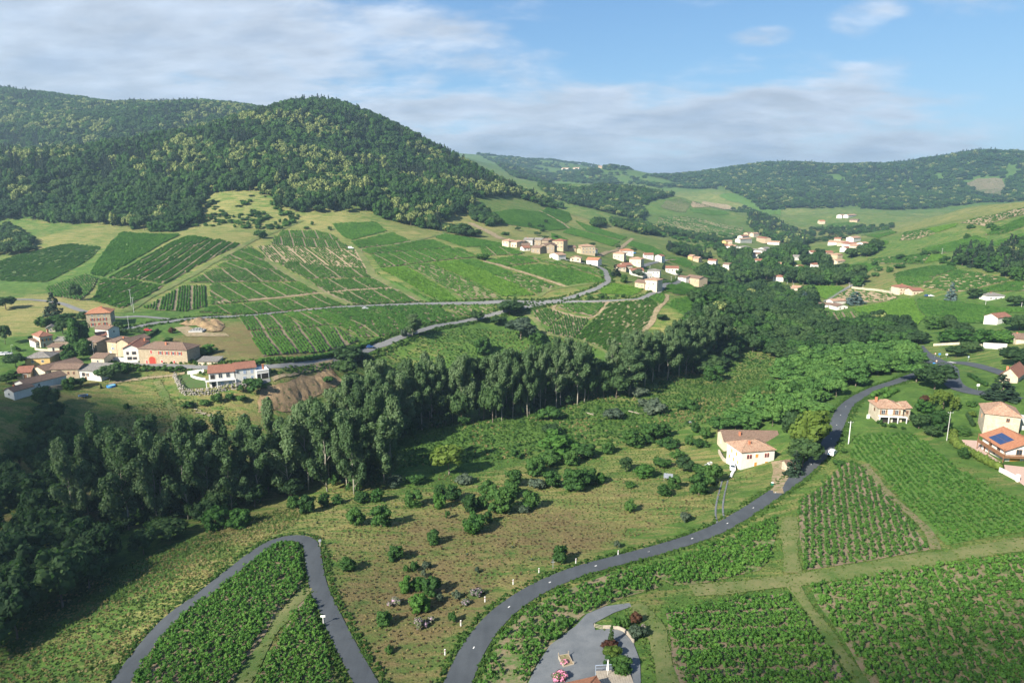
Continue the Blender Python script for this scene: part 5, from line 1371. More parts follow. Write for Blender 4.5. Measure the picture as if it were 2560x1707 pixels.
k_ = MB().prism([(-1.9, -.5), (1.9, -.5)] + [(1.9 * math.cos(math.pi * i / 10), 1.5 * math.sin(math.pi * i / 10)) for i in range(11)], -.42, -.31)
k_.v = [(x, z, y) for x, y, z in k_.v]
ar_ = k_.build('opening', M_dark, aw, (pa_[0], pa_[1], pa_[2] + .2), -.15)  # flat near-black plate, the arch's inner shade put into its colour
patch('lawn', G('B', (125, 890), (250, 868), (400, 895), (430, 985), (230, 1005), (170, 980)), S_MEADOW, 'short dry lawn on the villa terrace', 3, .16)
patch('forecourt', G('B', (700, 950), (890, 925), (1010, 905), (1015, 935), (940, 962), (700, 978)), M_worn, 'dark grey paved forecourt of the villa', 2, .2)
patch('gravel_ramp', G('B', (1015, 900), (1200, 870), (1440, 765), (1590, 735), (1570, 790), (1380, 850), (1200, 890), (1040, 935)), M_earth, 'pale gravel ramp beside the villa', 2, .3)
m = Mat('clay_bank', .97, .1); w = m.coord('World')
f = m.math('ADD', m.math('MULTIPLY', m.noise(w, .22, 5, .6), .5), m.math('MULTIPLY', m.noise(w, 1.6, 5, .7), .5))
m.out(m.mix(m.rng(m.noise(w, .45, 6, .75), .56, .66), m.mix(m.rng(f, .36, .64), (.135, .092, .052), (.30, .215, .125)), (.05, .085, .025))).bump(f, 1, .6); M_clay = m.m
def heap(name, label, win, poly, amp, scale, mat, spacing=1.2, seed=3, cat=None, kind='structure'):
    P = G(win, *poly)
    o = patch(name, P, mat, label, spacing, .15, kind, 1.6)
    me = o.data
    B = P[:, :2]
    for v in me.vertices:
        x, y = v.co.x, v.co.y
        d = min(np.hypot(*(B[i] + (B[(i + 1) % len(B)] - B[i]) * max(0, min(1, ((np.array([x, y]) - B[i]) @ (B[(i + 1) % len(B)] - B[i])) / max(1e-6, ((B[(i + 1) % len(B)] - B[i]) ** 2).sum()))) - np.array([x, y]))) for i in range(len(B)))
        e = min(1, d / 2.5)
        v.co.z += e * amp * (.15 + 1.5 * abs(float(fbm(np.array([x / scale]), np.array([y / scale]), 5, seed)[0])) * 2)
    me.update()
    if cat: o['category'] = cat
    return o
heap('clay_bank', 'bare orange clay bank dug out beside the villa', 'B', [(880, 1130), (940, 985), (1060, 950), (1200, 920), (1400, 880), (1560, 800), (1620, 860), (1660, 930), (1560, 1010), (1430, 1080), (1380, 1190), (1270, 1205), (1160, 1210), (900, 1215)], 1.3, 5, M_clay, .8)
heap('earth_mound', 'orange earth mound at the building site above the farmhouse', 'B', [(170, 405), (300, 375), (440, 370), (560, 385), (600, 430), (560, 470), (480, 480), (400, 450), (330, 420), (240, 425)], 3.2, 6, M_clay, 1.2, 9)
patch('building_plot', G('B', (130, 440), (250, 425), (400, 485), (600, 490), (640, 520), (250, 520)), M_earth, 'bare ground of the building plot', 3, .2)
# concrete foundation of the new house
p_, L_, a_ = house_frame('B', (262, 486), (388, 484))
root = empty('foundation', p_, a_); D_ = 9.0
k_ = MB()
for y in (0, D_ * .45, D_): k_.box(0, y, -.5, L_, y + .22, 1.1)
k_.build('wall', M_concrete, root)
k_ = MB()
for i in range(6): k_.box(L_ * i / 5 - (.22 if i == 5 else 0), .222, -.5, L_ * i / 5 + (0 if i == 5 else .22), D_ - .002, 1.08)
k_.build('cross_wall', M_concrete, root)
tag(root, 'grey concrete foundation walls of an unfinished house', 'foundation')
# boulder wall under the villa lawn
line = smooth_line(G('B', (130, 895), (170, 985), (222, 1050), (330, 1055), (480, 1045), (620, 1010), (780, 985), (930, 965)), 1.0)
g = np.random.default_rng(5); iv, iff = ico(); bv, bf = [], []
for i, q in enumerate(line):
    for lv in range(4):
        for _ in range(1):
            rr = g.uniform(.28, .5)
            c = np.array([q[0] + g.normal() * .25, q[1] + lv * .28 + g.normal() * .2, float(hgt(*q)) + .1 + lv * .72 + g.normal() * .1])
            bf.append(iff + sum(len(b) for b in bv)); bv.append(iv * rr * g.uniform(.75, 1.25, (len(iv), 1)) * np.array([1.2, 1, .85]) + c)
me = mesh_np('boulders', np.vstack(bv), np.vstack(bf)); o = link('boulder_wall', me, plain('grey_boulders', (.22, .205, .18), .95, .35, .6))
tag(o, 'rough boulder retaining wall holding up the villa lawn', 'retaining wall', kind='stuff')
# hedges
def hedge(name, label, win, pts, w, h, mat, cat='hedge', dens=26, size=.22):
    L = smooth_line(G(win, *pts), .9)
    N, _ = normals2(L)
    lob = [(q[0] + g.normal() * .1 - L[0, 0], q[1] + g.normal() * .1 - L[0, 1], float(hgt(*q)) - float(hgt(*L[0])) + z, w * .55) for q in L for z in ((h * .35, h - w * .45) if h > w else (h * .5,))]
    me = crown_mesh('leaves', lob, dens * len(L), size, mat, 9, .86)
    return tag(link(name, me, (), None, (L[0, 0], L[0, 1], float(hgt(*L[0])))), label, cat)
hedge('hedge', 'dark clipped hedge along the garden below the big stone house', 'A', [(1095, 480), (1200, 478), (1320, 490)], 1.4, 1.8, F_DARK)
hedge('hedge', 'green hedge slanting down beside the garden plot', 'A', [(1450, 470), (1400, 510), (1345, 545)], 1.4, 1.8, F_DARK)
hedge('hedge', 'pale yellow-green hedge curving round the pink driveway', 'E', [(1700, 690), (1690, 735), (1720, 785), (1790, 835), (1860, 875), (1950, 925), (2030, 965), (2115, 1005)], 2.6, 2.2, F_LIME, dens=40)
hedge('hedge', 'trimmed green hedge double row above the small tiled house', 'E', [(960, 345), (1030, 310), (1090, 295)], 2.4, 2.0, F_BRIGHT)
hedge('hedge', 'second trimmed hedge row above the small tiled house', 'E', [(1075, 350), (1130, 315), (1180, 290)], 2.2, 1.8, F_BRIGHT)
hedge('hedge', 'dark narrow hedge beside the wide road turning right', 'E', [(1845, 150), (1920, 195), (2000, 240)], 1.8, 1.6, F_MID)
hedge('hedge', 'clipped hedge along the lawn of the square stone house', 'E', [(1830, 520), (1860, 570), (1885, 610)], 1.4, 1.6, F_DARK)
hedge('hedge', 'dense bank of green shrubs above the lower lane', 'B', [(880, 770), (1200, 745), (1500, 710), (1750, 650), (1900, 600), (2010, 550)], 2.6, 1.6, F_BRIGHT, dens=30, size=.35)
# ------------------------------------------------------------------ houses on the right
house('white_farmhouse', 'white farmhouse with mottled tile roof and orange shutters', 'F', (922, 640), (1224, 613), 9.5, 6.3, 'hip', 2.2, W_WHITE, R_MOTTLED,
      [('F', .24, 3.9, 1.9, 1.2, 'lancets'), ('F', .46, 4.0, 1.1, 1.3, 'closed_orange'), ('F', .77, 3.9, 1.7, 1.2, 'lancets'), ('F', .44, .8, 1.0, 1.6, 'closed_orange'), ('F', .77, .9, 1.1, 1.4, 'closed_orange')] +
      wins('L', (.35, .68), 3.9, .9, 1.4, 'closed_orange') + wins('L', (.2, .5, .8), 1.3, .8, 1.4, 'closed_orange'), [(.36, .32, .3)], None, 'farmhouse')
br = house('barn', 'long brown-roofed barn behind the white farmhouse', 'F', (770, 470), (1278, 478), 10, 4.2, 'gx', 2.3, W_CREAM, R_BROWN, [('F', .72, .1, 4.0, 3.4, 'garage_dark'), ('F', .90, .1, 2.6, 3.2, 'garage_dark'), ('L', .5, 1.5, .8, 1.2, 'plain')], [(.30, .25, .2)], None, 'barn')
house('stone_hut', 'small round-shouldered stone hut beside the gravel driveway', 'F', (1346, 655), (1412, 650), 3.0, 2.4, 'gx', .9, W_PALESTONE, R_BROWN, [('F', .5, 0, .8, 1.7, 'door_wood')], (), None, 'hut')
wall_line('garden_wall', 'low stone wall curving down beside the white farmhouse', 'F', [(722, 480), (760, 550), (800, 580), (835, 575)], 1.2, .5, W_PALESTONE)
th_ = house('tiled_house', 'small stone house with orange tiled roof and white balcony', 'E', (1003, 572), (1226, 580), 8.5, 5.4, 'hip', 2.0, W_PALESTONE, R_MOTTLED,
      [('F', .20, 3.2, 1.1, 1.6, 'shut_wood'), ('F', .48, 3.0, 1.0, 1.9, 'door_white'), ('F', .75, 3.2, 1.1, 1.6, 'shut_wood'), ('F', .28, .2, 2.6, 2.0, 'door_dark'), ('F', .74, .2, 2.2, 2.0, 'door_dark'), ('L', .6, 3.4, .8, 1.1, 'wood'), ('R', .5, 3.4, .8, 1.1, 'wood')], [(.1, .6, .5)], None, 'house')
W9 = 9.4
k_ = MB().box(0, -1.4, 2.5, W9, -.004, 2.75); k_.build('balcony', M_white, th_)
k_ = MB().box(0, -1.4, 3.5, W9, -1.32, 3.6)
for i in range(31): k_.box(i * .31, -1.38, 2.752, i * .31 + .05, -1.34, 3.5)
k_.build('railing', M_wood, th_)
k_ = MB()
for x in (0, 3.1, 6.2, W9 - .25): k_.box(x, -1.39, -2.5, x + .25, -1.14, 2.5)
k_.build('column', M_white, th_)
house('outbuilding', 'stone side wing of the small tiled house', 'E', (1240, 560), (1296, 556), 6, 5.0, 'gx', 1.4, W_PALESTONE, R_MOTTLED, [('F', .5, 2.6, .8, 1.2, 'ochre')], (), None, 'house')
house('stone_house', 'square grey stone house with mottled red hipped roof', 'E', (1966, 680), (2290, 722), 11, 7.4, 'hip', 2.9, W_PALESTONE, R_MOTTLED, [('F', .66, 5.3, .9, 1.2, 'ochre'), ('F', .64, 2.1, .9, 1.2, 'ochre'), ('L', .5, 4.5, .8, 1.2, 'ochre')], (), None, 'house')
sh_ = house('balcony_house', 'white house with orange roof, wooden balcony and solar panels', 'E', (1957, 815), (2170, 952), 12, 4.7, 'gx', 2.6, W_WHITE, R_ORANGE, [('F', .14, .0, 1.0, 2.1, 'door_wood'), ('F', .55, 1.0, .5, .8, 'wood'), ('R', .22, 0, 3.0, 2.3, 'garage_orange'), ('R', .62, .9, 1.2, 1.2, 'wood'), ('R', .3, 2.9, 1.5, 1.7, 'wood'), ('F', .35, 2.9, 1.4, 1.8, 'wood'), ('F', .7, 2.9, 1.4, 1.8, 'wood')], [(.45, .75, .4)], None, 'house', over=.9)
WS = house_frame('E', (1957, 815), (2170, 952))[1]
k_ = MB().box(0, -1.6, 2.45, WS, -.004, 2.65).box(WS + .004, -1.6, 2.45, WS + 1.6, 9, 2.65); k_.build('balcony', M_wood, sh_)
k_ = MB().box(0, -1.6, 3.45, WS + 1.6, -1.5, 3.58).box(0, -1.6, 2.95, WS + 1.6, -1.52, 3.02).box(WS + 1.5, -1.49, 3.45, WS + 1.6, 9, 3.58).box(WS + 1.52, -1.49, 2.95, WS + 1.6, 9, 3.02)
i = 0.0
while i < WS + 1.5: k_.box(i, -1.58, 2.652, i + .1, -1.53, 3.45); i += .28
i = -1.4
while i < 9: k_.box(WS + 1.53, i, 2.652, WS + 1.58, i + .1, 3.45); i += .28
k_.build('railing', M_wood, sh_)
k_ = MB()
for x, y in ((.1, -1.5), (WS * .5, -1.5), (WS + 1.35, -1.5), (WS + 1.35, 8.6)): k_.box(x, y, -2.5, x + .15, y + .15, 5.3)
k_.build('post', M_wood, sh_)
sl = 2.6 / 6.0
for a in range(4):
    for b in range(2):
        x0, y0 = WS * .22 + a * (WS * .13), .0 + b * 1.9
        zf = lambda y: 4.7 + .16 + y * sl + .10
        MB().slab([(x0, y0, zf(y0)), (x0 + WS * .125, y0, zf(y0)), (x0 + WS * .125, y0 + 1.8, zf(y0 + 1.8)), (x0, y0 + 1.8, zf(y0 + 1.8))], .06).build('solar_panel', M_solar, sh_)
patch('driveway', G('E', (1775, 735), (1955, 745), (1950, 815), (2165, 965), (2352, 985), (2500, 1040), (2500, 1200), (2352, 1160), (2300, 1120), (2130, 985), (1990, 915), (1850, 830)), M_pink, 'pink paved driveway of the balcony house', 2, .14)
wall_line('garden_wall', 'low white wall with pillar along the pink driveway', 'E', [(2122, 1022), (2200, 1062), (2290, 1112)], 1.2, .3, W_WHITE, cap=M_white)
pp = G('E', (2290, 1115))[0]; tag(MB().box(-.3, -.3, -.5, .3, .3, 1.9).box(-.38, -.38, 1.9, .38, .38, 2.05).build('gate_pillar', M_white, None, pp), 'white gate pillar at the end of the driveway wall', 'pillar')
house('stone_house', 'stone gabled house with red-brown roof at the right edge', 'E', (2122, 205), (2285, 232), 16, 3.6, 'gy', 3.0, W_PALESTONE, R_RED, [('F', .5, 1.2, .9, 1.1, 'ochre')], [(.3, .1, .3)], None, 'house')
house('garage', 'grey-walled extension with pale wall beside the square stone house', 'E', (2300, 640), (2420, 660), 7, 3.4, 'flat', .3, W_GREY, M_concrete, (), (), None, 'house')
house('white_house', 'white gable house with red roof at the right edge of the vineyard', 'Q', (2140, 1398), (2240, 1386), 8, 4.4, 'gx', 1.9, W_WHITE, R_RED, (), (), None)
house('village_house', 'low house with brown roof at the right edge behind the plane trees', 'Q', (2285, 1548), (2420, 1555), 9, 3.0, 'gx', 2.0, W_CREAM, R_BROWN, (), [(.2, .5, .4)], None)
house('white_house', 'white house with grey hipped roof on the right slope', 'Q', (2066, 1212), (2195, 1212), 9, 3.6, 'hip', 1.5, W_WHITE, R_GREY, wins('F', (.2, .5, .8), 1.2, 1.2, 1.1, 'plain'), [(.4, .5, .3)], None)
house('cream_house', 'large cream house with rows of windows on the right slope', 'Q', (1382, 1168), (1478, 1166), 10, 6.2, 'hip', 1.9, W_CREAM, R_RED, wins('F', (.15, .4, .65, .88), 3.6, .9, 1.3, 'ochre') + wins('F', (.15, .4, .65, .88), .8, .9, 1.4, 'ochre'), [(.5, .5, .5)], None)
house('cream_house', 'lower wing attached to the large cream house', 'Q', (1484, 1172), (1568, 1170), 9, 4.0, 'gx', 1.6, W_CREAM, R_RED, wins('F', (.2, .5, .8), 1.2, .9, 1.2, 'ochre'), (), None)
house('white_house', 'long low white building left of the white house group', 'Q', (768, 1266), (866, 1268), 7, 2.8, 'gx', 1.0, W_WHITE, R_BROWN, wins('F', (.3, .7), .9, 1, 1, 'plain'), (), 'white house group in the valley')
house('white_house', 'white gabled house in front of the valley group', 'Q', (902, 1286), (986, 1283), 10, 3.2, 'gy', 1.4, W_WHITE, R_BROWN, wins('F', (.3, .7), 1.0, .9, 1.1, 'wood'), (), 'white house group in the valley')
house('white_house', 'tile-roofed house at the back of the valley group', 'Q', (868, 1252), (972, 1246), 7, 4.0, 'gx', 1.3, W_WHITE, R_MOTTLED, wins('F', (.3,), 1.6, .9, 1.1, 'plain'), (), 'white house group in the valley')
wall_line('garden_wall', 'long white wall below the pruned plane trees', 'D', [(2050, 1088), (2130, 1094), (2222, 1100)], 3.0, .35, W_WHITE)
wall_line('garden_wall', 'grey stone wall behind the junction', 'D', [(1685, 1072), (1800, 1066), (1940, 1062), (2040, 1075)], 1.3, .4, W_PALESTONE)
wall_line('garden_wall', 'long pale stone wall crossing the brown field', 'D', [(1085, 650), (1190, 662), (1290, 672), (1385, 690)], 1.8, .5, W_PALESTONE)
patch('sports_ground', uv_ if False else G('Q', (272, 1088), (372, 1076), (640, 1124), (600, 1138), (538, 1136)), M_pink, 'pinkish gravel sports ground in the valley', 4, .3)
# bottom of the picture: roof seen from above, its deck and the gravel yard
patch('gravel_yard', G('G', (1370, 470), (1400, 500), (1230, 560), (1040, 660), (1060, 720), (1180, 700), (1300, 720), (1370, 790), (1410, 840), (1470, 1000), (1480, 1300), (400, 1300), (500, 1080), (640, 860), (880, 680), (980, 570), (1150, 500)), M_gravel, 'blue-grey gravel yard curving beside the orange-roofed house', 1.5, .13)
rp = z2p(1491, 1696, 20.6)
bz = float(hgt(rp[0], rp[1]))
house('orange_roof_house', 'orange tiled roof corner at the bottom edge of the gravel yard', 'G', None, None, 8, 2.8, 'hip', 1.5, W_CREAM, R_ORANGE, [('B', .5, .3, 1.6, 2.1, 'door_white')], (), None, 'house', loc=((rp[0] - 9.45 * math.cos(.3) + 8.45 * math.sin(.3), rp[1] - 9.45 * math.sin(.3) - 8.45 * math.cos(.3), bz), 9.0, .3))
# ------------------------------------------------------------------ hillside hamlet and valley villages
HH = 'houses of the hillside hamlet'
def w2(kd='plain', n=2, z=1.0, h=1.2): return wins('F', [(i + .5) / n for i in range(n)], z, .9, h, kd)
for nm, lab, A, B, d, wh, rf, rh, wl, tl_, op, ch in [
    ('house', 'beige house at the left end of the hillside hamlet', (203, 200), (262, 207), 9, 4.6, 'hip', 1.4, W_CREAM, R_MOTTLED, w2('wood', 2, 2.6), ()),
    ('house', 'beige flat-fronted house with balcony beside the left end house', (264, 209), (336, 214), 8, 4.4, 'shed', .8, W_CREAM, R_MOTTLED, w2('wood', 3, .4, 1.6), ()),
    ('house', 'brown-roofed house behind the two beige ones', (318, 196), (388, 204), 7, 3.2, 'gx', 1.4, W_TAN, R_BROWN, w2(), ()),
    ('house', 'long grey-roofed house at the back of the hamlet row', (400, 190), (482, 192), 9, 4.5, 'gx', 1.6, W_GREY, R_GREY, w2(), ((.3, .5, .4),)),
    ('house', 'grey-roofed house in the middle of the hamlet row', (486, 196), (560, 200), 9, 5.2, 'gx', 1.5, W_DKSTONE, R_GREY, w2(), ()),
    ('house', 'brown-roofed house joining the tall stone one', (562, 205), (625, 212), 9, 5.6, 'gx', 1.5, W_DKSTONE, R_BROWN, w2(), ((.5, .5, .4),)),
    ('house', 'low brown house below the grey-roofed row', (384, 226), (458, 226), 8, 3.0, 'gx', 1.3, W_TAN, R_BROWN, w2(), ()),
    ('house', 'white house with red roof at the front of the hamlet row', (400, 250), (462, 248), 8, 2.8, 'gx', 1.4, W_WHITE, R_RED, w2(), ()),
    ('house', 'stone house with brown roof at the front of the row', (468, 262), (552, 268), 9, 4.4, 'gx', 1.5, W_DKSTONE, R_BROWN, w2(), ()),
    ('house', 'dark stone barn between the front row and the tall house', (556, 250), (600, 256), 10, 5.4, 'gy', 1.6, W_DKSTONE, R_BROWN, w2(n=1), ()),
    ('house', 'tall dark stone house with blank gable wall', (605, 268), (682, 270), 10, 6.4, 'gy', 1.6, W_DKSTONE, R_BROWN, w2('plain', 2, 3.5), ()),
    ('house', 'tall tan house with red hipped roof at the hamlet centre', (664, 238), (764, 242), 10, 8.0, 'hip', 1.6, W_TAN, R_RED, w2('shut_wood', 3, 5.5) + w2('shut_wood', 3, 2.5), ()),
    ('house', 'low brown-roofed house right of the tall tan one', (790, 248), (882, 246), 8, 3.0, 'gx', 1.5, W_TAN, R_BROWN, w2(), ()),
    ('house', 'small brown-roofed barn beside the tan block', (888, 266), (928, 268), 8, 3.6, 'gy', 1.4, W_TAN, R_BROWN, (), ()),
    ('house', 'square tan block house with low hipped roof', (934, 278), (1056, 276), 11, 6.8, 'hip', 1.5, W_TAN, R_MOTTLED, w2('plain', 4, 4.2) + w2('plain', 4, 1.2), ()),
    ('house', 'small white annex right of the square tan block', (1058, 270), (1080, 268), 6, 3.6, 'gx', 1.0, W_WHITE, R_BROWN, (), ()),
    ('house', 'small white gabled house on the slope below the hamlet', (638, 310), (718, 320), 8, 3.0, 'gy', 1.4, W_WHITE, R_MOTTLED, w2(), ()),
    ('house', 'small cream gabled house below the hamlet road', (826, 344), (924, 346), 8, 2.8, 'gy', 1.6, W_CREAM, R_MOTTLED, w2('wood'), ()),
    ('house', 'white house with orange roof above the road bend', (976, 368), (1080, 374), 8, 3.6, 'gx', 1.5, W_WHITE, R_ORANGE, w2(n=3), ()),
    ('house', 'cream two-storey house among the new houses', (1220, 316), (1320, 320), 8, 4.6, 'hip', 1.4, W_CREAM, R_MOTTLED, w2(n=3), ()),
    ('house', 'white bungalow with bright orange roof beside a pool', (1292, 276), (1408, 276), 9, 3.2, 'hip', 1.6, W_WHITE, R_ORANGE, w2(n=3), ()),
    ('house', 'cream house with shallow tiled roof below the bungalow', (1370, 366), (1476, 372), 8, 4.6, 'hip', 1.4, W_CREAM, R_MOTTLED, w2(n=3), ()),
    ('house', 'left half of the wide white house with red roof', (1508, 314), (1592, 314), 8, 3.6, 'gx', 1.4, W_WHITE, R_RED, w2(), ()),
    ('house', 'right half of the wide white house with blank gable', (1596, 334), (1666, 338), 9, 4.6, 'gy', 1.5, W_WHITE, R_RED, w2(n=1), ()),
    ('house', 'house with bright red roof left of the conifer garden', (1265, 430), (1340, 428), 8, 3.0, 'gx', 1.5, W_CREAM, R_RED, w2(), ()),
    ('house', 'cream house with red roof above the conifer garden', (1322, 428), (1398, 424), 9, 4.2, 'gx', 1.5, W_CREAM, R_RED, w2(), ()),
    ('house', 'long red-roofed house behind the pale garden tree', (1386, 468), (1500, 468), 8, 3.4, 'gx', 1.4, W_WHITE, R_RED, w2(), ()),
    ('house', 'low white house with pale grey hipped roof', (1536, 462), (1648, 466), 9, 3.0, 'hip', 1.3, W_WHITE, R_GREY, w2(n=3), ()),
    ('house', 'plain grey flat-roofed block house', (1507, 508), (1582, 508), 8, 4.2, 'flat', .3, W_GREY, M_concrete, w2(), ()),
    ('house', 'brick red house with white terrace right of the pale grey roof', (1706, 440), (1822, 442), 9, 3.6, 'gx', 1.5, W_WHITE, R_RED, w2('wood', 3), ()),
    ('house', 'brown-roofed annex beside the square beige house', (1420, 580), (1508, 590), 8, 3.8, 'gx', 1.4, W_TAN, R_BROWN, w2(), ()),
    ('house', 'square beige house with flat hipped roof at the road fork', (1512, 604), (1622, 614), 9, 7.2, 'hip', 1.2, W_CREAM, R_MOTTLED, [('F', .35, 4.0, .8, 1.2, 'plain'), ('F', .7, 4.0, .8, 1.2, 'plain'), ('F', .3, .8, .8, 1.2, 'plain'), ('R', .5, 4, .8, 1.2, 'plain'), ('L', .5, 4, .8, 1.2, 'plain')], ()),
    ('house', 'low white wing left of the beige barn', (1816, 508), (1890, 518), 7, 2.4, 'gx', 1.0, W_WHITE, R_BROWN, w2(), ()),
    ('barn', 'beige barn with red-brown roof at the end of the branch road', (1886, 534), (2010, 554), 10, 5.0, 'gx', 1.7, W_TAN, R_BROWN, [('F', .3, 0, 2.4, 2.8, 'door_wood'), ('F', .75, 2.4, .9, 1.1, 'plain')], ()),
    ('house', 'white gabled house beside the trees at the valley edge', (2130, 452), (2202, 456), 9, 3.2, 'gy', 1.5, W_WHITE, R_BROWN, w2(n=1), ()),
    ('house', 'grey-white house right of the white gabled one', (2210, 470), (2270, 484), 8, 3.2, 'gx', 1.3, W_WHITE, R_GREY, w2(), ()),
    ('house', 'cream house with pinkish roof at the edge of the valley village', (2256, 186), (2314, 186), 9, 4.2, 'gx', 1.6, W_CREAM, R_MOTTLED, w2(), ()),
    ('house', 'white house just below the pinkish roof', (2246, 226), (2330, 234), 9, 4.0, 'gx', 1.6, W_WHITE, R_MOTTLED, w2(n=3), ()),
    ('house', 'white house with red roof among the slope trees', (2090, 362), (2164, 366), 8, 3.4, 'gx', 1.4, W_WHITE, R_RED, w2(), ()),
    ('house', 'ochre house half hidden in the slope trees', (1952, 338), (2006, 342), 8, 3.2, 'gx', 1.4, W_TAN, R_MOTTLED, w2(), ()),
    ('house', 'small ochre house left of the half hidden one', (1908, 318), (1948, 322), 8, 3.0, 'gx', 1.4, W_YELLOW, R_MOTTLED, (), ())]:
    house(nm, lab, 'C', A, B, d, wh, rf, rh, wl, tl_, op, ch, HH, 'barn' if nm == 'barn' else 'house')
pl = patch('pool', G('C', (1408, 266), (1432, 264), (1430, 274), (1406, 276)), M_blue, 'blue swimming pool beside the white bungalow', 2, .5)
VV = 'houses of the valley village'
for lab, A, B, d, wh, rf, rh, wl, tl_, n in [
    ('white house with red roof beside the sports ground', (408, 1062), (488, 1068), 9, 5.0, 'hip', 1.5, W_WHITE, R_RED, 3),
    ('small cream house with tiled roof at the corner of the sports ground', (553, 1138), (618, 1142), 9, 3.2, 'gx', 1.8, W_CREAM, R_MOTTLED, 2),
    ('small white house with red roof above the dry paddock', (616, 978), (650, 976), 8, 4.2, 'gx', 1.4, W_WHITE, R_RED, 1),
    ('white house with brown roof beside the valley road', (722, 972), (786, 972), 9, 5.6, 'hip', 1.6, W_WHITE, R_RED, 2),
    ('tan house between conifers and valley road', (906, 894), (946, 892), 9, 5.4, 'hip', 1.4, W_TAN, R_MOTTLED, 2),
    ('cream house below the tan one by the conifers', (906, 934), (966, 930), 9, 4.0, 'gx', 1.6, W_CREAM, R_MOTTLED, 2),
    ('white house at the left end of the long village row', (832, 786), (900, 790), 9, 4.8, 'gx', 1.8, W_WHITE, R_MOTTLED, 2),
    ('cream house second in the long village row', (904, 790), (958, 796), 10, 5.0, 'gx', 1.8, W_CREAM, R_MOTTLED, 2),
    ('long white house in the middle of the village row', (940, 804), (1045, 814), 10, 5.6, 'gx', 2.0, W_WHITE, R_RED, 4),
    ('white house standing above the village row', (1030, 764), (1086, 760), 10, 6.0, 'gx', 1.8, W_WHITE, R_MOTTLED, 2),
    ('cream house at the right end of the village row', (1052, 822), (1100, 818), 9, 5.0, 'gy', 1.8, W_CREAM, R_MOTTLED, 1),
    ('small white house below the village row', (975, 834), (1012, 832), 9, 4.4, 'gx', 1.5, W_WHITE, R_RED, 1),
    ('low white house left of the valley road', (808, 862), (874, 862), 9, 3.6, 'gx', 1.6, W_WHITE, R_RED, 2),
    ('cream house in the trees beside the valley road', (842, 884), (882, 884), 9, 4.2, 'gx', 1.4, W_CREAM, R_MOTTLED, 1),
    ('long white house at the foot of the hilltop cluster', (155, 766), (246, 760), 10, 6.0, 'gx', 1.8, W_WHITE, R_MOTTLED, 4),
    ('white house high in the hilltop cluster', (172, 742), (222, 738), 10, 6.0, 'gx', 2.0, W_WHITE, R_RED, 2),
    ('cream house on top of the hilltop cluster', (258, 722), (300, 720), 10, 6.4, 'gx', 2.0, W_CREAM, R_MOTTLED, 2),
    ('tan house right of the hilltop cluster', (280, 748), (350, 758), 10, 6.0, 'gx', 1.8, W_TAN, R_RED, 3),
    ('long low white house right of the hilltop cluster', (366, 776), (456, 780), 9, 4.0, 'gx', 1.8, W_WHITE, R_MOTTLED, 3),
    ('ochre house at the left end of the village', (46, 776), (92, 774), 9, 4.4, 'gx', 1.6, W_YELLOW, R_MOTTLED, 1),
    ('white house below the ochre one', (36, 812), (106, 810), 9, 4.4, 'gx', 1.8, W_WHITE, R_RED, 2),
    ('grey-white house left of the terraced group', (180, 824), (226, 822), 9, 4.6, 'hip', 1.4, W_WHITE, R_GREY, 1),
    ('upper white terrace house with grey roof', (236, 848), (350, 852), 9, 4.6, 'gx', 1.4, W_WHITE, R_GREY, 4),
    ('lower white terrace house with brown roof', (246, 878), (310, 880), 9, 4.6, 'gx', 1.6, W_WHITE, R_BROWN, 2),
    ('right hand white terrace house', (352, 864), (406, 862), 9, 4.6, 'gx', 1.4, W_WHITE, R_GREY, 2),
    ('small white house behind the terraced group', (340, 834), (386, 830), 9, 4.2, 'gx', 1.4, W_WHITE, R_GREY, 1),
    ('white house between the sports ground and the terraced group', (270, 930), (320, 932), 9, 4.6, 'gx', 1.6, W_WHITE, R_RED, 2),
    ('cream house in the trees left of the dry paddock', (420, 958), (470, 960), 9, 4.6, 'gx', 1.6, W_CREAM, R_MOTTLED, 2),
    ('grey-roofed house in the middle of the valley trees', (560, 900), (612, 902), 9, 4.6, 'gx', 1.6, W_GREY, R_GREY, 2),
    ('white house with red roof left of the low white valley house', (700, 868), (752, 868), 9, 5.0, 'gx', 1.6, W_WHITE, R_RED, 2),
    ('white house at the left edge of the valley trees', (20, 960), (70, 964), 9, 4.4, 'gx', 1.6, W_WHITE, R_BROWN, 2),
    ('cream house behind the village row', (880, 756), (930, 758), 9, 5.0, 'gx', 1.8, W_CREAM, R_RED, 2),
    ('white house on the slope right of the village row', (1110, 800), (1150, 796), 9, 4.6, 'gx', 1.6, W_WHITE, R_MOTTLED, 1),
    ('tan house at the back of the hilltop cluster', (216, 716), (252, 714), 10, 6.0, 'gx', 1.8, W_TAN, R_BROWN, 1),
    ('far white farmhouse below the mountain forest', (940, 576), (972, 574), 12, 7.0, 'gx', 2.4, W_WHITE, R_MOTTLED, 2),
    ('long far white farmhouse below the mountain forest', (990, 574), (1056, 571), 12, 6.4, 'gx', 2.4, W_WHITE, R_MOTTLED, 3),
    ('far cream farmhouse left of the green field', (770, 622), (812, 622), 12, 7.0, 'gx', 2.6, W_CREAM, R_ORANGE, 2),
    ('far brown farmhouse half hidden on the field edge', (1000, 604), (1060, 606), 12, 4.6, 'gx', 2.4, W_TAN, R_BROWN, 2),
    ('tiny white house high on the mountain clearing', (864, 470), (886, 470), 14, 7.0, 'gx', 2.4, W_WHITE, R_MOTTLED, 1)]:
    house('village_house', lab, 'Q', A, B, d, wh, rf, rh, wl, tl_, w2(n=n, z=wh * .5) if n else (), (), VV, 'house')
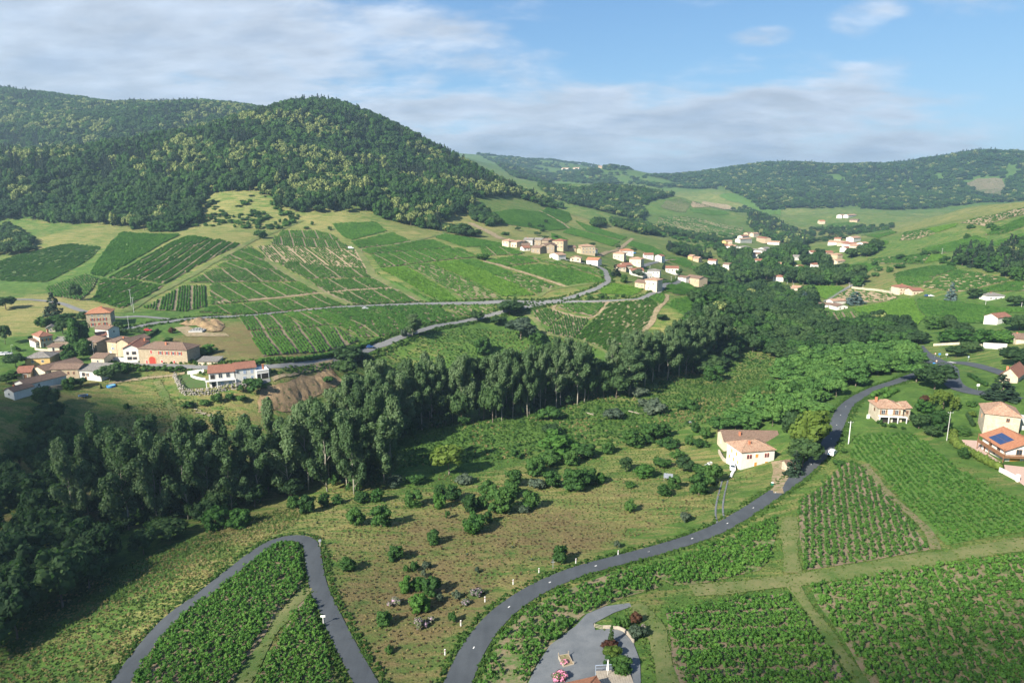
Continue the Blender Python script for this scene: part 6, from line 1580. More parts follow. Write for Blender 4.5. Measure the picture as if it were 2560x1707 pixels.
for lab, A, B, wl in [('far white house at the left of the ridge village', (694, 162), (736, 161), W_WHITE), ('far cream house in the middle of the ridge village', (764, 159), (802, 158), W_CREAM), ('far tan house at the right of the ridge village', (922, 152), (944, 152), W_TAN)]:
    house('village_house', lab, 'K', A, B, 16, 8, 'gx', 4, wl, R_MOTTLED, (), (), VV, 'house')

mix4 = ['dark', 'round', 'chestnut', 'fir']
# the wooded hill: blossoming chestnuts on the flanks, firs towards the top
hill = uv('W', (-40, 520), (0, 500), (130, 515), (280, 522), (330, 530), (400, 520), (468, 478), (468, 446), (600, 440), (640, 478), (700, 492), (850, 486), (905, 512), (990, 528), (1050, 492), (1085, 486), (1080, 455), (1180, 452), (1250, 472), (1290, 480),
             (1225, 450), (1100, 375), (1000, 320), (880, 262), (760, 225), (690, 235), (620, 262), (460, 300), (300, 330), (180, 340), (0, 352), (-40, 350))
p = region(hill, (640, 1400), 6.6, 150000)
u_, v_, c_ = project(at_ground(p))
nz = fbm(p[:, 0] / 60, p[:, 1] / 60, 3, 21); nz2 = fbm(p[:, 0] / 45, p[:, 1] / 45, 3, 33)
ch = np.clip((nz + .03) * 3.2, 0, .65); fr = np.clip((nz2 - .02) * 4 + np.clip((u_ - 760) / 600, 0, .4) - np.clip((v_ - 400) / 300, 0, .5), 0, .8) * (1 - ch * .7)
rest = 1 - np.clip(ch + fr, 0, .95)
wt = np.c_[rest * .55, rest * .45, ch, fr]; wt /= wt.sum(1, keepdims=True)
wood('hill_forest', 'hillwood', mix4, p, (7, 14), (8, 16), 'dense mixed forest with pale blossoming chestnuts covering the near hill', 'forest', wt)
back = uv('W', (-40, 352), (0, 352), (180, 342), (300, 330), (460, 300), (620, 262), (640, 240), (560, 242), (380, 235), (200, 235), (0, 205), (-40, 200))
p = region(back, (1040, 2100), 9.5, 120000)
nz = fbm(p[:, 0] / 80, p[:, 1] / 80, 3, 41); ch = np.clip((nz + .06) * 2.2, 0, .6); fr = np.clip((fbm(p[:, 0] / 90, p[:, 1] / 90, 3, 5)) * 4, 0, .7) * (1 - ch)
rest = 1 - np.clip(ch + fr, 0, .95); wt = np.c_[rest * .6, rest * .4, ch, fr]; wt /= wt.sum(1, keepdims=True)
wood('far_forest', 'hillwood', mix4, p, (11, 16), (11, 16), 'dark forest on the long ridge behind the near hill', 'forest', wt)
# distant mountains: everything that is not one of the clearings
def mountain(name, poly, cr, dist, wr, hr, label, holes=(), n=200000, thin=None):
    p = region(poly, cr, dist, n)
    u, v, c = project(at_ground(p)); uvp = np.stack([u, v], -1)
    if cr[0] < 1900:
        h = np.array(HOUSES); f = h[:, :2] / np.hypot(h[:, 0], h[:, 1])[:, None]
        for sh, mr in ((0, 3), (10, 3), (22, 2), (36, 2)):
            k = (np.sqrt(((p[:, None] - (h[:, :2] - f * sh)[None]) ** 2).sum(-1)) > h[None, :, 2] * (1 if sh < 20 else .8) + mr).all(1)
            p, uvp = p[k], uvp[k]
    for hp in holes: p_k = ~inside(uvp, hp); p, uvp = p[p_k], uvp[p_k]
    if thin is not None:
        k = fbm(p[:, 0] / 150, p[:, 1] / 150, 4, 77) > thin
        p, uvp = p[k], uvp[k]
    q = rng.uniform(size=(len(p), 4)) * np.array([.55, .3, .12, .0]) + np.array([.1, .05, 0, 0])
    q[:, 3] = np.clip(fbm(p[:, 0] / 200, p[:, 1] / 200, 3, 8) * 3, 0, .7)
    if 'valley' in name or 'hedge' in name: q[:, 2:] *= .1
    q /= q.sum(1, keepdims=True)
    if 'acacia' in name: wood(name, 'acaciawood', ['acacia', 'round'], clear_road(p, 8.5), wr, hr, label, 'wood', np.tile([.8, .2], (len(clear_road(p, 8.5)), 1)))
    elif 'scrub' in name:
        wood(name, 'scrub', ['shrub', 'bright', 'round'], p[rng.uniform(size=len(p)) < .6], wr, hr, label, 'scrub')
    else: wood(name, 'hillwood', mix4, p, wr, hr, label, 'forest', q)
H = lambda *a: uv('Q', *a)
clear = [H((1840, 300), (1990, 260), (2190, 265), (2215, 340), (2170, 430), (2060, 410)), H((830, 240), (900, 235), (955, 265), (930, 315), (880, 300)), H((1100, 515), (1210, 515), (1210, 550), (1110, 545)), H((1640, 240), (1720, 225), (1745, 260), (1690, 295)),
         H((2190, 170), (2300, 170), (2320, 230), (2230, 280)), H((1170, 350), (1300, 340), (1180, 375), (1000, 395)), H((700, 600), (850, 560), (1080, 550), (1250, 580), (1250, 620), (900, 680), (700, 660)), H((850, 500), (1000, 480), (1090, 490), (1060, 540), (880, 530))]
mount = uv('Q', (480, 690), (250, 440), (0, 330), (-200, 260), (-330, 235), (-330, 200), (0, 190), (400, 135), (1000, 150), (1350, 160), (1600, 105), (1900, 40), (2100, 40), (2400, 85), (2400, 450), (2000, 490), (1650, 560), (1300, 650), (900, 600), (690, 640))
mountain('mountain_forest', mount, (1950, 3400), 15, (15, 22), (11, 16), 'blue-green forest covering the far mountain on the right', clear, 260000)
K = lambda *a: uv('K', *a)
mountain('mountain_forest', K((280, 110), (450, 150), (650, 215), (640, 245), (560, 260), (480, 240), (380, 190)), (2000, 3000), 13, (13, 18), (11, 15), 'dark spruce wooded spur below the far left ridge', n=60000)
mountain('mountain_forest', K((170, 60), (450, 80), (860, 115), (1000, 130), (1150, 165), (1400, 180), (1640, 165), (1640, 290), (1400, 300), (1200, 250), (900, 250), (650, 225), (450, 150), (280, 115)), (2300, 4400), 19, (17, 24), (11, 15), 'thin forest patches on the far left ridge',
         [K((690, 140), (840, 135), (860, 165), (690, 170)), K((1000, 195), (1120, 190), (1130, 245), (1030, 240)), K((500, 130), (690, 150), (700, 175), (560, 160))], 160000, -.06)
mountain('spur_forest', K((560, 260), (800, 285), (1050, 250), (1200, 290), (1380, 320), (1240, 350), (1170, 400), (1210, 440), (1160, 470), (1000, 430), (760, 370), (620, 330)), (1200, 2100), 10, (10, 15), (9, 13), 'scattered woods on the vineyard spur beyond the hill', n=120000)
mountain('spur_forest', K((1850, 420), (2000, 480), (2150, 560), (2225, 600), (2180, 625), (2080, 620), (1900, 560), (1840, 500)), (900, 2000), 9, (10, 14), (10, 14), 'dark wood on the spur above the valley village', n=60000)
mountain('spur_forest', K((1000, 475), (1180, 490), (1285, 530), (1280, 565), (1150, 550), (1020, 505)), (800, 1700), 8, (9, 12), (8, 12), 'dark belt of trees across the middle slope', n=50000)
mountain('spur_forest', K((1290, 515), (1500, 560), (1690, 590), (1680, 610), (1500, 585), (1300, 545)), (900, 1700), 8, (8, 11), (7, 10), 'line of trees at the foot of the vineyard spur', n=50000)
mountain('spur_forest', K((1340, 640), (1450, 640), (1560, 670), (1610, 710), (1500, 705), (1390, 680)), (650, 1500), 7, (8, 12), (7, 10), 'dark copse above the lowest hillside houses', n=50000)
mountain('edge_wood', uv('W', (900, 500), (990, 520), (1060, 545), (1100, 545), (1050, 530), (1000, 530), (930, 515)), (650, 1000), 6, (7, 10), (6, 9), 'bushy trees along the foot of the hill forest', n=30000)
mountain('edge_wood', K((130, 420), (220, 410), (320, 500), (260, 510), (150, 470)), (700, 1000), 6, (8, 11), (7, 10), 'dark copse beside the straw coloured track', n=20000)
mountain('edge_wood', K((560, 380), (640, 370), (720, 390), (640, 400)), (800, 1100), 6, (7, 10), (6, 9), 'small copse at the end of the hill', n=20000)
mountain('edge_wood', K((880, 490), (940, 470), (960, 510), (890, 515)), (650, 1200), 6, (8, 11), (6, 9), 'small group of trees above the upper vineyard', n=20000)
mountain('edge_wood', uv('I', (940, 880), (1080, 820), (1230, 800), (1210, 880), (1060, 930), (950, 930)), (600, 900), 6.5, (9, 13), (9, 13), 'dark tree group at the top corner of the bright vineyard', n=30000)
mountain('edge_wood', uv('I', (-40, 940), (60, 900), (200, 1010), (200, 1060), (0, 1090), (-40, 1080)), (450, 900), 6.5, (8, 11), (6, 9), 'dark thicket at the left edge above the shaded meadow', n=30000)
# woods in the valley
mountain('valley_wood', uv('D', (-40, 720), (120, 660), (420, 650), (760, 690), (840, 790), (830, 900), (960, 960), (1280, 910), (1480, 950), (1590, 1060), (1400, 1085), (1130, 1085), (880, 1120), (640, 1210), (420, 1120), (250, 1150), (80, 1330), (-120, 1260), (-200, 1000), (-100, 820)), (330, 760), 7.0, (8, 13), (7, 11.5),
         'mixed woodland filling the valley floor between poplars and road', n=60000)
mountain('acacia_wood', uv('D', (560, 1340), (900, 1130), (1150, 1095), (1500, 1130), (1590, 1190), (1250, 1300), (850, 1380), (500, 1568)), (290, 480), 7.0, (8, 11), (5, 8), 'far part of the bright acacia thicket', n=30000)
mountain('valley_wood', uv('D', (100, 400), (330, 420), (560, 400), (700, 380), (900, 470), (900, 560), (1160, 590), (1140, 640), (800, 640), (560, 600), (380, 610), (250, 640), (40, 650), (-40, 590), (120, 540), (220, 520), (140, 440)), (560, 1400), 8, (10, 15), (10, 15),
         'dark trees surrounding the houses of the valley village', [uv('D', (370, 610), (500, 610), (640, 660), (620, 690), (430, 660)), uv('D', (570, 500), (700, 520), (690, 560), (580, 560)), uv('D', (330, 370), (510, 370), (510, 420), (340, 420)), uv('D', (780, 490), (870, 470), (870, 520), (790, 520))], 70000, -.04)
mountain('valley_wood', uv('D', (1040, 370), (1180, 350), (1300, 370), (1200, 420), (1060, 440)), (700, 1400), 8, (10, 14), (9, 13), 'dark tree group right of the valley houses', n=30000)
mountain('slope_wood', uv('D', (1820, 450), (1930, 400), (2100, 380), (2360, 340), (2400, 580), (2290, 600), (2100, 540), (1900, 490)), (420, 1000), 7.5, (9, 13), (8, 12), 'dark copse on the right hand slope', n=40000)
for pl, lb in ((((1300, 330), (1480, 300), (1560, 320), (1520, 370), (1420, 390)), 'first hedge of bushes across the right hand slope'), (((1500, 390), (1620, 320), (1790, 240), (1800, 260), (1640, 350)), 'long dark hedge climbing the right hand slope'),
               (((1860, 220), (2080, 200), (2130, 240), (1980, 250)), 'bushy hedge high on the right hand slope'), (((1510, 205), (1850, 165), (1880, 180), (1560, 225)), 'thin line of bushes near the top of the right hand slope'), (((1350, 500), (1520, 480), (1530, 500), (1370, 530)), 'dark bushes above the cream house'),
               (((1210, 540), (1310, 510), (1330, 530), (1250, 550)), 'small dark copse left of the slope vineyards'), (((2150, 700), (2400, 680), (2400, 790), (2220, 780)), 'trees behind the grey-roofed house at the right edge'), (((1500, 960), (1720, 860), (1900, 940), (1960, 1040), (1600, 1080), (1480, 1010)), 'leafy trees between vineyard and junction road'),
               (((2140, 1080), (2360, 1040), (2380, 1200), (2120, 1190)), 'shady garden trees right of the junction'), (((820, 240), (1060, 210), (1040, 250), (860, 270)), 'distant tree line behind the valley houses')):
    mountain('slope_hedge', uv('D', *pl), (280, 1700), 6, (6, 9), (4.5, 7.5), lb, n=30000)
mountain('slope_scrub', uv('I', (1180, 690), (1600, 690), (1850, 850), (1700, 920), (1300, 900), (1150, 900)), (560, 900), 5, (2.5, 9), (1.5, 5), 'loose bushes over the yellow clearing below the forest', n=30000, thin=.11)
mountain('slope_scrub', uv('K', (760, 360), (1200, 470), (1700, 560), (1640, 640), (1300, 620), (900, 480)), (700, 1700), 15, (6, 10), (4, 7), 'scattered bushes on the middle slope', n=30000, thin=.04)
mountain('slope_scrub', uv('D', (1000, 560), (1500, 300), (2100, 180), (2352, 120), (2352, 300), (1800, 520), (1200, 640)), (420, 1600), 17, (6, 10), (3.5, 6), 'scattered bushes between the right hand vineyards', n=40000, thin=.05)
for lb, w_, pts in (('dark undergrowth below the right hand poplars', 'C', ((1330, 1500), (1500, 1440), (1700, 1400), (1880, 1350), (2000, 1290), (2240, 1150))), ('dark undergrowth below the middle poplars', 'N', ((1110, 450), (1290, 410), (1400, 382), (1520, 352), (1650, 330))),
                    ('dark undergrowth in the dense poplar belt', 'N', ((870, 480), (690, 510), (500, 550), (400, 620), (270, 690))), ('dark undergrowth in the shaded end of the wood', 'L', ((2240, 540), (1850, 545), (1420, 655), (950, 790), (480, 790)))):
    L = smooth_line(G(w_, *pts), 1.2); N, _ = normals2(L); N = N * np.where((N * L).sum(-1) > 0, 1, -1)[:, None]
    p = np.vstack([L + N * rng.uniform(-2, 22, (len(L), 1)) + rng.normal(size=L.shape) for _ in range(2)])
    wood('undergrowth', 'under', ['shrub', 'dark'], min_dist(p, 2.6), (3.5, 6.5), (2.5, 7), lb, 'undergrowth')
mountain('slope_hedge', uv('D', (-100, 150), (300, 60), (600, 200), (640, 260), (900, 200), (1400, 170), (1300, 330), (900, 400), (700, 330), (480, 250), (100, 330)), (1150, 2500), 13, (8, 15), (6, 11), 'scattered copses and hedges between the far fields', n=60000, thin=.045)
mountain('slope_hedge', uv('K', (330, 560), (560, 480), (1050, 560), (1330, 640), (1250, 720), (900, 600)), (600, 1300), 16, (5, 9), (3, 6), 'single bushes between the hillside vineyards', n=30000, thin=.06)
# ------------------------------------------------------------------ vineyards
def vine_plant(seed, mat, w=.42, h=.95, n=46, size=.15):
    g = np.random.default_rng(seed)
    lob = [(0, 0, h * .45, w * .55)] + [(g.normal() * w * .45, g.normal() * w * .45, h * g.uniform(.35, .8), w * .5) for _ in range(5)]
    return crown_mesh('grapevine', lob, n, size, mat, seed, 0, up=.5)
def vine_row(seed, mat, L=3.0, w=.50, h=1.05, n=60, size=.28):
    g = np.random.default_rng(seed)
    lob = [(x, g.normal() * .08, h * .5, w * g.uniform(.7, 1.15)) for x in np.arange(-L / 2 + .2, L / 2, .42)]
    return crown_mesh('vine_row', lob, n, size, mat, seed, .7, up=.5)
VP = {'v': [vine_plant(s, F_VINE) for s in (201, 202, 203, 204, 205)], 'd': [vine_plant(s, F_VINEDK) for s in (206, 207, 208, 209)], 'l': [vine_plant(s, F_VINELT) for s in (210, 211, 212)]}
VR = {'v': [vine_row(s, F_VINE) for s in (221, 222, 223)], 'd': [vine_row(s, F_VINEDK) for s in (224, 225, 226)], 'l': [vine_row(s, F_VINELT) for s in (227, 228, 229)]}
STYLE = {  # colour of the vines, soil, row spacing, rows between two lanes, share of missing plants
    'v': ('v', S_SOIL, 1.5, 7, .04), 'd': ('d', S_SOIL, 1.5, 9, .05), 'l': ('l', S_GRASSY, 1.35, 0, .03), 'b': ('v', S_GRASSY, 1.5, 0, .10),
    'y': ('v', S_GRASSY, 1.5, 0, .1), 'm': ('d', S_MEADOW, 2.4, 0, .15), 's': ('d', S_TAN, 1.8, 6, .26), 'w': ('v', S_WEEDY, 1.7, 0, .30), 'x': ('v', S_SOIL, 1.6, 5, .03)}
NEAR_V = []
def field(win, poly, rows, style, label, near=False, spacing=None, miss=None, lane=None, clumpy=.0, grow=1.3):
    P = G(win, *poly)
    a, b = G(win, *rows)[:, :2]
    d = (b - a) / np.hypot(*(b - a)); nrm = np.array([-d[1], d[0]])
    colr, sm, rs, ln, ms = STYLE[style]
    rs = spacing or rs; ms = ms if miss is None else miss; ln = ln if lane is None else lane
    dist = np.hypot(*P[:, :2].mean(0))
    patch('field', P, sm, 'bare ground of the ' + label, 3.0 if near else 6.0, .10 if near else .22, edge_noise=.25 if near else .6)
    Q = P[:, :2]
    s0, s1 = (Q @ d).min(), (Q @ d).max(); t0, t1 = (Q @ nrm).min(), (Q @ nrm).max()
    st = (.9 if near else 2.7)
    T = []
    t, i = t0 + rs * .5, 0
    while t < t1:
        if not (ln and i % (ln + 1) == ln): T.append(t)
        t += rs * (1.0 if not ln or (i + 1) % (ln + 1) != ln else .78); i += 1
    T = np.array(T); S = np.arange(s0, s1, st)
    SS, TT = np.meshgrid(S, T)
    SS = SS + rng.uniform(0, st, (len(T), 1))
    n = SS.size
    jit = .14 if near else .10
    q = SS.ravel()[:, None] * d + TT.ravel()[:, None] * nrm + rng.normal(size=(n, 2)) * jit
    k = inside(q, Q) & (rng.uniform(size=n) > ms)
    gap = fbm(q[:, 0] / 7, q[:, 1] / 7, 3, 51)
    k &= gap > (-.30 + clumpy)
    q = q[k]
    # keep off the roads and tracks
    for L, wd in ROADS:
        lo, hi = L.min(0) - 4, L.max(0) + 4
        idx = np.where(((q > lo) & (q < hi)).all(1))[0]
        if len(idx):
            dd = np.sqrt(((q[idx, None] - L[None]) ** 2).sum(-1).min(1))
            q = np.delete(q, idx[dd < wd / 2 + .5], 0)
    n = len(q)
    if not n: return
    if near:
        sc = grow * rng.uniform(.75, 1.25, n) * (1 + .35 * np.clip(gap[k][:n] if len(gap[k]) == n else 0, -.4, .4))
        NEAR_V.append((label, colr, q, sc))
    else:
        ang = math.atan2(d[1], d[0])
        e = .6
        zx = (hgt(q[:, 0] + d[0] * e, q[:, 1] + d[1] * e) - hgt(q[:, 0] - d[0] * e, q[:, 1] - d[1] * e)) / (2 * e)
        turn = np.c_[np.zeros(n), -np.arctan(zx), np.full(n, ang) + np.pi * rng.integers(0, 2, n) * 0]
        sc = rng.uniform(.8, 1.2, (n, 1))
        mass('vineyard', 'rows_' + colr, VR[colr], at_ground(q, .1), np.c_[np.ones(n), sc, sc * 1.0], turn, label, 'vineyard')
# the far slope
I_, J_, C_, K_, B_w = 'I', 'J', 'C', 'K', 'B'
field('I', [(1140, 962), (1190, 957), (1285, 972), (850, 1222), (655, 1212)], [(655, 1212), (1140, 962)], 'x', 'striped vineyard at the upper left of the long grass track')
field('I', [(1292, 976), (1480, 1012), (1190, 1148), (1010, 1248), (862, 1224)], [(655, 1212), (1140, 962)], 'x', 'striped vineyard hugging the long grass track')
field('I', [(608, 1224), (838, 1232), (1000, 1262), (745, 1400), (560, 1350), (605, 1290)], [(655, 1212), (1140, 962)], 'x', 'striped vineyard just above the big stone house')
field('I', [(745, 932), (1110, 948), (920, 1050), (830, 1035), (915, 1052), (630, 1205), (555, 1190), (605, 1100)], [(655, 1212), (1140, 962)], 'b', 'lush green plot left of the striped vineyards', spacing=1.3)
field('I', [(285, 1272), (520, 1192), (598, 1216), (560, 1290), (490, 1350), (310, 1325)], [(400, 1230), (480, 1340)], 'd', 'dark vineyard corner behind the lone round tree', lane=0)
field('I', [(1355, 1103), (1540, 1022), (1638, 1103), (1470, 1103)], [(1440, 1050), (1560, 1100)], 'v', 'small triangular vineyard at the bend of the grass track')
field('I', [(1315, 1145), (1405, 1112), (1655, 1110), (1718, 1163), (1480, 1163)], [(1440, 1050), (1560, 1100)], 'v', 'narrow vineyard terrace below the small triangular one')
field('I', [(1155, 1243), (1300, 1160), (1720, 1170), (1828, 1233)], [(1440, 1080), (1640, 1235)], 'd', 'dark vineyard terrace in the middle left of the slope')
field('I', [(1285, 1252), (1840, 1242), (1945, 1302), (1295, 1378), (1290, 1300)], [(1440, 1250), (1600, 1340)], 'v', 'lane striped vineyard above the roadside strip')
field('I', [(885, 1394), (1105, 1266), (1258, 1262), (1258, 1388), (1130, 1418), (965, 1413)], [(1100, 1415), (1115, 1270)], 'x', 'vineyard with upright rows beside the twin poles')
field('I', [(1215, 1424), (1305, 1390), (1960, 1317), (2115, 1384), (1450, 1436)], [(1750, 1330), (1880, 1400)], 'd', 'long vineyard strip bordering the crossing road')
field('I', [(0, 1112), (130, 1068), (420, 1004), (618, 1026), (560, 1090), (285, 1238), (0, 1228)], [(0, 1180), (500, 1060)], 'm', 'shaded grey-green meadow with faint rows at the left edge', clumpy=-.3)
field('J', [(200, 405), (240, 357), (560, 360), (700, 398), (765, 445)], [(330, 370), (340, 400)], 'v', 'small vineyard on the rounded shoulder of the slope')
field('J', [(142, 480), (180, 412), (760, 458), (788, 470), (832, 492), (828, 518)], [(400, 430), (420, 495)], 'x', 'vineyard strip with short upright rows below the shoulder')
field('J', [(705, 300), (1000, 282), (1100, 278), (1200, 360), (880, 442), (810, 420)], [(800, 300), (1000, 400)], 'b', 'yellowish weedy vineyard below the forest')
field('J', [(882, 462), (1262, 378), (1418, 455), (1250, 488), (945, 516)], [(1000, 440), (1250, 480)], 'v', 'vineyard wedge above the curving grey track')
field('J', [(10, 502), (190, 492), (475, 512), (690, 680), (130, 642)], [(300, 505), (480, 660)], 's', 'sparse tan vineyard with thin stripes')
field('J', [(495, 512), (915, 532), (1025, 705), (700, 682)], [(560, 515), (780, 690)], 's', 'tan vineyard with wide bare lanes beside the parked van')
field('J', [(945, 532), (1620, 442), (1800, 515), (1040, 572), (955, 540)], [(1100, 520), (1300, 560)], 'v', 'vineyard band below the curving grey track')
field('J', [(1055, 580), (1800, 522), (1868, 520), (2025, 590), (1990, 603), (1200, 692), (1135, 690)], [(1300, 560), (1500, 660)], 'v', 'broad vineyard above the bright green plots')
field('J', [(205, 655), (330, 647), (690, 687), (1015, 715), (1085, 778), (460, 798)], [(400, 660), (560, 790)], 'd', 'dark vineyard below the tan lanes')
field('J', [(485, 815), (1095, 787), (1235, 883), (625, 922)], [(600, 815), (760, 915)], 'd', 'dark vineyard in the middle of the slope')
field('J', [(645, 937), (1285, 892), (1545, 1012), (905, 1036)], [(900, 920), (1100, 1030)], 'd', 'wide vineyard touching the crossing road')
field('J', [(1095, 732), (1165, 785), (1500, 935), (1670, 1015), (1565, 1008), (1255, 880)], [(1120, 740), (1600, 1010)], 'b', 'narrow sparse vineyard strip beside the pale grass track', spacing=1.9, miss=.2)
field('J', [(1125, 705), (1370, 692), (1880, 1003), (1700, 1008), (1550, 935)], [(1200, 705), (1700, 1000)], 'l', 'first bright green plot of the smooth strips')
field('J', [(1385, 687), (1590, 662), (2240, 968), (1912, 988)], [(1480, 680), (2050, 980)], 'w', 'rough weedy vineyard between two smooth bright plots')
field('J', [(1605, 657), (1830, 632), (2190, 770), (2550, 949), (2262, 962)], [(1700, 650), (2400, 955)], 'l', 'second bright green plot of the smooth strips')
field('J', [(1840, 632), (2005, 620), (2362, 743), (2192, 766)], [(1900, 630), (2250, 760)], 'b', 'small green plot above the second bright strip')
field('J', [(1645, 422), (1720, 385), (2000, 430), (2250, 472), (2255, 498), (1910, 508)], [(1750, 400), (2050, 500)], 'b', 'grassy green plot left of the hillside hamlet')
field('C', [(0, 218), (210, 210), (415, 268), (340, 285), (20, 292)], [(100, 215), (200, 290)], 'v', 'vineyard below the first beige hamlet house')
field('C', [(155, 482), (350, 457), (690, 573), (530, 652)], [(250, 470), (600, 610)], 'w', 'weedy dark vineyard beside the pale curved track')
field('C', [(265, 402), (575, 372), (760, 418), (1015, 543), (800, 568)], [(400, 390), (880, 555)], 'b', 'bright vineyard left of the road bend')
field('C', [(600, 370), (850, 425), (1135, 512), (1125, 543), (1025, 540), (770, 415)], [(650, 385), (1080, 535)], 'b', 'narrow bright vineyard closest to the road bend')
field('C', [(35, 343), (345, 293), (545, 353), (235, 393)], [(150, 325), (330, 380)], 'v', 'small vineyard below the long hamlet row')
field('C', [(365, 290), (600, 335), (900, 392), (1115, 432), (1135, 490), (900, 425), (570, 345)], [(400, 300), (1100, 470)], 'w', 'olive brown vineyard strip above the road bend', miss=.45)
field('C', [(1100, 622), (1200, 550), (1495, 602), (1395, 662), (1130, 645)], [(1150, 590), (1400, 650)], 'l', 'bright vineyard below the square beige house')
field('C', [(712, 770), (785, 725), (1170, 718), (1028, 852)], [(800, 740), (1000, 840)], 'v', 'vineyard plot in the fork below the branch road', lane=0)
field('C', [(1195, 717), (1550, 692), (1650, 740), (1530, 935), (1425, 1055), (1280, 1110), (1180, 1165), (905, 1058), (875, 1042), (1065, 860)], [(1000, 980), (1450, 730)], 'w', 'large sunlit vineyard dropping to the poplars', clumpy=-.08, miss=.10, spacing=1.6)
field('C', [(485, 792), (650, 787), (755, 830), (630, 942), (515, 880)], [(560, 800), (650, 920)], 'd', 'small four sided plot beside the pale track', lane=0)
field('C', [(785, 837), (1005, 867), (858, 1048), (615, 1000), (642, 957)], [(800, 850), (840, 1030)], 'd', 'dark vineyard plot below the fork', lane=0)
field('C', [(1555, 682), (1685, 642), (1712, 700), (1680, 738)], [(1580, 680), (1690, 720)], 'b', 'tiny vineyard corner above the winding track')
field('C', [(1755, 712), (2000, 672), (2190, 700), (2100, 850), (1880, 852), (1725, 752)], [(1800, 720), (2050, 840)], 'b', 'vineyard above the valley woodland', miss=.2)
field('C', [(1710, 620), (1850, 525), (1985, 562), (1965, 655), (1800, 655)], [(1760, 600), (1960, 650)], 'v', 'vineyard below the beige barn')
field('C', [(2015, 573), (2215, 640), (2225, 688), (2005, 655)], [(2050, 590), (2200, 680)], 'v', 'vineyard right of the beige barn track')
field('B', [(722, 347), (1108, 318), (1335, 437), (802, 463)], [(870, 340), (960, 455)], 'x', 'striped vineyard below the crossing road')
field('B', [(1145, 312), (1335, 293), (1555, 410), (1345, 433)], [(1240, 305), (1440, 420)], 'x', 'second striped vineyard below the crossing road')
field('B', [(1345, 292), (1495, 282), (1965, 523), (1850, 528), (1585, 410)], [(1400, 290), (1900, 525)], 'v', 'narrow green vineyard strip slanting to the lower lane', lane=0)
field('J', [(600, 1087), (900, 1067), (1690, 1042), (1680, 1070), (1880, 1160), (1500, 1215), (1340, 1285), (1120, 1330)], [(800, 1080), (1250, 1300)], 'd', 'large dark vineyard between the two roads', lane=0, miss=.1)
field('J', [(1705, 1047), (2185, 1032), (2170, 1108), (2000, 1145), (1850, 1128)], [(1800, 1050), (2000, 1140)], 'w', 'brownish vineyard end by the loose trees')
field('B', [(822, 482), (1588, 433), (1825, 558), (1500, 655), (945, 703)], [(900, 480), (1050, 690)], 'x', 'lowest striped vineyard beside the lower lane')
field('K', [(245, 430), (400, 402), (560, 420), (600, 402), (690, 402), (755, 465), (715, 490), (735, 520), (620, 533), (330, 490)], [(300, 420), (700, 520)], 'v', 'upper vineyard above the hillside hamlet', lane=0)
field('K', [(745, 512), (1055, 600), (1000, 628), (850, 580), (705, 545)], [(780, 530), (1000, 610)], 'v', 'vineyard above the tall hamlet houses', lane=0)
field('K', [(780, 472), (900, 512), (1095, 575), (1060, 588), (850, 535)], [(800, 480), (1080, 580)], 'v', 'thin vineyard strip on the upper slope', lane=0)
field('K', [(632, 545), (735, 588), (640, 598)], [(640, 550), (720, 590)], 'v', 'small triangular plot above the hamlet', lane=0)
field('K', [(1105, 592), (1260, 632), (1335, 688), (1240, 678), (1095, 620)], [(1120, 600), (1320, 685)], 'v', 'vineyard above the new houses', lane=0)
field('K', [(1342, 702), (1450, 702), (1498, 738), (1460, 758), (1345, 715)], [(1360, 705), (1480, 745)], 'v', 'vineyard right of the new houses', lane=0)
field('K', [(1512, 747), (1665, 800), (1640, 818), (1472, 760)], [(1530, 755), (1640, 810)], 'v', 'vineyard strip below the lowest hillside houses', lane=0)
field('K', [(1545, 612), (1700, 612), (1740, 650), (1640, 640)], [(1560, 615), (1720, 645)], 'v', 'small plot left of the valley village', lane=0)
field('K', [(1300, 385), (1350, 340), (1430, 335), (1490, 370), (1450, 420), (1390, 415)], [(1340, 350), (1420, 410)], 'd', 'far vineyard on top of the spur', lane=0, spacing=2.6)
field('K', [(1280, 480), (1300, 440), (1500, 450), (1800, 510), (1820, 540), (1650, 575), (1450, 545)], [(1300, 460), (1700, 560)], 's', 'faded scrubby terraces on the spur', lane=0, spacing=3.2)
# right hand slope
field('D', [(1090, 800), (1430, 735), (1540, 730), (1560, 800), (1620, 865), (1560, 925), (1290, 925), (1180, 850)], [(1150, 810), (1500, 900)], 'l', 'bright green vineyard in front of the large cream house')
field('D', [(1570, 730), (1900, 755), (2150, 790), (2150, 900), (1900, 910), (1630, 860), (1575, 790)], [(1650, 740), (2000, 890)], 'b', 'green vineyard right of the thin winding path')
field('D', [(840, 850), (900, 830), (1090, 820), (1170, 850), (1130, 900), (1000, 905), (860, 900)], [(900, 835), (930, 900)], 'x', 'striped plot below the white house group', lane=3)
field('D', [(2160, 800), (2352, 800), (2352, 830), (2160, 830)], [(2180, 805), (2340, 825)], 'b', 'thin vineyard strip at the right edge')
field('D', [(1070, 660), (1420, 700), (1400, 745), (1180, 755), (960, 740), (1000, 690)], [(1050, 680), (1350, 740)], 's', 'brown field left of the large cream house', lane=0, miss=.6)
field('D', [(785, 635), (1000, 640), (1030, 655), (900, 735), (830, 700)], [(820, 640), (960, 690)], 'l', 'small bright meadow beside the valley lane')
field('D', [(1400, 575), (1680, 570), (1690, 580), (1560, 640), (1430, 635)], [(1430, 580), (1600, 620)], 'v', 'vineyard above the large cream house', lane=0)
field('D', [(1395, 545), (1650, 490), (1830, 490), (1850, 510), (1690, 568), (1420, 572)], [(1450, 550), (1750, 520)], 'd', 'dark vineyard higher above the large cream house', lane=0)
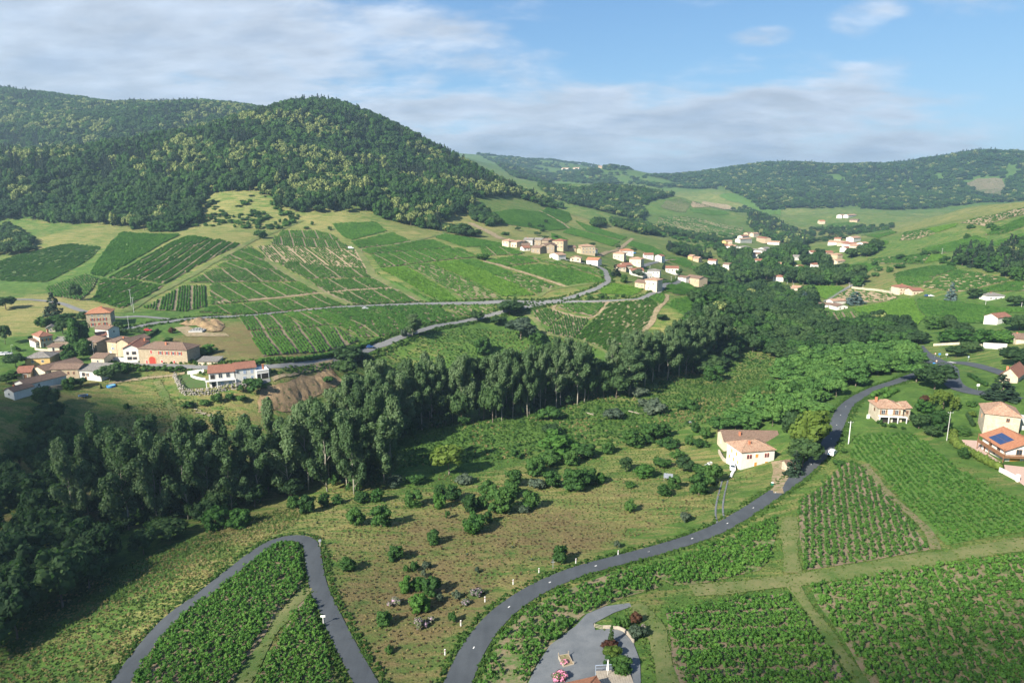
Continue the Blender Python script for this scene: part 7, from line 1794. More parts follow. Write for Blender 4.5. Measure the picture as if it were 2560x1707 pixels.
field('D', [(1700, 590), (1850, 520), (2100, 560), (2260, 590), (1980, 660), (1850, 680), (1600, 640)], [(1700, 600), (2100, 600)], 's', 'vineyard with bare sandy stripes on the right hand slope', lane=0)
field('D', [(1990, 670), (2280, 600), (2352, 605), (2352, 670), (2050, 680)], [(2050, 660), (2300, 620)], 'v', 'vineyard below the right hand copse', lane=0)
field('D', [(1620, 470), (1680, 400), (1780, 410), (1770, 440)], [(1640, 460), (1760, 420)], 'l', 'small bright plot beside the white pole')
field('D', [(1570, 370), (1830, 310), (2000, 265), (2180, 340), (2000, 370), (1760, 390)], [(1600, 370), (2100, 320)], 'v', 'vineyard high on the right hand slope', lane=0)
field('D', [(930, 500), (1180, 465), (1280, 480), (1200, 530), (960, 550)], [(960, 520), (1200, 490)], 'b', 'green plot above the valley road')
field('D', [(1200, 440), (1650, 395), (1660, 410), (1600, 470), (1300, 470)], [(1250, 450), (1600, 420)], 's', 'brown sparse plot across the right hand slope', lane=0)
field('D', [(1170, 330), (1340, 300), (1360, 320), (1240, 360)], [(1190, 335), (1330, 310)], 'v', 'small plot right of the valley village', lane=0)
field('D', [(1640, 215), (1860, 175), (1850, 195), (1700, 245)], [(1660, 215), (1840, 185)], 'l', 'bright strip on the right hand ridge')
field('D', [(2060, 260), (2352, 130), (2352, 200), (2200, 250)], [(2100, 250), (2300, 190)], 'v', 'vineyard near the top of the right hand slope', lane=0)
field('D', [(900, 180), (1100, 165), (1180, 190), (950, 215)], [(920, 185), (1150, 190)], 'v', 'far green field below the mountain', lane=0, spacing=2.6)
field('Q', [(1900, 305), (1990, 268), (2180, 270), (2205, 335), (2165, 415), (2060, 395)], [(1950, 300), (2150, 330)], 'd', 'far vineyard clearing on the mountain', lane=0, spacing=4)
field('K', [(1485, 375), (1560, 352), (1650, 365), (1760, 398), (1700, 405), (1500, 392)], [(1500, 380), (1720, 400)], 's', 'pale golden field on the crest of the spur', lane=0, spacing=5, miss=.7)
field('K', [(1480, 398), (1700, 412), (1720, 432), (1620, 440), (1500, 420)], [(1500, 400), (1700, 430)], 'b', 'green field below the golden crest', lane=0, spacing=3)
field('K', [(1660, 320), (1730, 300), (1900, 350), (2040, 405), (2040, 440), (1850, 390), (1700, 340)], [(1700, 310), (2000, 420)], 'l', 'bright green hillside field below the mountain', lane=0, spacing=4, miss=.5)
field('K', [(880, 268), (1000, 262), (960, 282), (880, 280)], [(890, 270), (980, 272)], 's', 'thin pale field on the back of the spur', lane=0, spacing=5, miss=.6)
field('K', [(560, 255), (640, 245), (760, 262), (900, 275), (860, 292), (640, 280)], [(600, 260), (850, 282)], 'd', 'dark green field below the far ridge', lane=0, spacing=4)
field('D', [(2110, 320), (2352, 250), (2352, 320), (2200, 345)], [(2150, 320), (2330, 285)], 'b', 'olive green field above the right hand copse', lane=0, spacing=2.4)
field('D', [(1480, 240), (1640, 215), (1700, 245), (1560, 290), (1440, 300)], [(1500, 250), (1650, 235)], 's', 'pale terraced field on the right hand ridge', lane=0, spacing=3.5)
field('D', [(1880, 170), (2352, 60), (2352, 110), (2060, 195)], [(1950, 170), (2300, 85)], 's', 'straw coloured field along the top of the right ridge', lane=0, spacing=4, miss=.5)
field('D', [(1130, 250), (1300, 225), (1420, 240), (1280, 290)], [(1150, 255), (1380, 245)], 'v', 'vineyard at the foot of the right hand ridge', lane=0, spacing=2.4)
# foreground
field('O', [(360, 1480), (400, 1395), (560, 1135), (700, 925), (1000, 695), (1300, 472), (1600, 268), (1775, 262), (1825, 520), (1825, 590), (1640, 780), (1295, 1395), (1240, 1490)], [(400, 1395), (1700, 300)], 'v', 'triangular vineyard inside the lane bend', True, 1.1, .07, 0, -.02)
field('O', [(1440, 1395), (1780, 770), (1860, 690), (1930, 900), (2080, 1395), (2120, 1490), (1400, 1490)], [(1420, 1395), (1850, 720)], 'v', 'narrow vineyard wedge beside the descending lane', True, 1.1, .07, 0, .0)
field('G', [(0, 1260), (20, 1202), (180, 800), (400, 565), (700, 385), (1180, 210), (1540, 150), (1640, 330), (1300, 425), (950, 585), (780, 745), (570, 925), (430, 1202), (410, 1280)], [(100, 1100), (900, 350)], 'w', 'patchy vineyard strip along the outside of the road bend', True, 1.25, .28, 0, .17)
field('F', [(-60, 1640), (0, 1555), (600, 1365), (1240, 1075), (1250, 1250), (1160, 1500), (1080, 1568), (600, 1680), (300, 1704), (150, 1620)], [(0, 1590), (1200, 1150)], 'w', 'vineyard wedge between the road and the farm track', True, 1.15, .10, 0, .07)
field('E', [(285, 1400), (290, 1295), (450, 1195), (700, 935), (890, 985), (1170, 1310), (1410, 1640), (1490, 1745), (900, 1850), (340, 1930), (290, 1600)], [(330, 1900), (340, 1300)], 'd', 'dense vineyard with upright rows right of the road', True, 1.55, .04, 0, -.12, 1.15)
field('E', [(755, 900), (795, 705), (1300, 685), (1440, 760), (1700, 985), (2100, 1205), (2450, 1350), (2480, 1560), (1640, 1700), (1490, 1560), (1010, 1010), (900, 940)], [(1500, 1500), (900, 800)], 'y', 'sunlit vineyard below the pale hedge', True, 1.5, .12, 0, .05, 1.05)
field('H', [(380, 655), (800, 630), (1500, 510), (2500, 375), (2500, 1720), (1010, 1720), (710, 1200), (460, 850)], [(1200, 1600), (900, 700)], 'w', 'large weedy vineyard in the lower right corner', True, 1.3, .22, 0, .10)
field('H', [(-930, 930), (-300, 805), (165, 745), (275, 900), (550, 1250), (800, 1650), (-830, 1700)], [(-850, 1200), (600, 1150)], 'v', 'lane striped vineyard right of the gravel yard', True, 1.2, .06, 5, .02)
# the three hundred nearest vines stand as single plants, the others as one mass for each plot
allq = np.vstack([np.c_[q, np.full(len(q), i), np.arange(len(q))] for i, (_, _, q, _) in enumerate(NEAR_V)])
zz_ = hgt(allq[:, 0], allq[:, 1])
u_, v_, c_ = project(np.c_[allq[:, :2], zz_])
vis = (u_ > 5) & (u_ < 2555) & (v_ < 1700)
cand = np.where(vis)[0]
top = set(cand[np.argsort(c_[cand])[:300]].tolist())
off = 0
for i, (label, colr, q, sc) in enumerate(NEAR_V):
    solo = np.array([off + j in top for j in range(len(q))])
    off += len(q)
    gl = label
    for j in np.where(solo)[0]:
        me = VP[colr][int(rng.integers(len(VP[colr])))]
        o = link('grapevine', me, (), None, (q[j, 0], q[j, 1], float(hgt(q[j, 0], q[j, 1])) + .05), rng.uniform(0, 6.283))
        o.scale = (sc[j],) * 3
        tag(o, 'low leafy grapevine in the ' + ' '.join(gl.split()[:10]), 'grapevine', 'grapevines of the ' + gl)
    r = q[~solo]; n = len(r)
    s = sc[~solo][:, None] * 1.0
    mass('vineyard', 'plants_' + colr, VP[colr], at_ground(r, .05), np.c_[s, s, s], zrot(n), label, 'vineyard')

# ------------------------------------------------------------------ rough grass: tufts in the near meadows, lush verges along the roads
def tuft(seed, mat, w=.55, h=.55, n=16, size=.20):
    g = np.random.default_rng(seed)
    V, F = leaf_cards(g, [(0, 0, h * .35, w * .5), (.2, .1, h * .3, w * .4), (-.2, -.12, h * .3, w * .4)], n, size, up=.8, jit=.8)
    me = mesh_np('grass_tuft', V, F); me.materials.append(mat); return me
TU = {'green': [tuft(s, F_TUFT) for s in (301, 302, 303)], 'lush': [tuft(s, F_GRASS, .5, .45) for s in (304, 305, 306)], 'straw': [tuft(s, F_STRAW, .55, .6) for s in (307, 308, 309)], 'rust': [tuft(s, F_RUST) for s in (310, 311)],
      'bramble': [tuft(s, F_MID, 1.6, .9, 60, .28) for s in (312, 313, 314)]}
def grass(name, q, key, smin, smax, label):
    n = len(q); s = rng.uniform(smin, smax, (n, 1))
    mass(name, 'tuft_' + key, TU[key], at_ground(q, .0), np.c_[s, s, s * rng.uniform(.7, 1.3, (n, 1))], zrot(n), label, 'grass')
def verge(L, w, lo, hi, dens):
    N, _ = normals2(L)
    seg = np.hypot(*np.diff(L, axis=0).T).sum()
    n = int(seg * dens)
    i = rng.integers(0, len(L), n); sd = rng.choice([-1, 1], n)
    return L[i] + N[i] * (sd * (w / 2 + rng.uniform(lo, hi, n)))[:, None] + rng.normal(size=(n, 2)) * .5
vq = [verge(L_main, 5.2, -.05, 1.7, 11), verge(L_pin, 4.0, -.05, 1.6, 12)]
vq = np.vstack(vq)
ok = np.ones(len(vq), bool)
for L in (L_main, L_pin):
    ok &= np.sqrt(((vq[:, None] - L[None]) ** 2).sum(-1).min(1)) > (2.55 if L is L_main else 1.95)
grass('verge_grass', vq[ok], 'lush', .6, 1.15, 'lush dark green grass edging the two near roads')
vq2 = np.vstack([verge(L_base, 4.6, .4, 2.6, 3), verge(L_r3, 4.4, .4, 2.5, 3), verge(L_low, 3.8, .4, 4.0, 6)])
grass('verge_grass', vq2, 'lush', 1.2, 2.4, 'tall green grass edging the lanes of the far slope')
near = region(uv('P', (640, 1290), (900, 1200), (1250, 1150), (1600, 1100), (1780, 1200), (1900, 1180), (1750, 1290), (1400, 1400), (1180, 1500), (1090, 1707), (960, 1720), (800, 1400)), (110, 300), 1.1, 90000)
near = near[np.sqrt(((near[:, None, :] - np.vstack([L_main, L_pin])[None, ::4]) ** 2).sum(-1)).min(1) > 3.2]
cvn = cover(tl(near[:, 0], near[:, 1]))
sel = rng.uniform(size=len(near)) * .5 + .25 + fbm(near[:, 0] / 12, near[:, 1] / 5, 3, 61) * 1.9
br = (sel < cvn[:, 1] * .7); dr = ~br & (sel < cvn[:, 1] * .7 + cvn[:, 0] * .42)
grass('brown_weeds', near[br], 'rust', .4, .9, 'brown withered weeds covering the dry meadow')
grass('straw_grass', near[dr], 'straw', .4, .9, 'tall straw coloured grass of the dry meadow')
grass('wild_grass', near[~br & ~dr], 'green', .4, .85, 'green wild grass growing through the dry meadow')
low = region(uv('P', (900, 1180), (1000, 1080), (1300, 1030), (1600, 960), (1850, 880), (2000, 900), (2000, 1000), (1800, 1050), (1600, 1100), (1250, 1150)), (200, 420), 1.1, 90000)
k = rng.uniform(size=len(low)) + fbm(low[:, 0] / 14, low[:, 1] / 14, 3, 63) * 2
grass('wild_grass', low[k > .2], 'lush', .8, 1.7, 'long green grass of the valley meadow')
grass('bramble_thicket', low[(k <= .2) & (k > .08)], 'bramble', .5, 1.1, 'low brambles spreading through the valley meadow')
grass('straw_grass', low[k <= .08], 'straw', .7, 1.5, 'pale dry grass in the valley meadow')
lf = region(uv('P', (0, 1720), (0, 1560), (250, 1440), (420, 1370), (640, 1290), (760, 1260), (740, 1310), (620, 1370), (430, 1520), (290, 1700)), (85, 230), .75, 60000)
lf = lf[np.sqrt(((lf[:, None, :] - L_pin[None, ::3]) ** 2).sum(-1)).min(1) > 2.8]
k = rng.uniform(size=len(lf)) + fbm(lf[:, 0] / 12, lf[:, 1] / 6, 3, 64) * 2.2
grass('wild_grass', lf[k > .45], 'green', .6, 1.3, 'rank green grass between the dark wood and the lane')
grass('straw_grass', lf[k <= .45], 'straw', .5, 1.1, 'dry pale grass between the dark wood and the lane')
rt = region(uv('P', (1180, 1700), (1300, 1560), (1500, 1480), (1900, 1330), (1990, 1200), (2100, 1080), (2400, 1150), (2560, 1250), (2560, 1700)), (100, 260), 1.0, 90000)
rl = np.vstack([L_main[::3]])
rt = rt[np.sqrt(((rt[:, None, :] - rl[None]) ** 2).sum(-1)).min(1) > 3.4]
yard = G('G', (1400, 470), (1230, 540), (1020, 640), (1060, 720), (1300, 720), (1420, 840), (1490, 1000), (1500, 1300), (380, 1300), (480, 1080), (620, 860), (860, 680), (960, 560), (1150, 480))
rt = rt[~inside(rt, yard)]
pq = np.vstack([verge(L, w_, -w_ * .25, .6, 5) for L, w_ in PATHS[13:21]])
grass('track_grass', pq, 'green', .35, .8, 'uneven grass growing along the farm tracks')
grass('wild_grass', rt, 'green', .35, .8, 'short weeds growing between the right hand vines')
cb = region(uv('B', (880, 1130), (1000, 1080), (1250, 1090), (1450, 1010), (1660, 930), (1560, 1020), (1380, 1190), (900, 1215)), (200, 330), 1.3, 30000)
grass('bank_weeds', cb, 'green', .5, 1.3, 'weeds sprouting on the lower part of the clay bank')
mr = region(uv('P', (420, 990), (560, 1010), (640, 1060), (560, 1130), (420, 1180), (280, 1160), (250, 1050)), (200, 330), 1.0, 40000)
kk = rng.uniform(size=len(mr)) < .5
grass('straw_grass', mr[kk], 'straw', .5, 1.0, 'dry grass of the shaded meadow below the hamlet')
grass('wild_grass', mr[~kk], 'green', .6, 1.2, 'rough grass of the shaded meadow below the hamlet')
fb = region(uv('P', (880, 900), (1000, 860), (1150, 820), (1300, 830), (1500, 860), (1480, 900), (1300, 890), (1000, 940)), (330, 480), 1.6, 40000)
k = rng.uniform(size=len(fb)) + fbm(fb[:, 0] / 14, fb[:, 1] / 14, 3, 65) * 2
grass('wild_grass', fb[k > .3], 'lush', 1.0, 2.0, 'sunlit long grass of the far bank meadow')
grass('straw_grass', fb[k <= .3], 'straw', .8, 1.6, 'dry grass patches of the far bank meadow')
# ------------------------------------------------------------------ poles, posts, signs
def pole(name, label, win, base, top, mat, arm=None, r=.13):
    p = G(win, base)[0]; s = WIN[win][2]
    c = project(p)[2]
    h = abs(base[1] - top[1]) / s * c / FOC / math.cos(math.atan2(CAM_H - p[2], math.hypot(p[0], p[1])))
    e = empty(name, p)
    MB().tube((0, 0, -.8), (0, 0, h), r, r * .65).build('shaft', mat, e)
    if arm == 'cross':
        k = MB().box(-.9, -.05, h - .5, .9, .05, h - .4)
        ca = k.build('crossarm', M_metal, e)
        ii = MB()
        for x in (-.8, 0, .8): ii.tube((x, 0, h - .39), (x, 0, h - .18), .05, n=6)
        ii.build('insulator', M_white, ca)
    if arm == 'lamp':
        a = MB().tube((0, 0, h - .05), (.9, -.2, h + .12), .04, n=6).build('arm', M_metal, e)
        MB().box(.7, -.32, h + .06, 1.3, -.08, h + .18).build('lamp_head', M_metal, a)
    return tag(e, label, 'pole')
pole('utility_pole', 'white concrete pole beside the road above the vineyard', 'E', (738, 770), (762, 562), M_white, 'cross', .17)
pole('utility_pole', 'grey wooden pole at the top corner of the right vineyard', 'E', (1640, 738), (1690, 472), M_concrete, 'cross', .13)
pole('utility_pole', 'taller of the twin poles above the big stone house', 'A', (1208, 250), (1197, 88), M_concrete, 'cross', .15)
pole('utility_pole', 'shorter of the twin poles above the big stone house', 'A', (1230, 300), (1222, 158), M_concrete, 'cross', .15)
pole('utility_pole', 'pole on the grass right of the big stone house', 'A', (1186, 458), (1181, 326), M_concrete, 'cross', .13)
pole('street_lamp', 'street lamp beside the parked cars', 'A', (112, 690), (97, 596), M_metal, 'lamp', .09)
pole('street_lamp', 'street lamp between the dark stone house and garden trees', 'A', (862, 690), (857, 560), M_concrete, 'lamp', .1)
for b, t, lab in [((1000, 1112), (951, 1070), 'pole beside the bright valley meadow'), ((1103, 1120), (1103, 1086), 'pole behind the long pale stone wall'), ((1312, 1158), (1315, 1112), 'pole left of the large cream house'), ((1715, 852), (1720, 806), 'lone pole high on the right slope'),
                  ((2052, 1245), (2054, 1205), 'pole below the grey-roofed house'), ((516, 1118), (516, 1065), 'tall floodlight pole at the sports ground'), ((566, 1120), (567, 1072), 'floodlight pole beside the small cream house'), ((2330, 1258), (2330, 1205), 'pole at the right edge of the vineyards')]:
    pole('utility_pole', lab, 'Q', b, t, M_concrete, 'cross' if 'flood' not in lab else None, .16)
for b, t, lab in [((1755, 528), (1756, 478), 'pole beside the branch road on the hillside'), ((1797, 505), (1795, 455), 'pole at the end of the branch road'), ((1632, 590), (1634, 520), 'pole beside the square beige house'), ((770, 250), (770, 212), 'pole right of the tall tan hamlet house'), ((1560, 410), (1560, 380), 'pole among the new hillside houses')]:
    pole('utility_pole', lab, 'C', b, t, M_concrete, 'cross', .14)
MP = [('N', 1183, 1472), ('N', 1341, 1402), ('N', 1567, 1342), ('N', 1826, 1292), ('M', 2102, 1117), ('M', 1880, 1337), ('W', 1022, 1504)]
MPl = ['third', 'fourth', 'fifth', 'sixth', 'second', 'nearest but one', 'nearest']
MPl = {'W': 'nearest'}
pts = [(G(w, (x, y))[0], w, x, y) for w, x, y in MP]
pts.sort(key=lambda a: a[0][1])
proto = None
for i, (p, w, x, y) in enumerate(pts):
    if proto is None:
        e = empty('marker_post', p)
        sh = MB().prism([(-.11, -.07), (.11, -.07), (.11, .07), (-.11, .07)], -.3, 1.25).add([(-.11, -.07, 1.251), (.11, -.07, 1.251), (.11, .07, 1.33), (-.11, .07, 1.33)], [(0, 1, 2, 3)]).build('shaft', M_white, e)
        MB().box(-.112, -.073, .95, .112, .073, 1.10).build('band', M_red, e)
        proto = e
    else: e = copy_tree(proto); e.location = p
    e.rotation_euler.z = .5
    tag(e, f'white roadside marker post, {NUM[i]} from the near end of the road bend', 'marker post', 'marker posts along the road bend')
def small_post(name, label, win, base, h, mat, extra=None, cat='post', r=.06):
    p = G(win, base)[0]
    e = empty(name, p)
    MB().box(-r, -r, -.4, r, r, h).build('shaft', mat, e)
    if extra: extra(e, h)
    return tag(e, label, cat)
small_post('wayside_cross', 'small grey metal cross beside the dark roadside tree', 'G', (670, 148), 2.4, M_metal, lambda e, h: MB().box(-.45, -.05, h - .75, -.062, .05, h - .63).box(.062, -.05, h - .75, .45, .05, h - .63).build('crossbar', M_metal, e), 'cross')
small_post('utility_box', 'dark post with box at the top of the lane bend', 'M', (590, 610), 1.5, M_oldwood, lambda e, h: MB().box(-.35, -.25, h + .003, .35, .25, h + .45).build('box', M_metal, e), 'utility box', .12)
small_post('vineyard_sign', 'white T-shaped sign at the edge of the narrow vineyard wedge', 'O', (1988, 918), 1.8, M_white, lambda e, h: MB().box(-.5, -.06, h + .003, .5, .06, h + .4).build('board', M_white, e), 'sign')
def road_sign(label, win, base, mat, shape):
    def ex(e, h):
        if shape == 'round':
            k = MB().prism([(.42 * math.cos(a * math.pi / 8), .42 * math.sin(a * math.pi / 8)) for a in range(16)], .06, .10)
            k.v = [(x, -z, y + h - .1) for x, y, z in k.v]
        else: k = MB().box(-.6, -.10, h - .8, .6, -.062, h + .1)
        b = k.build('plate', mat, e)
        if shape == 'round':
            k2 = MB().prism([(.29 * math.cos(a * math.pi / 8), .29 * math.sin(a * math.pi / 8)) for a in range(16)], .101, .115)
            k2.v = [(x, -z, y + h - .1) for x, y, z in k2.v]; k2.build('symbol_field', M_white, b)
    small_post('road_sign', label, win, base, 2.4, M_metal, ex, 'road sign', .045)
road_sign('round red and white road sign left of the junction', 'D', (1696, 1160), M_red, 'round')
road_sign('blue rectangular sign at the junction', 'D', (1728, 1160), M_blue, 'rect')
road_sign('white rectangular sign at the junction', 'D', (1780, 1162), M_white, 'rect')
road_sign('orange round sign on the junction island', 'D', (1704, 1215), M_orange, 'round')
road_sign('blue sign on the near side of the junction', 'D', (1686, 1230), M_blue, 'rect')
road_sign('blue sign below the hedge right of the junction', 'D', (1940, 1186), M_blue, 'round')
road_sign('white arrow sign at the turning right of the junction', 'D', (2010, 1395), M_white, 'rect')
# painted marks along the road
marks = [('F', 100, 1415), ('F', 545, 1300), ('F', 905, 1157), ('F', 1163, 1007), ('F', 1365, 864), ('F', 1543, 731), ('F', 1683, 601), ('F', 1806, 355), ('F', 1848, 241), ('F', 1887, 145), ('F', 1950, 60), ('G', 218, 522), ('G', 637, 277), ('G', 1103, 132), ('G', 1573, 20), ('M', 1975, 1550)]
N_, T_ = normals2(L_main)
mk = None
for w, x, y in marks:
    p = G(w, (x, y))[0]
    i = int(((L_main - p[:2]) ** 2).sum(1).argmin())
    a = math.atan2(T_[i][1], T_[i][0])
    z = float(hgt(*L_main[i])) + .12 + .055 + np.hypot(*L_main[i]) * 2.5e-4
    if mk is None: mk = MB().box(-.3, -.11, -.02, .3, .11, .03).mesh('road_marking')
    o = link('road_marking', mk, M_paint, None, (L_main[i][0], L_main[i][1], z + .01), a)
    tag(o, 'short white centre dash painted on the sweeping road', None, 'centre dashes of the sweeping road', 'structure')
jp = ground(uv('D', (1770, 1190)))[0]
for k in range(4):
    o = link('road_marking', MB().box(-1.6, -.16, -.02, 1.6, .16, .03).mesh('road_marking'), M_paint, None, (jp[0] + 1.2, jp[1] - 6 + k * 1.3, float(hgt(jp[0] + 1.2, jp[1] - 6 + k * 1.3)) + .32), .25)
    tag(o, 'white painted bar on the junction', None, 'painted bars on the junction', 'structure')

# ------------------------------------------------------------------ vehicles
def car(name, label, win, at, heading, body, L=4.1, W=1.75, H=1.45, van=False, cat='car'):
    p = G(win, at)[0]
    e = empty(name, (p[0], p[1], p[2] + .16 + np.hypot(p[0], p[1]) * 2.5e-4), heading)
    hl, hw = L / 2, W / 2
    if van: prof = [(-hl, .35), (-hl, 1.0), (-hl + .08, 1.75), (-hl + .25, H + .35), (hl - 1.75, H + .35), (hl - 1.0, 1.05), (hl - .1, .85), (hl, .6), (hl, .35)]
    else: prof = [(-hl, .4), (-hl + .02, .85), (-hl + .3, .95), (-hl + .75, H), (hl - 1.75, H), (hl - 1.05, .95), (hl - .12, .78), (hl, .55), (hl, .35)]
    mb = MB()
    n = len(prof)
    tuck = lambda z: hw - (.16 * max(0, (z - .95)) if z > .95 else 0)
    mb.add([(x, -tuck(z), z) for x, z in prof] + [(x, tuck(z), z) for x, z in prof], [tuple(range(n)), tuple(range(n, 2 * n))[::-1]] + [((i + 1) % n, i, n + i, n + (i + 1) % n) for i in range(n)])
    me = mb.mesh('body')
    bm = bmesh.new(); bm.from_mesh(me); bmesh.ops.recalc_face_normals(bm, faces=bm.faces); bmesh.ops.bevel(bm, geom=bm.edges[:], offset=.05, segments=2, affect='EDGES'); bm.to_mesh(me); bm.free()
    link('body', me, body, e)
    top = H + (.35 if van else 0)
    MB().add([(hl - 1.78, -tuck(top) + .1, top - .08), (hl - 1.78, tuck(top) - .1, top - .08), (hl - 1.02, hw - .12, 1.06), (hl - 1.02, -hw + .12, 1.06)], [(3, 2, 1, 0)]).mesh('x') if False else None
    ws = MB(); dx = .035
    ws.slab([(hl - 1.70 + dx, -tuck(top) + .12, top - .05), (hl - 1.06 + dx, -hw + .14, 1.10), (hl - 1.06 + dx, hw - .14, 1.10), (hl - 1.70 + dx, tuck(top) - .12, top - .05)], .03)
    ws.build('windscreen', M_glass, e)
    rw = MB()
    if van: rw.box(-hl + .02, -.6, 1.12, -hl + .06, -.04, 1.62).box(-hl + .02, .04, 1.12, -hl + .06, .6, 1.62)
    else: rw.slab([(-hl + .26, hw - .16, 1.0), (-hl + .26, -hw + .16, 1.0), (-hl + .66, -tuck(H) + .14, H - .04), (-hl + .66, tuck(H) - .14, H - .04)], .03)
    rw.build('rear_window', M_glass, e)
    for s in (-1, 1):
        y0, y1 = sorted((s * (hw - .04), s * (hw + .012)))
        k = MB().box(hl - 2.55, y0, 1.02, hl - 1.45, y1, 1.38)
        if not van: k.box(-hl + .8, y0, 1.02, hl - 2.62, y1, 1.34)
        k.v = [(x, y - s * .16 * max(0, z - .95), z) for x, y, z in k.v]
        k.build('side_window', M_glass, e)
        for x in (-hl + .75, hl - .8):
            wh = MB().tube((x, s * (hw - .2), .33), (x, s * (hw + .02), .33), .33, n=14).build('wheel', M_black, e)
            MB().tube((x, s * (hw + .021), .33), (x, s * (hw + .035), .33), .19, n=10).build('rim', M_metal, wh)
        MB().box(hl - .08, s * .55 - .16, .62, hl + .015, s * .55 + .16, .78).build('headlight', M_white, e)
        MB().box(-hl - .015, s * (hw - .2) - .07, .75, -hl + .05, s * (hw - .2) + .07, 1.05).build('tail_light', M_red, e)
    return tag(e, label, cat)
M_carwhite = plain('white_car_paint', (.78, .79, .80), .3, .02, spec=.5)
M_carblue = plain('blue_car_paint', (.03, .09, .28), .3, .02, spec=.5)
M_carred = plain('red_car_paint', (.45, .03, .03), .3, .02, spec=.5)
M_carsilver = plain('silver_car_paint', (.42, .44, .46), .3, .02, spec=.5)
M_cardark = plain('dark_car_paint', (.03, .035, .045), .3, .02, spec=.5)
pv = G('E', (590, 868))[0]; iv_ = int(((L_main - pv[:2]) ** 2).sum(1).argmin()); hv = math.atan2(*T_[iv_][::-1])
vv = car('white_van', 'white delivery van driving up the dark grey road', 'E', (590, 872), hv, M_carwhite, 4.2, 1.85, 1.5, True, 'van')
MB().box(-2.13, .35, .6, -2.10, .85, .95).build('blue_panel', M_blue, vv)
car('white_van', 'white van parked against the corner of the white farmhouse', 'F', (848, 640), R(255), M_carwhite, 4.0, 1.8, 1.45, True, 'van')
car('parked_car', 'white car at the left edge beside the street lamp', 'A', (15, 695), .1, M_carwhite)
car('parked_car', 'silver car beside the street lamp', 'A', (70, 690), .25, M_carsilver)
car('parked_car', 'red car half hidden by the garden hedge', 'A', (1360, 472), .1, M_carred)
car('driving_car', 'dark blue car on the lower lane', 'B', (1925, 625), .4, M_carblue)
car('parked_van', 'white van parked at the end of the tan vineyard lanes', 'J', (872, 524), .05, M_carwhite, 4.6, 1.8, 1.5, True, 'van')
car('parked_car', 'silver car on the crossing road between the vineyards', 'J', (1005, 1080), .05, M_carsilver)
car('driving_car', 'dark car waiting at the road junction', 'D', (1655, 1205), 2.4, M_cardark)
car('parked_car', 'white car before the shallow tiled new house', 'C', (1440, 376), .1, M_carwhite)
car('parked_car', 'blue-grey car beside the large cream house', 'Q', (1600, 1180), .1, M_carblue)
car('parked_car', 'white car right of the large cream house', 'Q', (1632, 1182), .1, M_carwhite)

# ------------------------------------------------------------------ small things
p = G('A', (1020, 975))[0]; e = empty('paddling_pool', p)
k = MB(); n = 20
ring = [(1.75 * math.cos(2 * math.pi * i / n), 1.75 * math.sin(2 * math.pi * i / n)) for i in range(n)]; inn = [(x * .86, y * .86) for x, y in ring]
k.add([(x, y, -.2) for x, y in ring] + [(x, y, .55) for x, y in ring] + [(x, y, .55) for x, y in inn] + [(x, y, .1) for x, y in inn], [(a * n + i, a * n + (i + 1) % n, (a + 1) * n + (i + 1) % n, (a + 1) * n + i) for a in range(3) for i in range(n)])
k.build('rim', M_blue, e); MB().prism([(x * .858, y * .858) for x, y in ring], .2, .42).build('water', plain('pool_water', (.25, .50, .52), .1, .05), e)
tag(e, 'round blue paddling pool below the wide dark tree', 'paddling pool')
p = G('A', (765, 1075))[0]; e = empty('trampoline', p)
k = MB()
for i in range(8): k.tube((1.6 * math.cos(i * .785), 1.6 * math.sin(i * .785), -.2), (1.6 * math.cos(i * .785), 1.6 * math.sin(i * .785), .8), .05, n=5)
k.build('frame', M_metal, e); MB().prism([(1.5 * math.cos(i * .39), 1.5 * math.sin(i * .39)) for i in range(16)], .8, .86).build('mat', M_black, e)
MB().add(*(lambda v, f: (v, f))([(r * math.cos(i * .39), r * math.sin(i * .39), .87) for r in (1.5, 1.75) for i in range(16)], [(i, (i + 1) % 16, 16 + (i + 1) % 16, 16 + i) for i in range(16)])).build('rim_pad', M_blue, e)
tag(e, 'dark trampoline with blue rim in the shaded garden', 'trampoline')
# corrugated sheet shelter left of the farmhouse
def sheet_roof(name, label, win, at, w, d, h, tilt, mat):
    p = G(win, at)[0]; e = empty(name, p, rng.uniform(-.3, .3))
    V, F = [], []; n = 24
    for i in range(n + 1):
        x = -w / 2 + w * i / n; z = h + .05 * math.sin(i * 1.57)
        V += [(x, -d / 2, z), (x, d / 2, z + tilt), (x, -d / 2, z - .03), (x, d / 2, z + tilt - .03)]
    for i in range(n): a = 4 * i; F += [(a, a + 4, a + 5, a + 1), (a + 2, a + 3, a + 7, a + 6)]
    MB().add(V, F).build('sheet', mat, e)
    k = MB()
    for x in (-w / 2 + .15, w / 2 - .15):
        for y in (-d / 2 + .1, d / 2 - .1): k.box(x - .05, y - .05, -.5, x + .05, y + .05, h + (tilt if y > 0 else 0) - .05)
    k.build('post', M_oldwood, e)
    return tag(e, label, 'shelter')
sheet_roof('sheet_shelter', 'small shelter with tilted pale metal sheet roof in the meadow', 'F', (258, 735), 3.0, 2.2, 1.2, .8, M_metal)
sheet_roof('sheet_shelter', 'low metal sheet lying in the grass above the young trees', 'F', (462, 208), 1.8, 1.4, .3, .15, M_metal)
k = MB(); g = np.random.default_rng(8)
for i in range(16): k.tube((g.uniform(-.8, .8), g.uniform(-.5, .5), .1), (g.uniform(-2.6, 2.0) - 1.0, g.uniform(-1, .6), g.uniform(.2, 1.3)), .07, .04, 5)
tag(k.build('brushwood_pile', M_oldwood, None, G('F', (250, 560))[0]), 'pile of bare pale branches in the meadow thicket', 'brushwood')
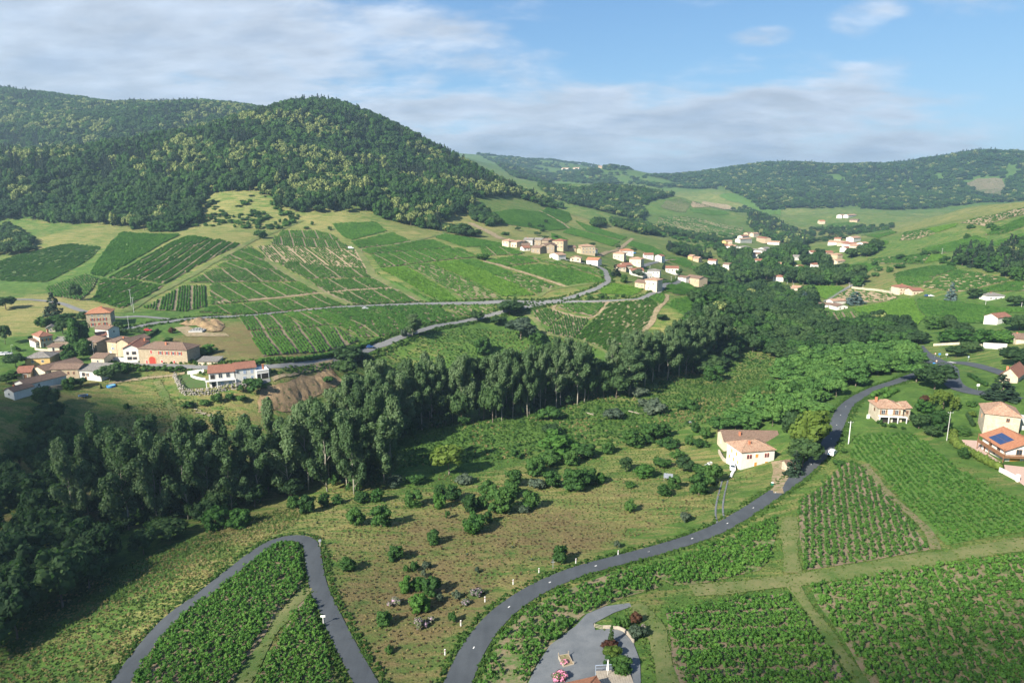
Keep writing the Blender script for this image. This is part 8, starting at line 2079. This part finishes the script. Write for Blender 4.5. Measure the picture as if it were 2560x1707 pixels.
for i, (a, b) in enumerate((((560, 500), (670, 545)), ((700, 430), (800, 470)))):
    pq = G('N', (1630 + i * 260, 425 - i * 10), (1720 + i * 300, 455 - i * 5))
    k = MB().tube((0, 0, .5), tuple((pq[1] - pq[0]) * .5 + np.array([0, 0, .5])), .22, .14, 7)
    q = (pq[1] - pq[0]) * .5
    for j in range(5): t = .5 + .1 * j; k.tube(tuple(q * t + np.array([0, 0, .5])), tuple(q * (t + .25) + np.array([g.uniform(-1, 1), g.uniform(-.5, 1), g.uniform(.6, 1.6)])), .07, .03, 5)
    tag(k.build('fallen_tree', M_oldwood, None, pq[0]), ['fallen bare tree lying left in the valley grass', 'fallen bare tree lying right below the poplar stand'][i], 'fallen tree')
# white wrapped bales, tubs and bin by the farmhouse
pb = [G('F', q)[0] for q in ((835, 708), (843, 690), (852, 672), (862, 656))]
bme = MB().tube((-.45, 0, .45), (.45, 0, .45), .45, n=14).mesh('wrapped_bale', True)
for i, q in enumerate(pb): tag(link('wrapped_bale', bme, M_white, None, q, .9), f'white wrapped bale, {NUM[i]} from the near end of the little row behind the van', 'bale', 'white bales by the farmhouse')
for q, lab in (((640, 588), 'larger white tub in the grass left of the farmhouse'), ((618, 606), 'smaller white tub in the grass left of the farmhouse')):
    e = empty('water_tub', G('F', q)[0], .6)
    k = MB().box(-.9, -.45, -.1, .9, .45, .12).box(-.9, -.45, .121, -.8, .45, .7).box(.8, -.45, .121, .9, .45, .7).box(-.799, -.45, .121, .799, -.36, .7).box(-.799, .36, .121, .799, .45, .7); k.build('shell', M_white, e)
    MB().box(-.797, -.357, .3, .797, .357, .5).build('water', M_glass, e)
    tag(e, lab, 'tub')
e = empty('waste_bin', G('F', (1213, 785))[0]); MB().prism([(-.3, -.3), (.3, -.3), (.3, .3), (-.3, .3)], -.1, 1.0).build('body', F_DARK if False else plain('green_plastic', (.02, .13, .08), .5, .05), e); MB().box(-.34, -.36, 1.003, .34, .34, 1.1).build('lid', M_white, e); tag(e, 'green waste bin with white lid beside the gravel driveway', 'bin')
e = empty('meter_cabinet', G('E', (918, 535))[0]); MB().box(-.5, -.25, -.2, .5, .25, 1.5).build('cabinet', plain('pale_green_paint', (.50, .58, .48), .7, .05), e); MB().box(-.45, -.27, .1, .45, -.253, 1.4).build('door', M_white, e); tag(e, 'pale green meter cabinet left of the small tiled house', 'cabinet')
# goal on the sports ground
p = G('Q', (378, 1146))[0]; e = empty('football_goal', p); MB().tube((-3.6, 0, 0), (-3.6, 0, 2.4), .1, n=6).tube((3.6, 0, 0), (3.6, 0, 2.4), .1, n=6).tube((-3.6, 0, 2.4), (3.6, 0, 2.4), .1, n=6).build('frame', M_white, e); tag(e, 'white football goal in front of the sports ground', 'goal')
# pale planks in the meadow below the boulder wall
g = np.random.default_rng(12); base = G('A', (1790, 1195), (1930, 1255))
for i in range(7):
    t = i / 6; q = base[0] * (1 - t) + base[1] * t
    tag(MB().box(-1.1, -.16, 0, 1.1, .16, .22).build('plank', M_oldwood, None, (q[0] + g.normal() * .5, q[1] + g.normal() * .5, float(hgt(q[0], q[1])) + .25), g.uniform(-.7, .3)), f'pale plank lying in the meadow, {NUM[i]} from the upper left of the scattered planks', 'plank', 'scattered planks in the meadow')
# the yard by the orange roof
def rail_line(name, label, win, pts, h, n_rails, mat, cat):
    L = smooth_line(G(win, *pts), .9)
    o = L[0]; z0 = float(hgt(*o)); e = empty(name, (o[0], o[1], z0))
    P = [(q[0] - o[0], q[1] - o[1], float(hgt(*q)) - z0) for q in L]
    for q in P[::2]: MB().box(q[0] - .06, q[1] - .06, q[2] - .3, q[0] + .06, q[1] + .06, q[2] + h).build('post', mat, e)
    for r in range(n_rails):
        k = MB()
        for a, b in zip(P[:-1], P[1:]): k.tube((a[0], a[1] - .075, a[2] + h * (r + .8) / n_rails), (b[0], b[1] - .075, b[2] + h * (r + .8) / n_rails), .05, n=5)
        k.build('rail', mat, e)
    return tag(e, label, cat)
rail_line('wooden_fence', 'short pale wooden railing at the end of the planted bed', 'G', [(1050, 690), (1085, 702), (1120, 708)], .9, 3, M_oldwood, 'fence')
wall_line('log_edging', 'curved wooden edging holding the planted bed', 'G', [(1125, 705), (1200, 700), (1290, 705), (1340, 735), (1375, 785), (1410, 835)], .8, .25, M_oldwood, 'edging')
p = G('G', (790, 1010))[0]; e = empty('planter_box', p, .25)
MB().box(-1.0, -1.5, -.2, 1.0, 1.5, .12).build('base', M_oldwood, e)
for a in ((-1.0, -1.5, .121, -.92, 1.5, .6), (.92, -1.5, .121, 1.0, 1.5, .6), (-.919, -1.5, .121, .919, -1.42, .6), (-.919, 1.42, .121, .919, 1.5, .6)): MB().box(*a).build('plank', M_oldwood, e)
for x in (-.96, .96):
    for y in (-1.46, 1.46): MB().box(x - .07, y - .07, .603, x + .07, y + .07, 1.1).build('post', M_oldwood, e)
MB().box(-.917, -1.417, .121, .917, 1.417, .5).build('soil', M_earth, e)
tag(e, 'weathered wooden planter box in the middle of the gravel yard', 'planter')
for q, kd, lab in (((770, 1030), 'pink', 'small flowers growing in the wooden planter'), ((690, 1150), 'palepink', 'pale flowers beside the pink oleander')):
    plant(kd, G('G', q)[0], 1.3, 1.0, 'flower_bush', lab, 'flowers')
p = G('G', (1240, 1195))[0]; e = empty('deck', p, .08)
for i in range(14): MB().box(-2.9 + i * .42, -1.6, .5, -2.9 + i * .42 + .39, 2.4, .56).build('board', M_oldwood, e)
for x in (-2.9, -.9, 1.1, 2.9): MB().box(x, 2.41, -.3, x + .07, 2.48, 1.6).build('rail_post', M_bluegrey, e)
MB().box(-2.9, 2.40, 1.601, 2.97, 2.49, 1.66).box(-2.9, 2.41, 1.05, 2.97, 2.43, 1.09).build('handrail', M_bluegrey, e)
MB().box(-2.8, -1.5, -.4, -2.6, 2.3, .497).box(2.6, -1.5, -.4, 2.8, 2.3, .497).build('joist', M_oldwood, e)
tag(e, 'small wooden deck with blue-grey rail beside the orange roof', 'deck')
e = empty('folded_parasol', (p[0] - 1.1, p[1] + 1.2, p[2] + .56)); MB().tube((0, 0, 0), (0, 0, 3.0), .035, n=6).build('pole', M_white, e); MB().tube((0, 0, 1.0), (0, 0, 2.9), .26, .07, 10).build('cover', M_white, e); tag(e, 'folded white parasol standing on the deck', 'parasol')
# yellow mullein spikes in the meadow
ms = [('M', 1288, 255), ('M', 2320, 310), ('M', 560, 400), ('M', 1938, 690), ('N', 900, 1295), ('N', 1155, 1045), ('N', 1295, 1325), ('N', 1178, 1248), ('N', 2100, 962), ('N', 465, 1003)]
fs = crown_mesh('flower_spike', [(0, 0, z, .10 - .03 * z) for z in (.9, 1.1, 1.3, 1.5, 1.7)], 40, .10, F_YELLOW, 3, .8)
fl = crown_mesh('leaves', [(0, 0, .2, .35), (.1, 0, .4, .25)], 40, .16, F_GREY, 4, 0)
order = sorted(range(len(ms)), key=lambda i: uv(ms[i][0], ms[i][1:])[0][0])
for r_, i in enumerate(order):
    q = G(ms[i][0], ms[i][1:])[0]; e = empty('mullein', q); link('flower_spike', fs, (), e); link('leaves', fl, (), e)
    tag(e, f'tall yellow flower spike in the dry meadow, {NUM[r_]} from the left', 'wildflower', 'yellow flower spikes in the meadow')
